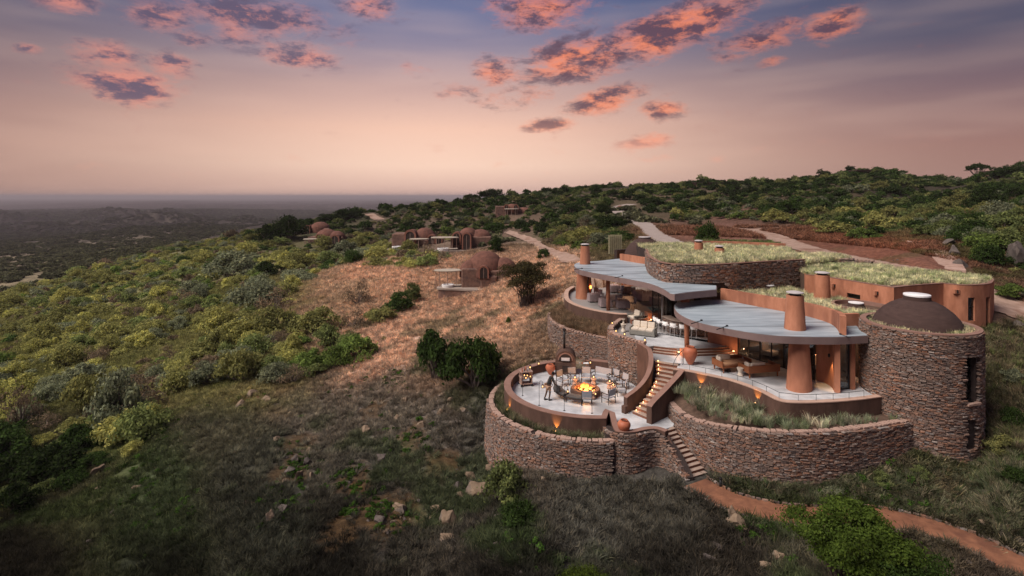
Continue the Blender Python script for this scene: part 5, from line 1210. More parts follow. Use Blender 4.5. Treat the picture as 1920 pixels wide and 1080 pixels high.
def glassware(x, y, lb):
    for k in range(2):
        r = empty('wine_glass', (x-.2+.4*k, y-.1+.15*k, DN+.76), label=lb+(' left one' if k == 0 else ' right one'), cat='glass', group='wine glasses on the dining tables')
        MB().lathe([(.035,0),(.005,.01),(.005,.09),(.035,.13),(.03,.2)], n=10).build('bowl', M['white'], r, smooth=True)
tabs = [(1114,567,'by the fireplace column',.1),(1136,577,'just behind the slim round column',.1),(1169,580,'right of the slim column',.05),(1153,549,'behind the slim column',0),
 (1200,560,'in the middle right',.2),(1210,566,'in front of the right row',.2),(1221,563,'far right by the stone column',.2),(1233,574,'partly behind the glass doors',.1),(1174,551,'before the red painting',.1)]
for px, py, lb, rz in tabs:
    x, y = din_table(px, py, 'mauve clothed dining table '+lb, rz); glassware(x, y, 'clear wine glass on the mauve clothed table '+lb)
def din_chair():
    r = empty('dining_chair', (0,0,0))
    for sx in (-1,1):
        for sy in (-1,1): MB().tube([(sx*.2,sy*.2,0),(sx*.19,sy*.19,.45)], .018, 5).build('leg', M['darkwood'], r)
    MB().box((0,0,.47), (.46,.46,.06)).build('seat', M['canvas'], r, bevel=.015); MB().box((0,.22,.72), (.46,.05,.46), M=Matrix.Rotation(-.1,3,'X')).build('backrest', M['canvas'], r, bevel=.015); return r
dc = din_chair()
for i, (px, py, rz, lb) in enumerate([(1187,578,-1.4,'on the right of the table nearest the terrace edge'),(1127,560,2.6,'behind the table by the fireplace column'),(1151,573,-1.5,'between the two front tables'),(1118,556,2.9,'at the back of the table by the fireplace column'),(1190,557,.3,'at the middle right table'),(1164,553,-1.2,'before the red painting')]):
    x, y = P(px, py, DN); o = dc if i == 0 else copy_tree(dc); o.location = (x, y, DN); o.rotation_euler[2] = rz; tag(o, 'grey dining chair '+lb, 'chair', 'dining chairs on the dining terrace')
x, y = P(1106,541,DN); r = empty('white_sofa', (x, y+1.5, DN), .05, label='long white banquette at the back rim of the dining terrace', cat='sofa'); MB().box((1.2,0,.25), (4.2,.8,.4)).build('seat', M['white'], r, bevel=.05); MB().box((1.2,.36,.55), (4.2,.14,.5)).build('backrest', M['white'], r, bevel=.04)
r = empty('red_painting', (12.6,58.7,DN), .05, label='orange red wall piece glowing at the back of the dining room', cat='painting'); MB().box((0,0,1.7), (2.0,.08,1.3)).build('canvas', material('red_canvas', (.45,.09,.035), (.6,.2,.08), 2, .7), r); MB().box((0,.05,1.7), (2.1,.06,1.4)).build('frame', M['darkwood'], r)
point_light('dining_glow', (12.2,56.5,DN+2.2), 60, (1,.5,.25), .2); point_light('dining_glow', (14.5,48,DN+2.2), 30, (1,.6,.4), .2)
MB().strip([(11.6,59.2),(16,59.6)], .2, DN, DR-.4, side=1).build('room_wall', M['orange'], dining)
# ================================================================== VILLAS on the slope
M['villastone'] = material('villa_stone', (.12,.07,.055), (.24,.14,.105), 2.4, .95, .6, 5, c3=(.09,.06,.055))
def villa(px, py, wpx, label, rz=0, domes=(), arches=(), canopy=None, deck=None, body=None, tub=True, sink=.6):
    X, Y, Z = ground(px, py); s = wpx*Y/1000/8.0; r = empty('villa', (X, Y+2.5*s, Z-.1), rz, label=label, cat='villa'); r.scale = (s,s,s)
    for (x0, x1, y0, y1, h) in body: MB().box(((x0+x1)/2, (y0+y1)/2, h/2-sink), (x1-x0, y1-y0, h+2*sink)).build('wall', M['villastone'], r, bevel=.25)
    for (x, y, z, rad, h) in domes:
        MB().lathe([(rad*1.04,-.9),(rad*1.03,0),(rad*.96,h*.32),(rad*.8,h*.6),(rad*.55,h*.84),(rad*.28,h*.97),(.01,h)], (x,y,z), 28).build('dome', M['villa'], r, smooth=True)
    for (x, y, z, w, h, d) in arches:
        pr_ = lambda w_, h_: [(x-w_, z)]+[(x+w_*math.cos(t), z+h_-w_+w_*math.sin(t)) for t in np.linspace(PI, 0, 10)]+[(x+w_, z)]
        mb = MB(); extr(mb, pr_(w, h), y, y+d); mb.build('vault', M['villa'], r, auto=True)
        a = MB(); o_, i_ = pr_(w*1.04, h*1.02), pr_(w*.74, h-.3*w)
        n = len(o_); a.add([(p[0], y-.08, p[1]) for p in o_]+[(p[0], y-.08, p[1]) for p in i_]+[(p[0], y+.1, p[1]) for p in o_]+[(p[0], y+.1, p[1]) for p in i_],
            [f for k in range(n-1) for f in ((k,k+1,n+k+1,n+k),(k,2*n+k,2*n+k+1,k+1),(n+k,n+k+1,3*n+k+1,3*n+k))])
        a.build('arch_surround', M['villaarch'], r)
        mb = MB(); extr(mb, i_, y-.035, y-.01); wn = mb.build('window', M['dark'], r)
        MB().box((x, y-.05, z+h*.42), (.06,.03,h*.8)).build('window_frame', M['palewood'], wn)
    if canopy:
        x, y, z, a_, b_ = canopy
        MB().lathe([(.01,.02),(.9,.05),(1,0),(1,-.12),(.01,-.12)], (x,y,z), 24, sx=a_, sy=b_).build('canopy', M['canopy'], r)
        for k in range(5): q = PI*1.05+k*PI*.9/4; MB().tube([(x+a_*.85*math.cos(q), y+b_*.85*math.sin(q), -.2),(x+a_*.85*math.cos(q), y+b_*.85*math.sin(q), z-.1)], .06, 6).build('post', M['palewood'], r)
    if deck:
        MB().prism(cr(deck, 4, True), -.12, .12).build('deck', M['deck'], r); cx_ = sum(p[0] for p in deck)/len(deck); cy_ = sum(p[1] for p in deck)/len(deck); MB().prism([(cx_+(p[0]-cx_)*.93, cy_+(p[1]-cy_)*.93) for p in cr(deck, 4, True)], -3.0, -.12).build('deck_base', M['villastone'], r)
        if tub:
            x, y = deck[0]; MB().lathe([(.9,.12),(.95,.5),(.8,.52),(.75,.3),(.01,.28)], (x+1.6, y+.7, 0), 20).build('plunge_pool', M['white'], r, auto=True)
            c = MB().box((x+3.2,y+.9,.4), (1.5,.7,.12), .2).build('lounger', M['cushion'], r)
    return r
bodyA = ((-3.9,4,-1.6,3.5,2.7),)
villa(912, 543, 100, 'nearest red domed villa with oval canopy and pale deck beside the bare round tree', 0, [(-.3,1.6,2.5,3.0,2.9),(-2.6,.7,2.4,1.7,1.7),(2.5,1.2,2.3,2.2,2.1)], [(-.4,-2.6,1.7,.75,1.9,2.2),(-3.3,-1.2,0,.01,.02,.1)][:1], (-6.0,.2,2.6,2.3,1.3), [(-7.6,-1.4),(-6.6,-2.2),(-4.2,-2.6),(-1.0,-3.4),(-1.0,-1),(-4,1.5),(-7.2,.8)],
      body=((-3.9,.0,-1.2,3.5,3.0),(-.9,1.6,-2.5,0,2.0),(0,4.2,-1.4,3.5,2.7)))
villa(778, 467, 92, 'red domed villa with three arches and low stone wing, left of the pair', 0, [(.9,1.8,1.6,1.9,1.7),(-.6,1.5,1.3,1.3,1.1)], [(-1.0,-1.4,0,.95,3.1,2.8),(2.4,-.6,.8,.7,1.5,1.8),(3.6,-.4,.6,.6,1.4,1.6)], (.6,-2.0,1.7,1.6,.8), [(-4.4,-3.2),(-3,-3.6),(-1.2,-2.6),(-1.5,-1.4),(-4,-1.6)], body=((-4.1,-1.4,-1.2,2.5,2.5),(-1.8,4,-.4,3,1.5)))
villa(872, 470, 92, 'red domed villa with two tall arches and round white canopy, right of the pair', 0, [(.2,1.8,2.1,1.7,1.5),(2.2,2.0,1.9,1.9,1.4)], [(-1.6,-.6,.8,.7,2.2,2.4),(.2,-1.9,0,.75,3.0,3.2)], (-3.4,-1.6,2.2,2.3,1.1), [(-5.2,-3.2),(-3.2,-3.6),(-1.0,-3.0),(1.8,-2.6),(1.2,-1),(-4.6,-1)], body=((-2.6,-.9,-.6,3,2.2),(-.9,4.2,0,3.4,2.2)))
villa(604, 459, 72, 'small red domed villa with a glowing orange arch, leftmost front villa', 0, [(-.4,1.6,1.4,2.3,1.7),(1.8,1.2,1.1,1.9,1.6)], [(-1.2,-1.2,.5,.6,1.7,2.0),(2.4,-1.8,0,.95,2.1,2.4)], (-2.6,-1.8,1.2,1.6,.9), None, body=((-3.8,3.6,-.6,3,1.5),), tub=False)
villa(586, 441, 62, 'red domed villa partly hidden behind the glowing arch villa', 0, [(.4,1.6,1.4,2.4,1.7)], [(-1.8,-1.0,.2,.6,2.2,2.2)], (-4.2,-1.2,1.3,2.0,1.0), None, body=((-2.6,3.2,-.4,3,1.6),), tub=False)
villa(957, 404, 55, 'highest villa with a stone wing, twin arches and white pergola on the hill', 0, [(.4,1.8,1.6,2.0,1.6),(3.8,3.0,.6,2.6,1.6)], [(-1.1,-.8,1.5,.7,1.6,2),(1.5,-.8,1.5,.7,1.6,2)], (.3,-2.0,1.9,2.0,1.0), None, body=((-4.2,-1.0,-.6,2.6,2.6),(-1.0,3,0,3,2.0)), tub=False)
villa(1166, 394, 22, 'small rust red dome showing among bushes left of the paved road', 0, [(0,1.8,.6,3.2,2.6)], [], None, None, body=((-2.5,2.5,0,3,1.0),), tub=False)
# low lodges on the skyline
for px, py, w, h, lb in ((1352,344,90,1.6,'long low dark building on the skyline behind the roof grass'),(1455,342,60,1.3,'low dark building on the skyline right of the long one'),(1642,324,70,2.4,'low dark pitched roof on the hilltop'),(1893,322,75,2.2,'dark flat roofed building at the right end of the skyline')):
    X, Y, Z = ground(px, py+3); h *= .7; r = empty('hilltop_lodge', (X, Y, Z-.4), label=lb, cat='building'); ww = w*Y/1000
    MB().box((0,2,h*.4), (ww,4,h*1.4)).build('wall', M['villastone'], r); MB().box((0,2,h*1.15), (ww*1.06,5,.3)).build('roof', M['dome'], r)
    for k in range(4): MB().box((-ww*.4+ww*.26*k,-.02,h*.5), (ww*.12,.06,h*.6)).build('window', M['dark'], r)

# ================================================================== LEAVES, CROWNS
def leaf_mat(name, inst, trans=.3):
    m = bpy.data.materials.new(name); m.use_nodes = True; t = NT(m.node_tree); t.n.clear()
    g = t.new('ShaderNodeNewGeometry')
    if inst: a = t.new('ShaderNodeAttribute'); a.attribute_type = 'INSTANCER'; a.attribute_name = 'tint'; c = a.outputs['Color']
    else: c = t.new('ShaderNodeObjectInfo').outputs['Color']
    c = t.mix(1, c, t.ramp(g.outputs['Random Per Island'], [(0, (.6,.65,.6)), (.5, (.95,.97,.9)), (.85, (1.25,1.22,1.05)), (1, (1.5,1.4,1.1))]), 'MULTIPLY')
    c = t.mix(1, c, t.ramp(t.noise(g.outputs['Position'], 1.5, 3), [(.3, .5), (.7, 1.55)]), 'MULTIPLY')
    d = t.new('ShaderNodeBsdfDiffuse'); t.put(d.inputs[0], c); d.inputs[1].default_value = .6
    tr = t.new('ShaderNodeBsdfTranslucent'); t.put(tr.inputs[0], c); mx = t.new('ShaderNodeMixShader'); mx.inputs[0].default_value = trans
    t.l.new(d.outputs[0], mx.inputs[1]); t.l.new(tr.outputs[0], mx.inputs[2]); o = t.new('ShaderNodeOutputMaterial'); t.l.new(mx.outputs[0], o.inputs[0]); return m
M['leaf'] = leaf_mat('leaves', False); M['leafi'] = leaf_mat('leaves_instanced', True); M['blade'] = leaf_mat('grass_blades', True, .2)
def crown(name, n, ls, seed, shape='bush', clumps=22, mat=None):
    """leaf sized faces spread through the volume of many small clumps; unit radius, base at 0"""
    q = np.random.RandomState(seed); cen = []; 
    for k in range(clumps):
        a = q.rand()*2*PI
        if shape == 'bush': e = np.arcsin(q.rand()); rr = .72*q.uniform(.55,1.08); cen.append((math.cos(a)*math.cos(e)*rr, math.sin(a)*math.cos(e)*rr, .16+math.sin(e)*rr*.85, q.uniform(.22,.38)))
        elif shape == 'flat': rr = .95*math.sqrt(q.rand()); cen.append((math.cos(a)*rr, math.sin(a)*rr, .75+.28*(1-rr*rr)+q.uniform(-.08,.08), q.uniform(.14,.24)))
        elif shape == 'tall': e = q.rand(); rr = .62*(1-.55*e)*math.sqrt(q.rand()); cen.append((math.cos(a)*rr, math.sin(a)*rr, .3+1.35*e, q.uniform(.2,.34)))
        elif shape == 'round': e = np.arcsin(q.uniform(-.75,1)); rr = .85*q.uniform(.4,1.05); cen.append((math.cos(a)*math.cos(e)*rr, math.sin(a)*math.cos(e)*rr, 1.05+math.sin(e)*rr*.75, q.uniform(.2,.32)))
    cen = np.array(cen); k = q.randint(0, len(cen), n)
    d = q.normal(size=(n,3)); d /= np.linalg.norm(d, axis=1)[:,None]; d[:,2] = np.abs(d[:,2])*.9-.25*q.rand(n)
    rad = cen[k,3]*(q.uniform(.35,1.1,n)**.6+(q.rand(n)<.22)*q.uniform(.05,.55,n))
    p = cen[k,:3]+d*rad[:,None]*np.array([1,1,.8]); p[:,2] = np.maximum(p[:,2], .02)
    nn = d*.9+q.normal(size=(n,3))*.6+np.array([0,0,.35]); nn /= np.linalg.norm(nn, axis=1)[:,None]
    t = np.cross(nn, q.normal(size=(n,3))); t /= np.linalg.norm(t, axis=1)[:,None]; b = np.cross(nn, t)
    s = ls*q.uniform(.6,1.4,n)[:,None]
    V = np.stack([p-t*s*.7, p+b*s*.38+nn*s*.1, p+t*s*.7, p-b*s*.38+nn*s*.1], 1).reshape(-1,3)
    me = mesh_np(name, V, np.arange(4*n).reshape(-1,4)); me.materials.append(mat or M['leaf']); return me, cen
def stems(name, cen, seed, r0=.035, multi=5, z0=0, mat=None, base=.07):
    q = random.Random(seed); mb = MB()
    for c in cen[::max(1, len(cen)//(multi*2))]:
        a = q.uniform(0, 2*PI); b = (math.cos(a)*base, math.sin(a)*base, z0-.12)
        mb.tube([b, (b[0]*.5+c[0]*.3+q.uniform(-.05,.05), b[1]*.5+c[1]*.3+q.uniform(-.05,.05), c[2]*.4), (c[0]*.7, c[1]*.7, c[2]*.72), (c[0], c[1], c[2])], [r0, r0*.7, r0*.45, r0*.15], 5, False)
    me = bpy.data.meshes.new(name); me.from_pydata([tuple(v) for v in mb.v], [], mb.f); me.materials.append(mat or M['twig']); return me
PROTO = {'near': [], 'far': []}
for k in range(5):
    me, cen = crown('crown', 3000, .075, 100+k, 'bush', 26); PROTO['near'].append((me, stems('trunk', cen, k)))
for k in range(2):
    me, cen = crown('crown', 2800, .07, 120+k, 'bush', 34); PROTO['near'].append((me, stems('trunk', cen, 20+k, .04, 7)))
for k in range(3): me, cen = crown('crown', 1000, .055, 130+k, 'bush', 16); PROTO.setdefault('twiggy', []).append((me, stems('trunk', cen, 30+k, .03, 12)))
PROTO['tree'] = []
for k in range(2): me, cen = crown('crown', 3200, .07, 140+k, 'flat', 44); PROTO['tree'].append((me, stems('trunk', cen, 40+k, .05, 6)))
M['stemdark'] = M['bark']
TINT = {'olive': (.19,.19,.078), 'yellow': (.27,.265,.10), 'green': (.14,.168,.068), 'dark': (.03,.046,.018), 'grey': (.16,.175,.12), 'rust': (.28,.13,.07), 'twig': (.15,.115,.085), 'bright': (.11,.155,.045), 'deep': (.045,.075,.024)}
def shrub(x, y, z, w, h, kind, label, cat='bush', group=None, proto=None, name='bush', r=None, gain=1):
    r = r or rnd; pk = proto or ('twiggy' if kind == 'twig' else 'near'); me, st = PROTO[pk][r.randrange(len(PROTO[pk]))]
    root = empty(name, (x, y, z-.05), r.uniform(0, 2*PI), label=label, cat=cat, group=group); root.scale = (w/2*r.uniform(1.0,1.16), w/2*r.uniform(1.0,1.16), h/({'near':1.02,'twiggy':.95,'tree':1.05}[pk]))
    c = bpy.data.objects.new('crown', me); C.objects.link(c); c.parent = root; v = r.uniform(.85,1.15)*gain; t = TINT[kind]; c.color = (t[0]*v, t[1]*v, t[2]*v, 1)
    s = bpy.data.objects.new('trunk', st); C.objects.link(s); s.parent = root; return root
# ---- trees and bushes one can point at: column, row of the base, width, height in photo pixels
NAMED = [
 (815,710,104,104,'deep','big round dark green bush on the dry slope, left one of the pair','near'),(889,726,122,108,'deep','big round dark green bush on the dry slope, right one of the pair','near'),
 (888,712,36,46,'rust','small rust coloured dying shrub in front of the big dark green bush','twiggy'),
 (487,575,98,62,'grey','wide grey green thorn bush at the edge of the bare dry slope','near'),(672,572,52,44,'twig','thin grey shrub standing alone on the dry slope','twiggy'),
 (775,568,38,44,'green','green bush at the upper end of the bush line across the dry slope','near'),(748,585,60,42,'deep','second bush of the line across the dry slope','near'),(712,604,66,36,'olive','low olive bush in the line across the dry slope','near'),(662,616,52,36,'twig','brownish thorn bush at the lower end of the line across the dry slope','twiggy'),
 (596,622,96,56,'olive','broad olive bush left of the bush line on the dry slope','near'),(520,630,90,60,'olive','round yellow green bush beside the broad olive bush','near'),(450,640,80,50,'yellow','pale yellow green bush on the left slope','near'),
 (612,652,60,50,'green','mid green bush below the broad olive bush','near'),(655,655,46,42,'green','smaller green bush at the edge of the dry slope','near'),(548,668,46,42,'yellow','yellow green shrub on red soil','near'),
 (625,690,70,46,'bright','bright green bush at the lower edge of the dry slope','near'),(580,694,70,46,'bright','fresh green bush left of the bright green one','near'),(510,702,60,40,'green','dark green low bush above the dark field','near'),(520,718,70,42,'grey','pale grey green euphorbia like shrub above the dark field','near'),
 (450,716,90,70,'olive','big brown olive thorn bush above the dark field','near'),(390,722,70,50,'grey','grey green shrub cluster left of the thorn bush','near'),
 (225,802,98,112,'grey','tall grey green thorn tree with a dead grey side near the dark field','near'),(165,768,80,76,'olive','olive bush left of the tall thorn tree','near'),(40,800,70,86,'twig','bare branched dead tree at the far left','twiggy'),
 (110,890,120,70,'dark','dark bush below the tall thorn tree','near'),(50,905,110,70,'dark','dark bush near the left frame edge','near'),(30,960,90,60,'dark','lowest dark bush at the left edge','near'),(150,850,90,60,'deep','dark green bush between the thorn tree and the lowest bushes','near'),
 (948,938,92,74,'green','leafy green bush growing between boulders below the fire terrace','near'),(975,978,78,42,'deep','low dark green bush below the leafy one','near'),
 (985,576,86,88,'twig','bare round multi stemmed tree beside the nearest villa','tree0'),
 (540,450,72,50,'dark','broad dark tree left of the villas','near'),(505,455,50,40,'dark','dark bush beside the umbrella tree','near'),(648,412,56,24,'dark','dark trees on the knoll behind the villas, left','near'),(612,418,40,20,'dark','dark bush on the knoll behind the villas','near'),
 (922,374,54,24,'dark','broad round acacia on the skyline above the highest villa','near'),(884,382,30,16,'dark','wind bent tree on the skyline left of the broad round acacia','tree'),(856,384,20,16,'dark','small tree on the skyline left of the bent one','near'),
 (1833,332,34,30,'dark','windswept tree alone on the skyline at the right','tree'),(1327,458,48,46,'deep','dark green bush in front of the gravel road','near'),
 (662,497,32,40,'deep','dark upright bush below the villas','near'),(930,475,34,34,'deep','dark bush right of the villa road','near'),(1020,488,26,26,'deep','bush at the bend of the villa road','near'),
 (650,478,60,34,'grey','grey bush below the left villas','near'),(560,500,70,30,'olive','olive bush below the umbrella tree','near'),(500,520,60,34,'dark','dark bush on the upper left slope','near'),(440,520,110,52,'grey','broad grey green thicket on the upper left slope','near'),(360,560,60,40,'grey','grey bush in the middle of the left slope','near'),
 (1850,470,70,46,'bright','fresh green bush above the hillside steps, left of the big dark boulder','near'),(1882,440,80,50,'green','leafy green bush over the big dark boulder','near'),(1896,560,60,34,'bright','green bush below the big dark boulder','near'),(1830,440,60,36,'green','green bush upslope of the hillside steps','near'),(1740,445,50,26,'green','green bush at the head of the hillside steps','near'),(1560,440,80,30,'yellow','yellowish low bush above the gravel road bank','near'),(1620,450,60,28,'bright','green bush on the bank above the gravel road','near'),(1875,660,40,26,'twig','brown twiggy shrub on the bank right of the tower top','twiggy'),(1900,720,46,34,'grey','grey shrub on the bank right of the upper tower slot','near'),(1866,790,44,40,'twig','pale twiggy shrub beside the lower tower opening','twiggy'),(1903,800,50,40,'deep','dark green shrub on the bank at the right frame edge','near'),(1880,850,60,34,'olive','olive shrub below the tower opening','near'),(1905,905,50,30,'deep','dark low shrub on the right bank above the path','near'),(1720,890,40,18,'green','low green plant at the foot of the tower','near'),(1650,905,44,20,'green','low green plant at the foot of the long stone wall','near'),(1560,925,40,18,'grey','grey green plant between wall and red path','near'),(720,640,10,10,'bright','tiny fresh green shrub on the dry slope','near'),(953,610,10,22,'bright','small upright green seedling on the dry slope right of centre','near')]
def px_w(p, Y): return p*Y/1000
NPOS = []
for px, py, w, h, kind, lb, pr_ in NAMED:
    X, Y, Z = ground(px, py); W_, H_ = px_w(w, Y), px_w(h, Y)
    if pr_ == 'tree0':
        # bare round tree: fine crown carried by many thin trunks
        root = empty('tree', (X, Y, Z-.1), label=lb, cat='tree'); me, cen = crown('crown', 13000, .04, 301, 'round', 52); root.scale = (W_/2*1.2, W_/2*1.2, H_/1.7)
        c = link('crown', me, None, root); c.color = (.075,.066,.034,1); link('trunk', stems('trunk', cen, 5, .02, 14, mat=M['bark'], base=.24), None, root)
    else: shrub(X, Y, Z, W_, H_, kind, lb, 'tree' if 'tree' in lb else 'bush', None, pr_, 'tree' if 'tree' in lb.split(' beside')[0] and pr_ == 'tree' else 'bush', gain=1.45 if px < 760 and 470 < py < 830 else 1)  # left slope tints raised to carry its lit brightness
    NPOS.append((X, Y, W_/2))
# big foreground trees at the lower right and bottom edge (their stems stand below the frame)
def big_tree(px, top_py, D, wm, hm, n, ls, tint, label, seed, shape='round', proto_h=1.85, cat='tree'):
    X = (px-960)/F*D; zt = H-(top_py-HY)/F*D; zg = g1(X, D); root = empty('tree' if cat == 'tree' else 'bush', (X, D, zg-.05), label=label, cat=cat)
    hh = zt-zg; root.scale = (wm/2, wm/2, hh/proto_h); me, cen = crown('crown', n, ls, seed, shape, 46); c = link('crown', me, None, root); c.color = (*tint, 1); link('trunk', stems('trunk', cen, seed, .035, 9, mat=M['bark']), None, root)
big_tree(1592, 922, 18.6, 4.0, 4, 26000, .034, (.075,.115,.024), 'large bright green leafy tree in the foreground below the red path', 401)
big_tree(1712, 1000, 17.6, 2.9, 3, 16000, .036, (.042,.072,.02), 'darker green leafy tree right of the large foreground tree', 402)
big_tree(1095, 1046, 19.6, 2.6, 2, 9000, .04, (.06,.085,.016), 'olive green bush cut by the bottom edge of the picture', 403, 'bush', 1.2, 'bush')

# ---- the rest of the scrub, spread over the slopes
Z1 = [(-400,570),(0,555),(150,515),(300,470),(470,425),(560,412),(700,388),(900,372),(1100,350),(1200,348),(1172,395),(1150,392),(1060,440),(1062,478),(990,455),(900,430),(900,462),(870,476),(800,505),(640,500),(545,545),(560,600),(640,628),(690,650),(650,700),(540,722),(420,748),(330,780),(250,850),(60,960),(0,990),(-400,1200)]
Z2 = [(1180,345),(1300,338),(1500,335),(1650,318),(1920,310),(2300,300),(2300,640),(1920,560),(1830,500),(1795,450),(1700,432),(1640,446),(1500,424),(1400,412),(1300,412),(1230,420),(1190,398),(1180,375)]
Z3 = [(1070,395),(1160,400),(1200,430),(1230,455),(1240,466),(1090,478),(1060,455),(1000,435),(960,425)]
ZXR = [(1138,376),(1196,376),(1222,410),(1240,440),(1270,470),(1210,470),(1180,432),(1140,408)]
ZX = [[(1165,400),(1262,400),(1275,475),(1165,475)],[(820,380),(900,380),(1000,398),(1000,418),(930,418),(930,400)],[(680,395),(725,395),(725,415),(680,415)],[(1490,405),(1560,405),(1620,440),(1480,440)]]
VILLAPX = [(912,520,70,45),(778,455,48,24),(872,458,48,26),(604,448,40,20),(586,436,36,14),(957,396,32,18)]
def proj(X, Y, Z): return X/Y*F+960, HY+(H-Z)/Y*F
def spread(n, dmin, dmax, umin=-1.25, umax=1.25, seed=1, p=1.6):
    q = np.random.RandomState(seed); D = (dmin**p+(dmax**p-dmin**p)*q.rand(n))**(1/p); u = q.uniform(umin, umax, n); return u*D, D
sx_, sy_ = spread(60000, 22, 330, seed=5, p=1.7); szz = gz(sx_, sy_); ppx, ppy = proj(sx_, sy_, szz)
ok = inside(ppx, ppy, Z1) | inside(ppx, ppy, Z2) | inside(ppx, ppy, Z3)
for z in ZX[:3]: ok &= ~inside(ppx, ppy, z) | ((rs.rand(len(ppx)) < .25) & (z is not ZX[0]))
ok &= fbm(sx_/9, sy_/12, 3, 201)+.085 > .38
for k, (path, hw) in RW.items(): d, _ = seg_d(sx_, sy_, path); ok &= d > hw+1.3
for (X, Y, r_) in NPOS: ok &= np.hypot(sx_-X, sy_-Y) > r_*.8
for (vx, vy, vw, vh) in VILLAPX: ok &= ~((np.abs(ppx-vx) < vw) & (ppy > vy-vh*.2) & (ppy < vy+vh*.85))
ok &= ~((sx_ > 3) & (sx_ < 38) & (sy_ > 24) & (sy_ < 62)) & ~inside(ppx, ppy, ZXR)
idx = np.nonzero(ok)[0]
wid = np.clip(rs.lognormal(.86, .45, len(sx_)), .8, 5.6)
# thin out overlapping ones
keep = []; cell = {}
for i in idx:
    w = wid[i]; c = (int(sx_[i]//3.8), int(sy_[i]//3.8)); bad = False
    for a in (-1,0,1):
        for b in (-1,0,1):
            for j in cell.get((c[0]+a, c[1]+b), ()):
                if math.hypot(sx_[i]-sx_[j], sy_[i]-sy_[j]) < (w+wid[j])*.33: bad = True; break
            if bad: break
        if bad: break
    if not bad: cell.setdefault(c, []).append(i); keep.append(i)
keep = np.array(keep)
def gain_at(px, py): return (1.0+.8*float(sm(np.array(1050.-px), 0, 250))*float(sm(np.array(py*1.), 430, 500))*float(sm(np.array(py*1.), 930, 800)))  # puts the lit brightness of the left slope into the leaf tints
def kind_at(px, py, q):
    if px > 1150: return q.choices(['dark','deep','green','olive','grey'], [5,5,3,1,1])[0] if py < 400 else q.choices(['deep','green','olive','yellow','grey','bright'], [3,4,2,1,2,2])[0]
    if py < 440 and px > 480: return q.choices(['dark','deep','green','olive','grey'], [3,4,3,1,1])[0]
    if py > 850: return q.choices(['dark','deep','olive','green'], [2,3,2,1])[0]
    return q.choices(['olive','yellow','green','grey','deep','bright','twig'], [6,4,3,3,1,1,2])[0]
app = wid[keep]/sy_[keep]*np.where((np.abs(ppx[keep]-960) < 1000) & (ppy[keep] < 1090), 1, .0); order = np.argsort(-app)
LM = [(120,520,'the sandy valley patch'),(300,560,'the middle of the left slope'),(60,620,'the left frame edge'),(225,790,'the tall grey thorn tree'),(305,625,'the bare red earth patch'),(487,560,'the wide grey thorn bush'),(596,615,'the broad olive bush'),
 (440,520,'the broad grey thicket'),(540,450,'the broad dark tree'),(604,445,'the glowing arch villa'),(778,455,'the three arched villa'),(872,455,'the twin tall arch villa'),(912,520,'the nearest villa'),(957,396,'the highest villa'),(700,405,'the pale far road'),
 (110,890,'the dark bottom left thicket'),(390,715,'the grey shrub cluster'),(1000,460,'the villa road'),(1166,390,'the paved road'),(1145,465,'the reed screen'),(1327,440,'the gravel road bush'),(1440,428,'the gravel road fork'),(1600,425,'the pale grass patch on the hill'),
 (1720,455,'the hillside steps'),(1900,480,'the big dark boulder'),(1500,360,'the hilltop left of centre'),(1700,380,'the middle of the hill'),(1850,400,'the right side of the hill'),(1880,600,'the road beside the annex'),(1300,390,'the hill above the dome'),(450,630,'the pale yellow green bush'),(180,680,'the lower left slope'),(40,760,'the bare dead tree'),(350,660,'the slope below the red earth patch')]
NB = 235; where_ = lambda px, py: ('on the left slope' if px < 560 else 'above the dry slope' if px < 1000 else 'beside the villa road' if px < 1160 else 'on the hill behind the lodge')
KW = {'olive':'olive scrub bush','yellow':'yellow green scrub bush','green':'mid green scrub bush','grey':'grey green thorn bush','deep':'deep green bush','bright':'fresh green bush','twig':'brown twiggy shrub','dark':'dark evergreen bush'}
for i in keep[order[:NB]]:
    k = kind_at(ppx[i], ppy[i], rnd); h = wid[i]*rnd.uniform(.5,.85)
    sz_ = 'small' if wid[i] < 1.6 else 'middling' if wid[i] < 2.6 else 'large'
    lm = min(LM, key=lambda m: math.hypot(m[0]-ppx[i], (m[1]-ppy[i])*1.6)); ddx, ddy = ppx[i]-lm[0], ppy[i]-lm[1]
    di = ('just ' if math.hypot(ddx, ddy) < 45 else '')+('left of' if ddx < -abs(ddy)*1.5 else 'right of' if ddx > abs(ddy)*1.5 else 'above' if ddy < 0 else 'below')
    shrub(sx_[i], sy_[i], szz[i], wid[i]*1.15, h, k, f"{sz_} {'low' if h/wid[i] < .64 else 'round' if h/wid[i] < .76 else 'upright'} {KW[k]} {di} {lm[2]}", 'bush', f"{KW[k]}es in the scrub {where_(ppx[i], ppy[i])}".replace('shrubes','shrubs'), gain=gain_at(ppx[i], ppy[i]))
rest = keep[order[NB:]]
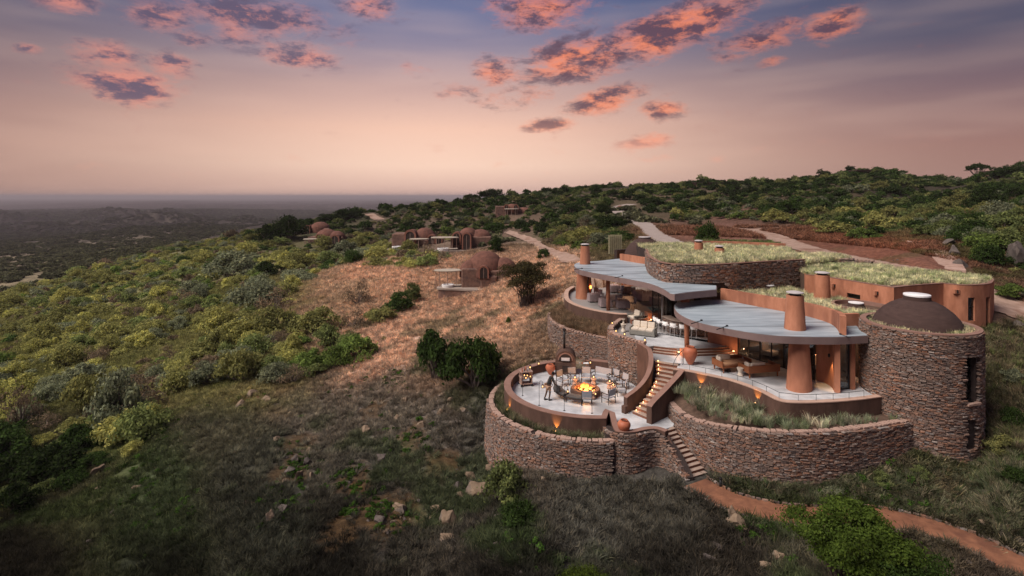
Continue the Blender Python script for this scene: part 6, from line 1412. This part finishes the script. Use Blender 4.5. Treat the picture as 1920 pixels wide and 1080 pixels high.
# ---- scattered masses: points + geometry nodes instances
protoC = {}
def proto_coll(key, meshes):
    c = bpy.data.collections.new(key)
    for i, me in enumerate(meshes): o = bpy.data.objects.new(f'{key}_{i}', me); c.objects.link(o)
    protoC[key] = c; return c
def scatter(name, pts, rotz, scale, tint, key, label, cat, tilt=None):
    n = len(pts); me = bpy.data.meshes.new(name); me.vertices.add(n); me.vertices.foreach_set('co', np.asarray(pts, np.float32).ravel())
    a = me.attributes.new('rot', 'FLOAT_VECTOR', 'POINT'); R_ = np.zeros((n,3), np.float32); R_[:,2] = rotz
    if tilt is not None: R_[:,0] = tilt[:,0]; R_[:,1] = tilt[:,1]
    a.data.foreach_set('vector', R_.ravel())
    a = me.attributes.new('scl', 'FLOAT_VECTOR', 'POINT'); a.data.foreach_set('vector', np.asarray(scale, np.float32).ravel())
    a = me.attributes.new('tint', 'FLOAT_COLOR', 'POINT'); a.data.foreach_set('color', np.concatenate([tint, np.ones((n,1))], 1).astype(np.float32).ravel())
    o = bpy.data.objects.new(name, me); C.objects.link(o); tag(o, label, cat, None, 'stuff')
    g = bpy.data.node_groups.new(name, 'GeometryNodeTree'); g.interface.new_socket('Geometry', in_out='INPUT', socket_type='NodeSocketGeometry'); g.interface.new_socket('Geometry', in_out='OUTPUT', socket_type='NodeSocketGeometry')
    N = g.nodes; gi = N.new('NodeGroupInput'); go = N.new('NodeGroupOutput'); ip = N.new('GeometryNodeInstanceOnPoints'); ci = N.new('GeometryNodeCollectionInfo')
    ci.inputs[0].default_value = protoC[key]; ci.inputs[1].default_value = True; ci.inputs[2].default_value = True; ip.inputs['Pick Instance'].default_value = True
    def attr(nm, ty): x = N.new('GeometryNodeInputNamedAttribute'); x.data_type = ty; x.inputs[0].default_value = nm; return x.outputs[0]
    rv = N.new('FunctionNodeRandomValue'); rv.data_type = 'INT'; rv.inputs[4].default_value = 0; rv.inputs[5].default_value = 99
    L = g.links; L.new(gi.outputs[0], ip.inputs['Points']); L.new(ci.outputs[0], ip.inputs['Instance']); L.new(attr('rot','FLOAT_VECTOR'), ip.inputs['Rotation']); L.new(attr('scl','FLOAT_VECTOR'), ip.inputs['Scale']); L.new(rv.outputs[2], ip.inputs['Instance Index']); L.new(ip.outputs[0], go.inputs[0])
    o.modifiers.new('spread', 'NODES').node_group = g; return o
proto_coll('scrub', [crown('scrub_leaves', 650, .14, 500+k, 'bush', 16, M['leafi'])[0] for k in range(5)])
proto_coll('farscrub', [crown('far_leaves', 90, .36, 520+k, 'bush', 9, M['leafi'])[0] for k in range(4)])
kt_ = [kind_at(ppx[i], ppy[i], rnd) for i in rest]
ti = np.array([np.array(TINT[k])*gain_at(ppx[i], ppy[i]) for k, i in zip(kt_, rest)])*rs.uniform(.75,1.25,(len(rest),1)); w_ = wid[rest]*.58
scatter('scrub_foliage', np.stack([sx_[rest], sy_[rest], szz[rest]-.05], 1), rs.rand(len(rest))*6.28, np.stack([w_, w_, w_*rs.uniform(.75,1.4,len(rest))], 1), ti, 'scrub', 'dense scrub bushes covering the slopes beyond the nearer ones', 'scrub')
# valley floor and far side: dots of thorn scrub
fx, fy = spread(75000, 120, 2600, -1.2, .35, 9, .9); fz = gz(fx, fy); ax, ay = proj(fx, fy, fz)
okf = ~(inside(ax, ay, Z1) | inside(ax, ay, Z2)) & (fbm(fx/13, fy/20, 3, 211)+.2*(fy > 700)+.05 > .45); okf &= (fy > 120)
fx, fy, fz = fx[okf], fy[okf], fz[okf]; n = len(fx); w_ = rs.uniform(.9,2.6,n)*(1+fy/900)
ti = np.array([(.06,.062,.04)])*rs.uniform(.6,1.6,(n,1))*(1+1.2*np.clip(1-fy/900,0,1))[:,None]; 
scatter('valley_scrub', np.stack([fx, fy, fz-.2], 1), rs.rand(n)*6.28, np.stack([w_, w_, w_*.8], 1), ti, 'farscrub', 'dark thorn scrub dotting the far valley floor', 'scrub')
# ---- grass
def tuft(n, h, spread_, seed, lean=.5, w=.012, mat=None, seg=1):
    q = np.random.RandomState(seed); V = []; Fq = []
    for k in range(n):
        a = q.rand()*2*PI; r = spread_*math.sqrt(q.rand())*.5; x, y = r*math.cos(a), r*math.sin(a); hh = h*q.uniform(.5,1.1); ln_ = lean*q.uniform(.2,1.2)*hh; b = a+q.normal()*.6
        dx, dy = math.cos(b), math.sin(b); px, py = -dy*w, dx*w; o = len(V)
        V += [(x-px,y-py,0),(x+px,y+py,0),(x+dx*ln_*.35+px*.8,y+dy*ln_*.35+py*.8,hh*.6),(x+dx*ln_*.35-px*.8,y+dy*ln_*.35-py*.8,hh*.6),(x+dx*ln_+px*.25,y+dy*ln_+py*.25,hh),(x+dx*ln_-px*.25,y+dy*ln_-py*.25,hh)]
        Fq += [(o,o+1,o+2,o+3),(o+3,o+2,o+4,o+5)]
    me = mesh_np('blades', V, Fq); me.materials.append(mat or M['blade']); return me
proto_coll('dry', [tuft(26, .30, .30, 600+k, .9, .014) for k in range(4)])
proto_coll('feather', [tuft(46, .62, .34, 610+k, .75, .010) for k in range(4)])
proto_coll('roofgrass', [tuft(34, .42, .30, 620+k, .5, .012) for k in range(4)])
def sc3(s, hz_=1.0): return np.stack([s, s, s*hz_], 1)
gx_, gy_ = spread(230000, 17, 110, -1.15, 1.15, 15, 1.15); zz_ = gz(gx_, gy_); bx2, by2 = proj(gx_, gy_, zz_)
okg = np.ones(len(gx_), bool)
for poly, top in CUTS: okg &= ~inside(gx_, gy_, poly)
okg &= np.hypot(gx_-FX, gy_-FY) > 6.75
okg &= ~inside(gx_, gy_, [(5.2,30),(5.4,28.6),(8.9,27),(10.2,27.5),(12,26.5),(14,25.8),(17,26.3),(21,27.3),(21,31),(9,33)])
okg &= ~inside(gx_, gy_, oe+[(9,48),(6,55)]) & ~inside(gx_, gy_, [(5.2,57),(5,50),(12,44),(36,36),(36,40),(32,46),(28,56),(14,62)])
okg &= np.hypot(gx_-tower_c[0], gy_-tower_c[1]) > tower_r+.1
for k, (path, hw) in RW.items(): d, _ = seg_d(gx_, gy_, path); okg &= d > hw*(1.02+.1*rs.rand(len(gx_)))
okg &= (fbm(gx_*.5, gy_*.5, 3, 231) > .2)
okg &= ~(inside(bx2, by2, [(1250,440),(1500,450),(1700,470),(1820,500),(1920,600),(1860,560),(1700,500),(1300,480)]))
for px_o, py_o, r_o in OCH[:9]:
    X_, Y_, _z = ground(px_o, py_o); d_ = np.hypot(gx_-X_, (gy_-Y_)/1.5)+(fbm(gx_*1.3, gy_*1.3, 3, 301)-.47)*2.2; okg &= (d_ > r_o*.8) | (rs.rand(len(gx_)) < .12)
gx_, gy_, zz_, bx2, by2 = gx_[okg], gy_[okg], zz_[okg], bx2[okg], by2[okg]; n = len(gx_)
gc = ground_col(gx_, gy_); grn = sm(fbm(gx_*.28, gy_*.28, 4, 77), .5, .62)*sm(gy_, 90, 60)
tint = np.clip(gc*1.45, .01, .8)*(1-grn[:,None]*.55)+np.array((.05,.085,.028))*grn[:,None]*.55
rg = inside(bx2, by2, [(1330,890),(1500,905),(1700,870),(1835,845),(1845,600),(2300,600),(2300,1200),(1830,1008),(1740,978),(1650,960),(1520,958),(1420,945),(1350,925)]); pale = (rs.rand(n) < .16) & rg
tint[rg] = tint[rg]*.6+np.array((.09,.10,.055))*.4; tint[pale] = (.22,.19,.14)
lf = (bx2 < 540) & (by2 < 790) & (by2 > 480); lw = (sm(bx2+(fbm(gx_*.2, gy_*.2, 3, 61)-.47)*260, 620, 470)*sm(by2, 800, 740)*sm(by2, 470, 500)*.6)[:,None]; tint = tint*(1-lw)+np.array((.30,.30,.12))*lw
tint *= rs.uniform(.65,1.45,(n,1))
s_ = rs.uniform(.6,1.35,n)*(1+np.clip((gy_-40)/60, 0, 1.2))*np.where(rg, 1.1, 1); tl = rs.normal(0,.22,(n,2))
scatter('dry_grass', np.stack([gx_, gy_, zz_-.02], 1), rs.rand(n)*6.28, sc3(s_, .8), tint, 'dry', 'dry grass tufts covering the slopes round the lodge', 'grass', tl)
def fill_poly(poly, n, seed):
    q = np.random.RandomState(seed); a = np.array(poly); lo, hi = a.min(0), a.max(0); x = q.uniform(lo[0], hi[0], n); y = q.uniform(lo[1], hi[1], n); m = inside(x, y, poly); return x[m], y[m]
def grass_on(name, poly, n, z, key, cols, label, smin=.7, smax=1.3, hz_=1, seed=3, excl=()):
    x, y = fill_poly(poly, n, seed)
    for (cx, cy, r) in excl: m = np.hypot(x-cx, y-cy) > r; x, y = x[m], y[m]
    if name == 'roof_grass': m = fbm(x*.9, y*.9, 3, seed+9)+rs.rand(len(x))*.3 > .46; x, y = x[m], y[m]; smin *= .7; smax *= .85
    k = len(x); q = np.random.RandomState(seed+1); c = np.array(cols)[np.clip((fbm(x*.8, y*.8, 3, seed)*1.6-.3)*len(cols)+q.normal(0,.6,k), 0, len(cols)-1).astype(int)]*q.uniform(.7,1.35,(k,1))
    zz = z(x, y) if callable(z) else np.full(k, z); scatter(name, np.stack([x, y, zz], 1), q.rand(k)*6.28, sc3(q.uniform(smin, smax, k), hz_), c, key, label, 'grass', q.normal(0,.15,(k,2)))
gold = [(.78,.72,.54),(.66,.64,.45),(.5,.52,.33),(.82,.76,.6),(.42,.47,.27)]
grass_on('roof_grass', offset(hf,.3)+[(24.2,45.5),(27,52),(20,56),(13,58)], 9500, HT-.05, 'roofgrass', gold, 'golden grass growing on the roof of the stone hall', seed=4)
grass_on('roof_grass', inner+[(33,43),(31.5,47),(24.6,46),(23.6,44.2)], 6000, AT-.04, 'roofgrass', [(.72,.68,.5),(.6,.6,.4),(.4,.46,.25),(.74,.68,.52)], 'pale grass growing on the roof of the orange annex', .6, 1.1, seed=6)
grass_on('roof_grass', [(15.6,41.5),(17.0,40.2),(19.0,37.2),(19.9,34.6),(20.9,32.6),(22.5,32.6),(24.7,34.8),(24.3,36.4),(22.5,40.5),(22.3,43),(15,42.5)], 3600, 5.5, 'roofgrass', gold[:4], 'straw coloured grass on the low roof behind the lounge', .8, 1.3, seed=8, excl=((23.2,35.4,1.75),(20.3,42.2,.6),(22.1,38.0,.6)))
grass_on('roof_grass', circ(tower_c, tower_r-.3), 1500, TT-.14, 'roofgrass', [(.76,.66,.48),(.6,.56,.38),(.25,.33,.14),(.8,.7,.52)], 'dry grass round the dark dome on top of the tower', .45, .85, seed=10, excl=((tower_c[0],tower_c[1]+.1,2.08),))
grass_on('roof_grass', [(24.2,44.6),(31,48.5),(31,51),(24,53)], 1500, 7.3, 'roofgrass', gold, 'grass on the roof terrace behind the right stone wall', seed=12)
grass_on('roof_grass', [(21.7,61.3),(25,60.3),(29.5,58),(30,62),(22,64)], 900, 7.6, 'roofgrass', [(.14,.2,.07),(.28,.28,.14)], 'green grass behind the far orange wall', seed=13)
feath = [(.24,.28,.19),(.32,.34,.25),(.17,.21,.12),(.48,.44,.35),(.27,.3,.22)]
rp_ = offset(outer, .42)+offset(edge, -.22)[::-1]
grass_on('planter_grass', rp_, 620, 1.3, 'feather', feath, 'grey green feather grass in the planter below the lounge terrace', .5, 1.0, seed=14)
grass_on('planter_grass', ring(6.0, 150, 360+a_end-3, 40)+ring(5.5, 150, 360+a_end-3, 40)[::-1], 1900, -.5, 'feather', [(.15,.16,.1),(.24,.21,.15),(.1,.13,.06),(.3,.25,.19)], 'tufted grass in the planter round the fire terrace', .5, .85, seed=16)
grass_on('planter_grass', DPL, 1700, 2.05, 'feather', [(.3,.2,.14),(.25,.17,.12),(.2,.15,.1)], 'tall brown dry grass in the planter below the dining terrace', .7, 1.15, seed=18)
# foot of the long wall and the bank right of the tower: thicker grass
def bank(name, poly_px, n, key, cols, label, smin, smax, seed):
    q = np.random.RandomState(seed); a = np.array(poly_px); xs = q.uniform(a[:,0].min(), a[:,0].max(), n); ys = q.uniform(a[:,1].min(), a[:,1].max(), n); m = inside(xs, ys, poly_px)
    pts = np.array([ground(x, y) for x, y in zip(xs[m], ys[m])])
    if len(pts) == 0: return
    d, _ = seg_d(pts[:,0], pts[:,1], RW['foot_path'][0]); pts = pts[d > .8]; pts = pts[np.hypot(pts[:,0]-tower_c[0], pts[:,1]-tower_c[1]) > tower_r+.15]; pts = pts[~inside(pts[:,0], pts[:,1], [p[:2] for p in outer]+[(21,31),(9,33)])]
    k = len(pts); c = np.array(cols)[q.randint(0, len(cols), k)]*q.uniform(.7,1.3,(k,1)); scatter(name, pts-np.array([0,0,.03]), q.rand(k)*6.28, sc3(q.uniform(smin, smax, k)), c, key, label, 'grass', q.normal(0,.2,(k,2)))
bank('bank_grass', [(1375,905),(1500,912),(1640,900),(1700,890),(1800,870),(1920,850),(1920,1010),(1700,960),(1500,945),(1420,930)], 1500, 'feather', [(.12,.15,.09),(.2,.2,.14),(.08,.12,.045),(.26,.23,.17)], 'grey green grass along the foot of the long stone wall', .35, .75, 21)
bank('bank_grass', [(1850,610),(1920,600),(1920,860),(1830,850),(1845,760)], 700, 'feather', [(.16,.15,.09),(.15,.19,.07),(.26,.2,.14),(.1,.09,.06)], 'long rough grass on the bank right of the tower', .4, .95, 22)

proto_coll('weed', [crown('weed_leaves', 160, .2, 540+k, 'bush', 7, M['leafi'])[0] for k in range(4)])
wp = []
for (cx_, cy_, sp_, nn_) in [(560,870,40,40),(700,950,60,50),(760,830,60,40),(740,720,50,40),(620,700,70,50),(440,740,60,40),(290,800,60,50),(230,840,60,40),(520,940,50,40),(660,900,40,30),(980,1000,60,20),(1450,1000,60,25),(300,940,90,60),(1640,920,90,40)]:
    for _ in range(nn_): a_, b_ = rs.normal(cx_, sp_*.5), rs.normal(cy_, sp_*.4); wp.append(ground(a_, min(max(b_, 690), 1075)))
wp = np.array(wp); d, _ = seg_d(wp[:,0], wp[:,1], RW['foot_path'][0]); wp = wp[(d > .9) & (np.hypot(wp[:,0]-FX, wp[:,1]-FY) > 7)]; n = len(wp); s_ = rs.uniform(.12,.38,n)
scatter('green_weeds', wp-np.array([0,0,.03]), rs.rand(n)*6.28, sc3(s_, 1), np.array([(.05,.10,.02)])*rs.uniform(.6,1.8,(n,1)), 'weed', 'small green weeds among the rocks of the dark slope', 'weeds')

# ================================================================== ROCKS
M['rock'] = material('ochre_rock', (.15,.105,.07), (.3,.225,.155), 2.2, .95, .7, 7, c3=(.14,.12,.11)); M['rockgrey'] = material('grey_rock', (.07,.058,.052), (.15,.125,.11), 2, .95, .7, 6)
def rock_mesh(seed, mat):
    from mathutils import noise as mn
    bm = bmesh.new(); bmesh.ops.create_icosphere(bm, subdivisions=3, radius=.5); q = random.Random(seed); pl_ = [(Vector((q.uniform(-1,1), q.uniform(-1,1), q.uniform(-.6,1))).normalized(), q.uniform(.17,.36)) for _ in range(11)]
    for v in bm.verts:
        for n_, d_ in pl_:
            k = v.co.dot(n_)-d_
            if k > 0: v.co -= n_*k
        v.co += Vector((q.uniform(-1,1), q.uniform(-1,1), q.uniform(-1,1)))*.004; v.co *= 1+.16*mn.noise(v.co*5+Vector((seed,0,0)))+.09*mn.noise(v.co*13+Vector((seed,3,0)))
    me = bpy.data.meshes.new('rock'); bm.to_mesh(me); bm.free(); me.materials.append(mat); return me
RK = [rock_mesh(k, M['rock']) for k in range(6)]; RG = [rock_mesh(20+k, M['rockgrey']) for k in range(5)]
ROCKS = [(685,808,20,17,0,'pale angular boulder alone on the dark slope'),(900,930,46,30,0,'largest pale yellow boulder below the fire terrace'),(838,985,28,34,0,'upright pale boulder at the bottom centre of the dark slope'),
 (509,978,20,26,0,'upright ochre boulder leaning on a grey one'),(530,960,20,16,1,'grey boulder beside the upright ochre one'),(1384,985,42,26,0,'pinkish boulder beside the red path'),(1375,972,22,26,0,'narrow standing stone behind the pinkish boulder'),
 (470,740,24,13,0,'orange boulder at the upper edge of the dark field'),(497,753,26,12,0,'flat ochre boulder right of the orange one'),(452,763,20,16,0,'ochre rock on the upper edge of the dark field'),(745,785,16,10,0,'round pale rock above the ochre patch'),
 (762,752,14,12,0,'whitish rock by the small green weeds'),(826,775,14,12,0,'pale rock in the middle of the slope'),(868,770,22,9,0,'flat pale stone below the big bushes'),(792,800,18,14,0,'yellowish rock left of the stone wall'),(715,862,20,16,1,'pale grey rock over the bush patch'),
 (752,958,34,18,0,'long ochre boulder on the ochre earth patch'),(710,980,22,16,1,'grey boulder under the long ochre one'),(880,898,22,20,0,'ochre boulder above the largest boulder'),(858,915,24,14,1,'grey flat boulder left of the ochre one'),(864,932,22,13,0,'pale flat boulder left of the largest boulder'),
 (886,912,18,14,1,'dark grey boulder right above the largest boulder'),(917,880,22,12,0,'pinkish flat stone at the foot of the round wall'),(830,745,16,9,0,'pink stone in the dry grass above the dark slope'),(843,752,12,8,0,'small stone beside the pink one'),(1018,902,16,10,0,'pale stone below the round stone wall'),
 (560,895,14,16,0,'pale rock in the gully patch'),(575,870,14,14,1,'grey rock in the gully patch'),(545,885,20,12,1,'dark flat rock in the gully patch'),(535,905,14,10,0,'small ochre rock in the gully patch'),(552,868,18,22,1,'tall grey rock in the gully patch'),(582,898,12,16,0,'yellow rock at the right of the gully patch'),
 (182,890,26,20,0,'ochre rock at the left of the dark field'),(85,905,18,16,1,'grey stone at the far left of the dark field'),(765,705,14,16,0,'white pink stone left of the pair of dark bushes'),(746,712,20,10,0,'low pink stone left of the pair of dark bushes'),
 (1820,1062,20,12,1,'grey stone under the red path at the right'),(1848,985,16,8,0,'flat stone on the bank above the path'),(1345,1030,22,14,1,'dark rock in the rubble bottom left of the foreground tree'),(1460,1050,22,18,0,'ochre rock left of the foreground tree'),(1440,1065,24,16,0,'flat ochre rock at the bottom edge'),(1330,1050,20,14,1,'grey rock at the bottom edge'),
 (1912,500,44,66,1,'big dark boulder on the hillside at the right edge'),
 (1800,500,24,20,1,'brown rock beside the hillside stone steps'),(1790,480,24,26,1,'brown rock above the hillside stone steps, right'),(1775,462,22,18,1,'brown rock at the top of the hillside stone steps'),(1907,612,20,14,1,'grey rock on the bank below the road')]
for px, py, w, h, g, lb in ROCKS:
    X, Y, Z = ground(px, py); o = bpy.data.objects.new('boulder', (RG if g else RK)[rnd.randrange(5)]); C.objects.link(o); w_ = px_w(w, Y)*1.08; h_ = px_w(h, Y)*1.0
    o.location = (X, Y, Z+h_*.25); o.scale = (w_*1.25, w_*1.1, h_*1.35); o.rotation_euler = (rnd.uniform(-.2,.2), rnd.uniform(-.2,.2), rnd.uniform(0,6.28)); tag(o, lb, 'rock')
proto_coll('pebble', [rock_mesh(60+k, M['rockgrey']) for k in range(3)]+[rock_mesh(70+k, M['rock']) for k in range(2)])
qx, qy = spread(9000, 18, 60, -1.1, 1.1, 31, 1.2); qz = gz(qx, qy); okq = fbm(qx*.4, qy*.4, 3, 241) > .5
okq &= (np.hypot(qx-FX, qy-FY) > 6.9) & ~inside(qx, qy, [(5,31),(5.4,28.6),(8.9,27),(10.2,27.5),(12,26.5),(14,25.8),(17,26.3),(21,27.3),(36,36),(36,46),(14,62),(5,57),(3,50),(7,41)]) & (np.hypot(qx-tower_c[0], qy-tower_c[1]) > 2.9)
d, _ = seg_d(qx, qy, RW['foot_path'][0]); okq &= d > .75
qx, qy, qz = qx[okq], qy[okq], qz[okq]; n = len(qx); s_ = rs.lognormal(-1.9,.55,n)
scatter('loose_stones', np.stack([qx, qy, qz], 1), rs.rand(n)*6.28, np.stack([s_*1.3, s_, s_*.8], 1), np.ones((n,3))*.2, 'pebble', 'small loose stones strewn over the slopes', 'stones')
# fallen rubble on the bank under the terrace planter
# ---- stone steps up the hillside
hs = empty('hillside_steps', label='rough stone steps climbing the red earth bank behind the annex', cat='steps')
hp = cr([pz(1787,511,50), pz(1783,497,52), pz(1771,485,55), pz(1756,474,58), pz(1742,465,61.5), pz(1728,458,65), pz(1702,451,71)], 5)
for a, b in zip(hp[:-1], hp[1:]):
    x, y = (a[0]+b[0])/2, (a[1]+b[1])/2; z = max(g1(x,y)+.08, a[2]+.05); ang = math.atan2(b[1]-a[1], b[0]-a[0])
    MB().box((x, y, z-.25), (math.hypot(b[0]-a[0], b[1]-a[1])*.9, 1.9, .6), ang).build('step', M['coping'], hs, bevel=.04)

# ================================================================== HAZE
hb = MB().box((0, 13500, -35), (34000, 28000, 150)); hz_o = hb.build('haze', None, kind='stuff')
hm = bpy.data.materials.new('haze'); hm.use_nodes = True; t = NT(hm.node_tree); t.n.clear(); pv = t.new('ShaderNodeVolumePrincipled'); pv.inputs['Density'].default_value = .00015; pv.inputs['Color'].default_value = (.62,.57,.62,1); pv.inputs['Anisotropy'].default_value = 0
o_ = t.new('ShaderNodeOutputMaterial'); t.l.new(pv.outputs[0], o_.inputs['Volume']); hz_o.data.materials.append(hm)
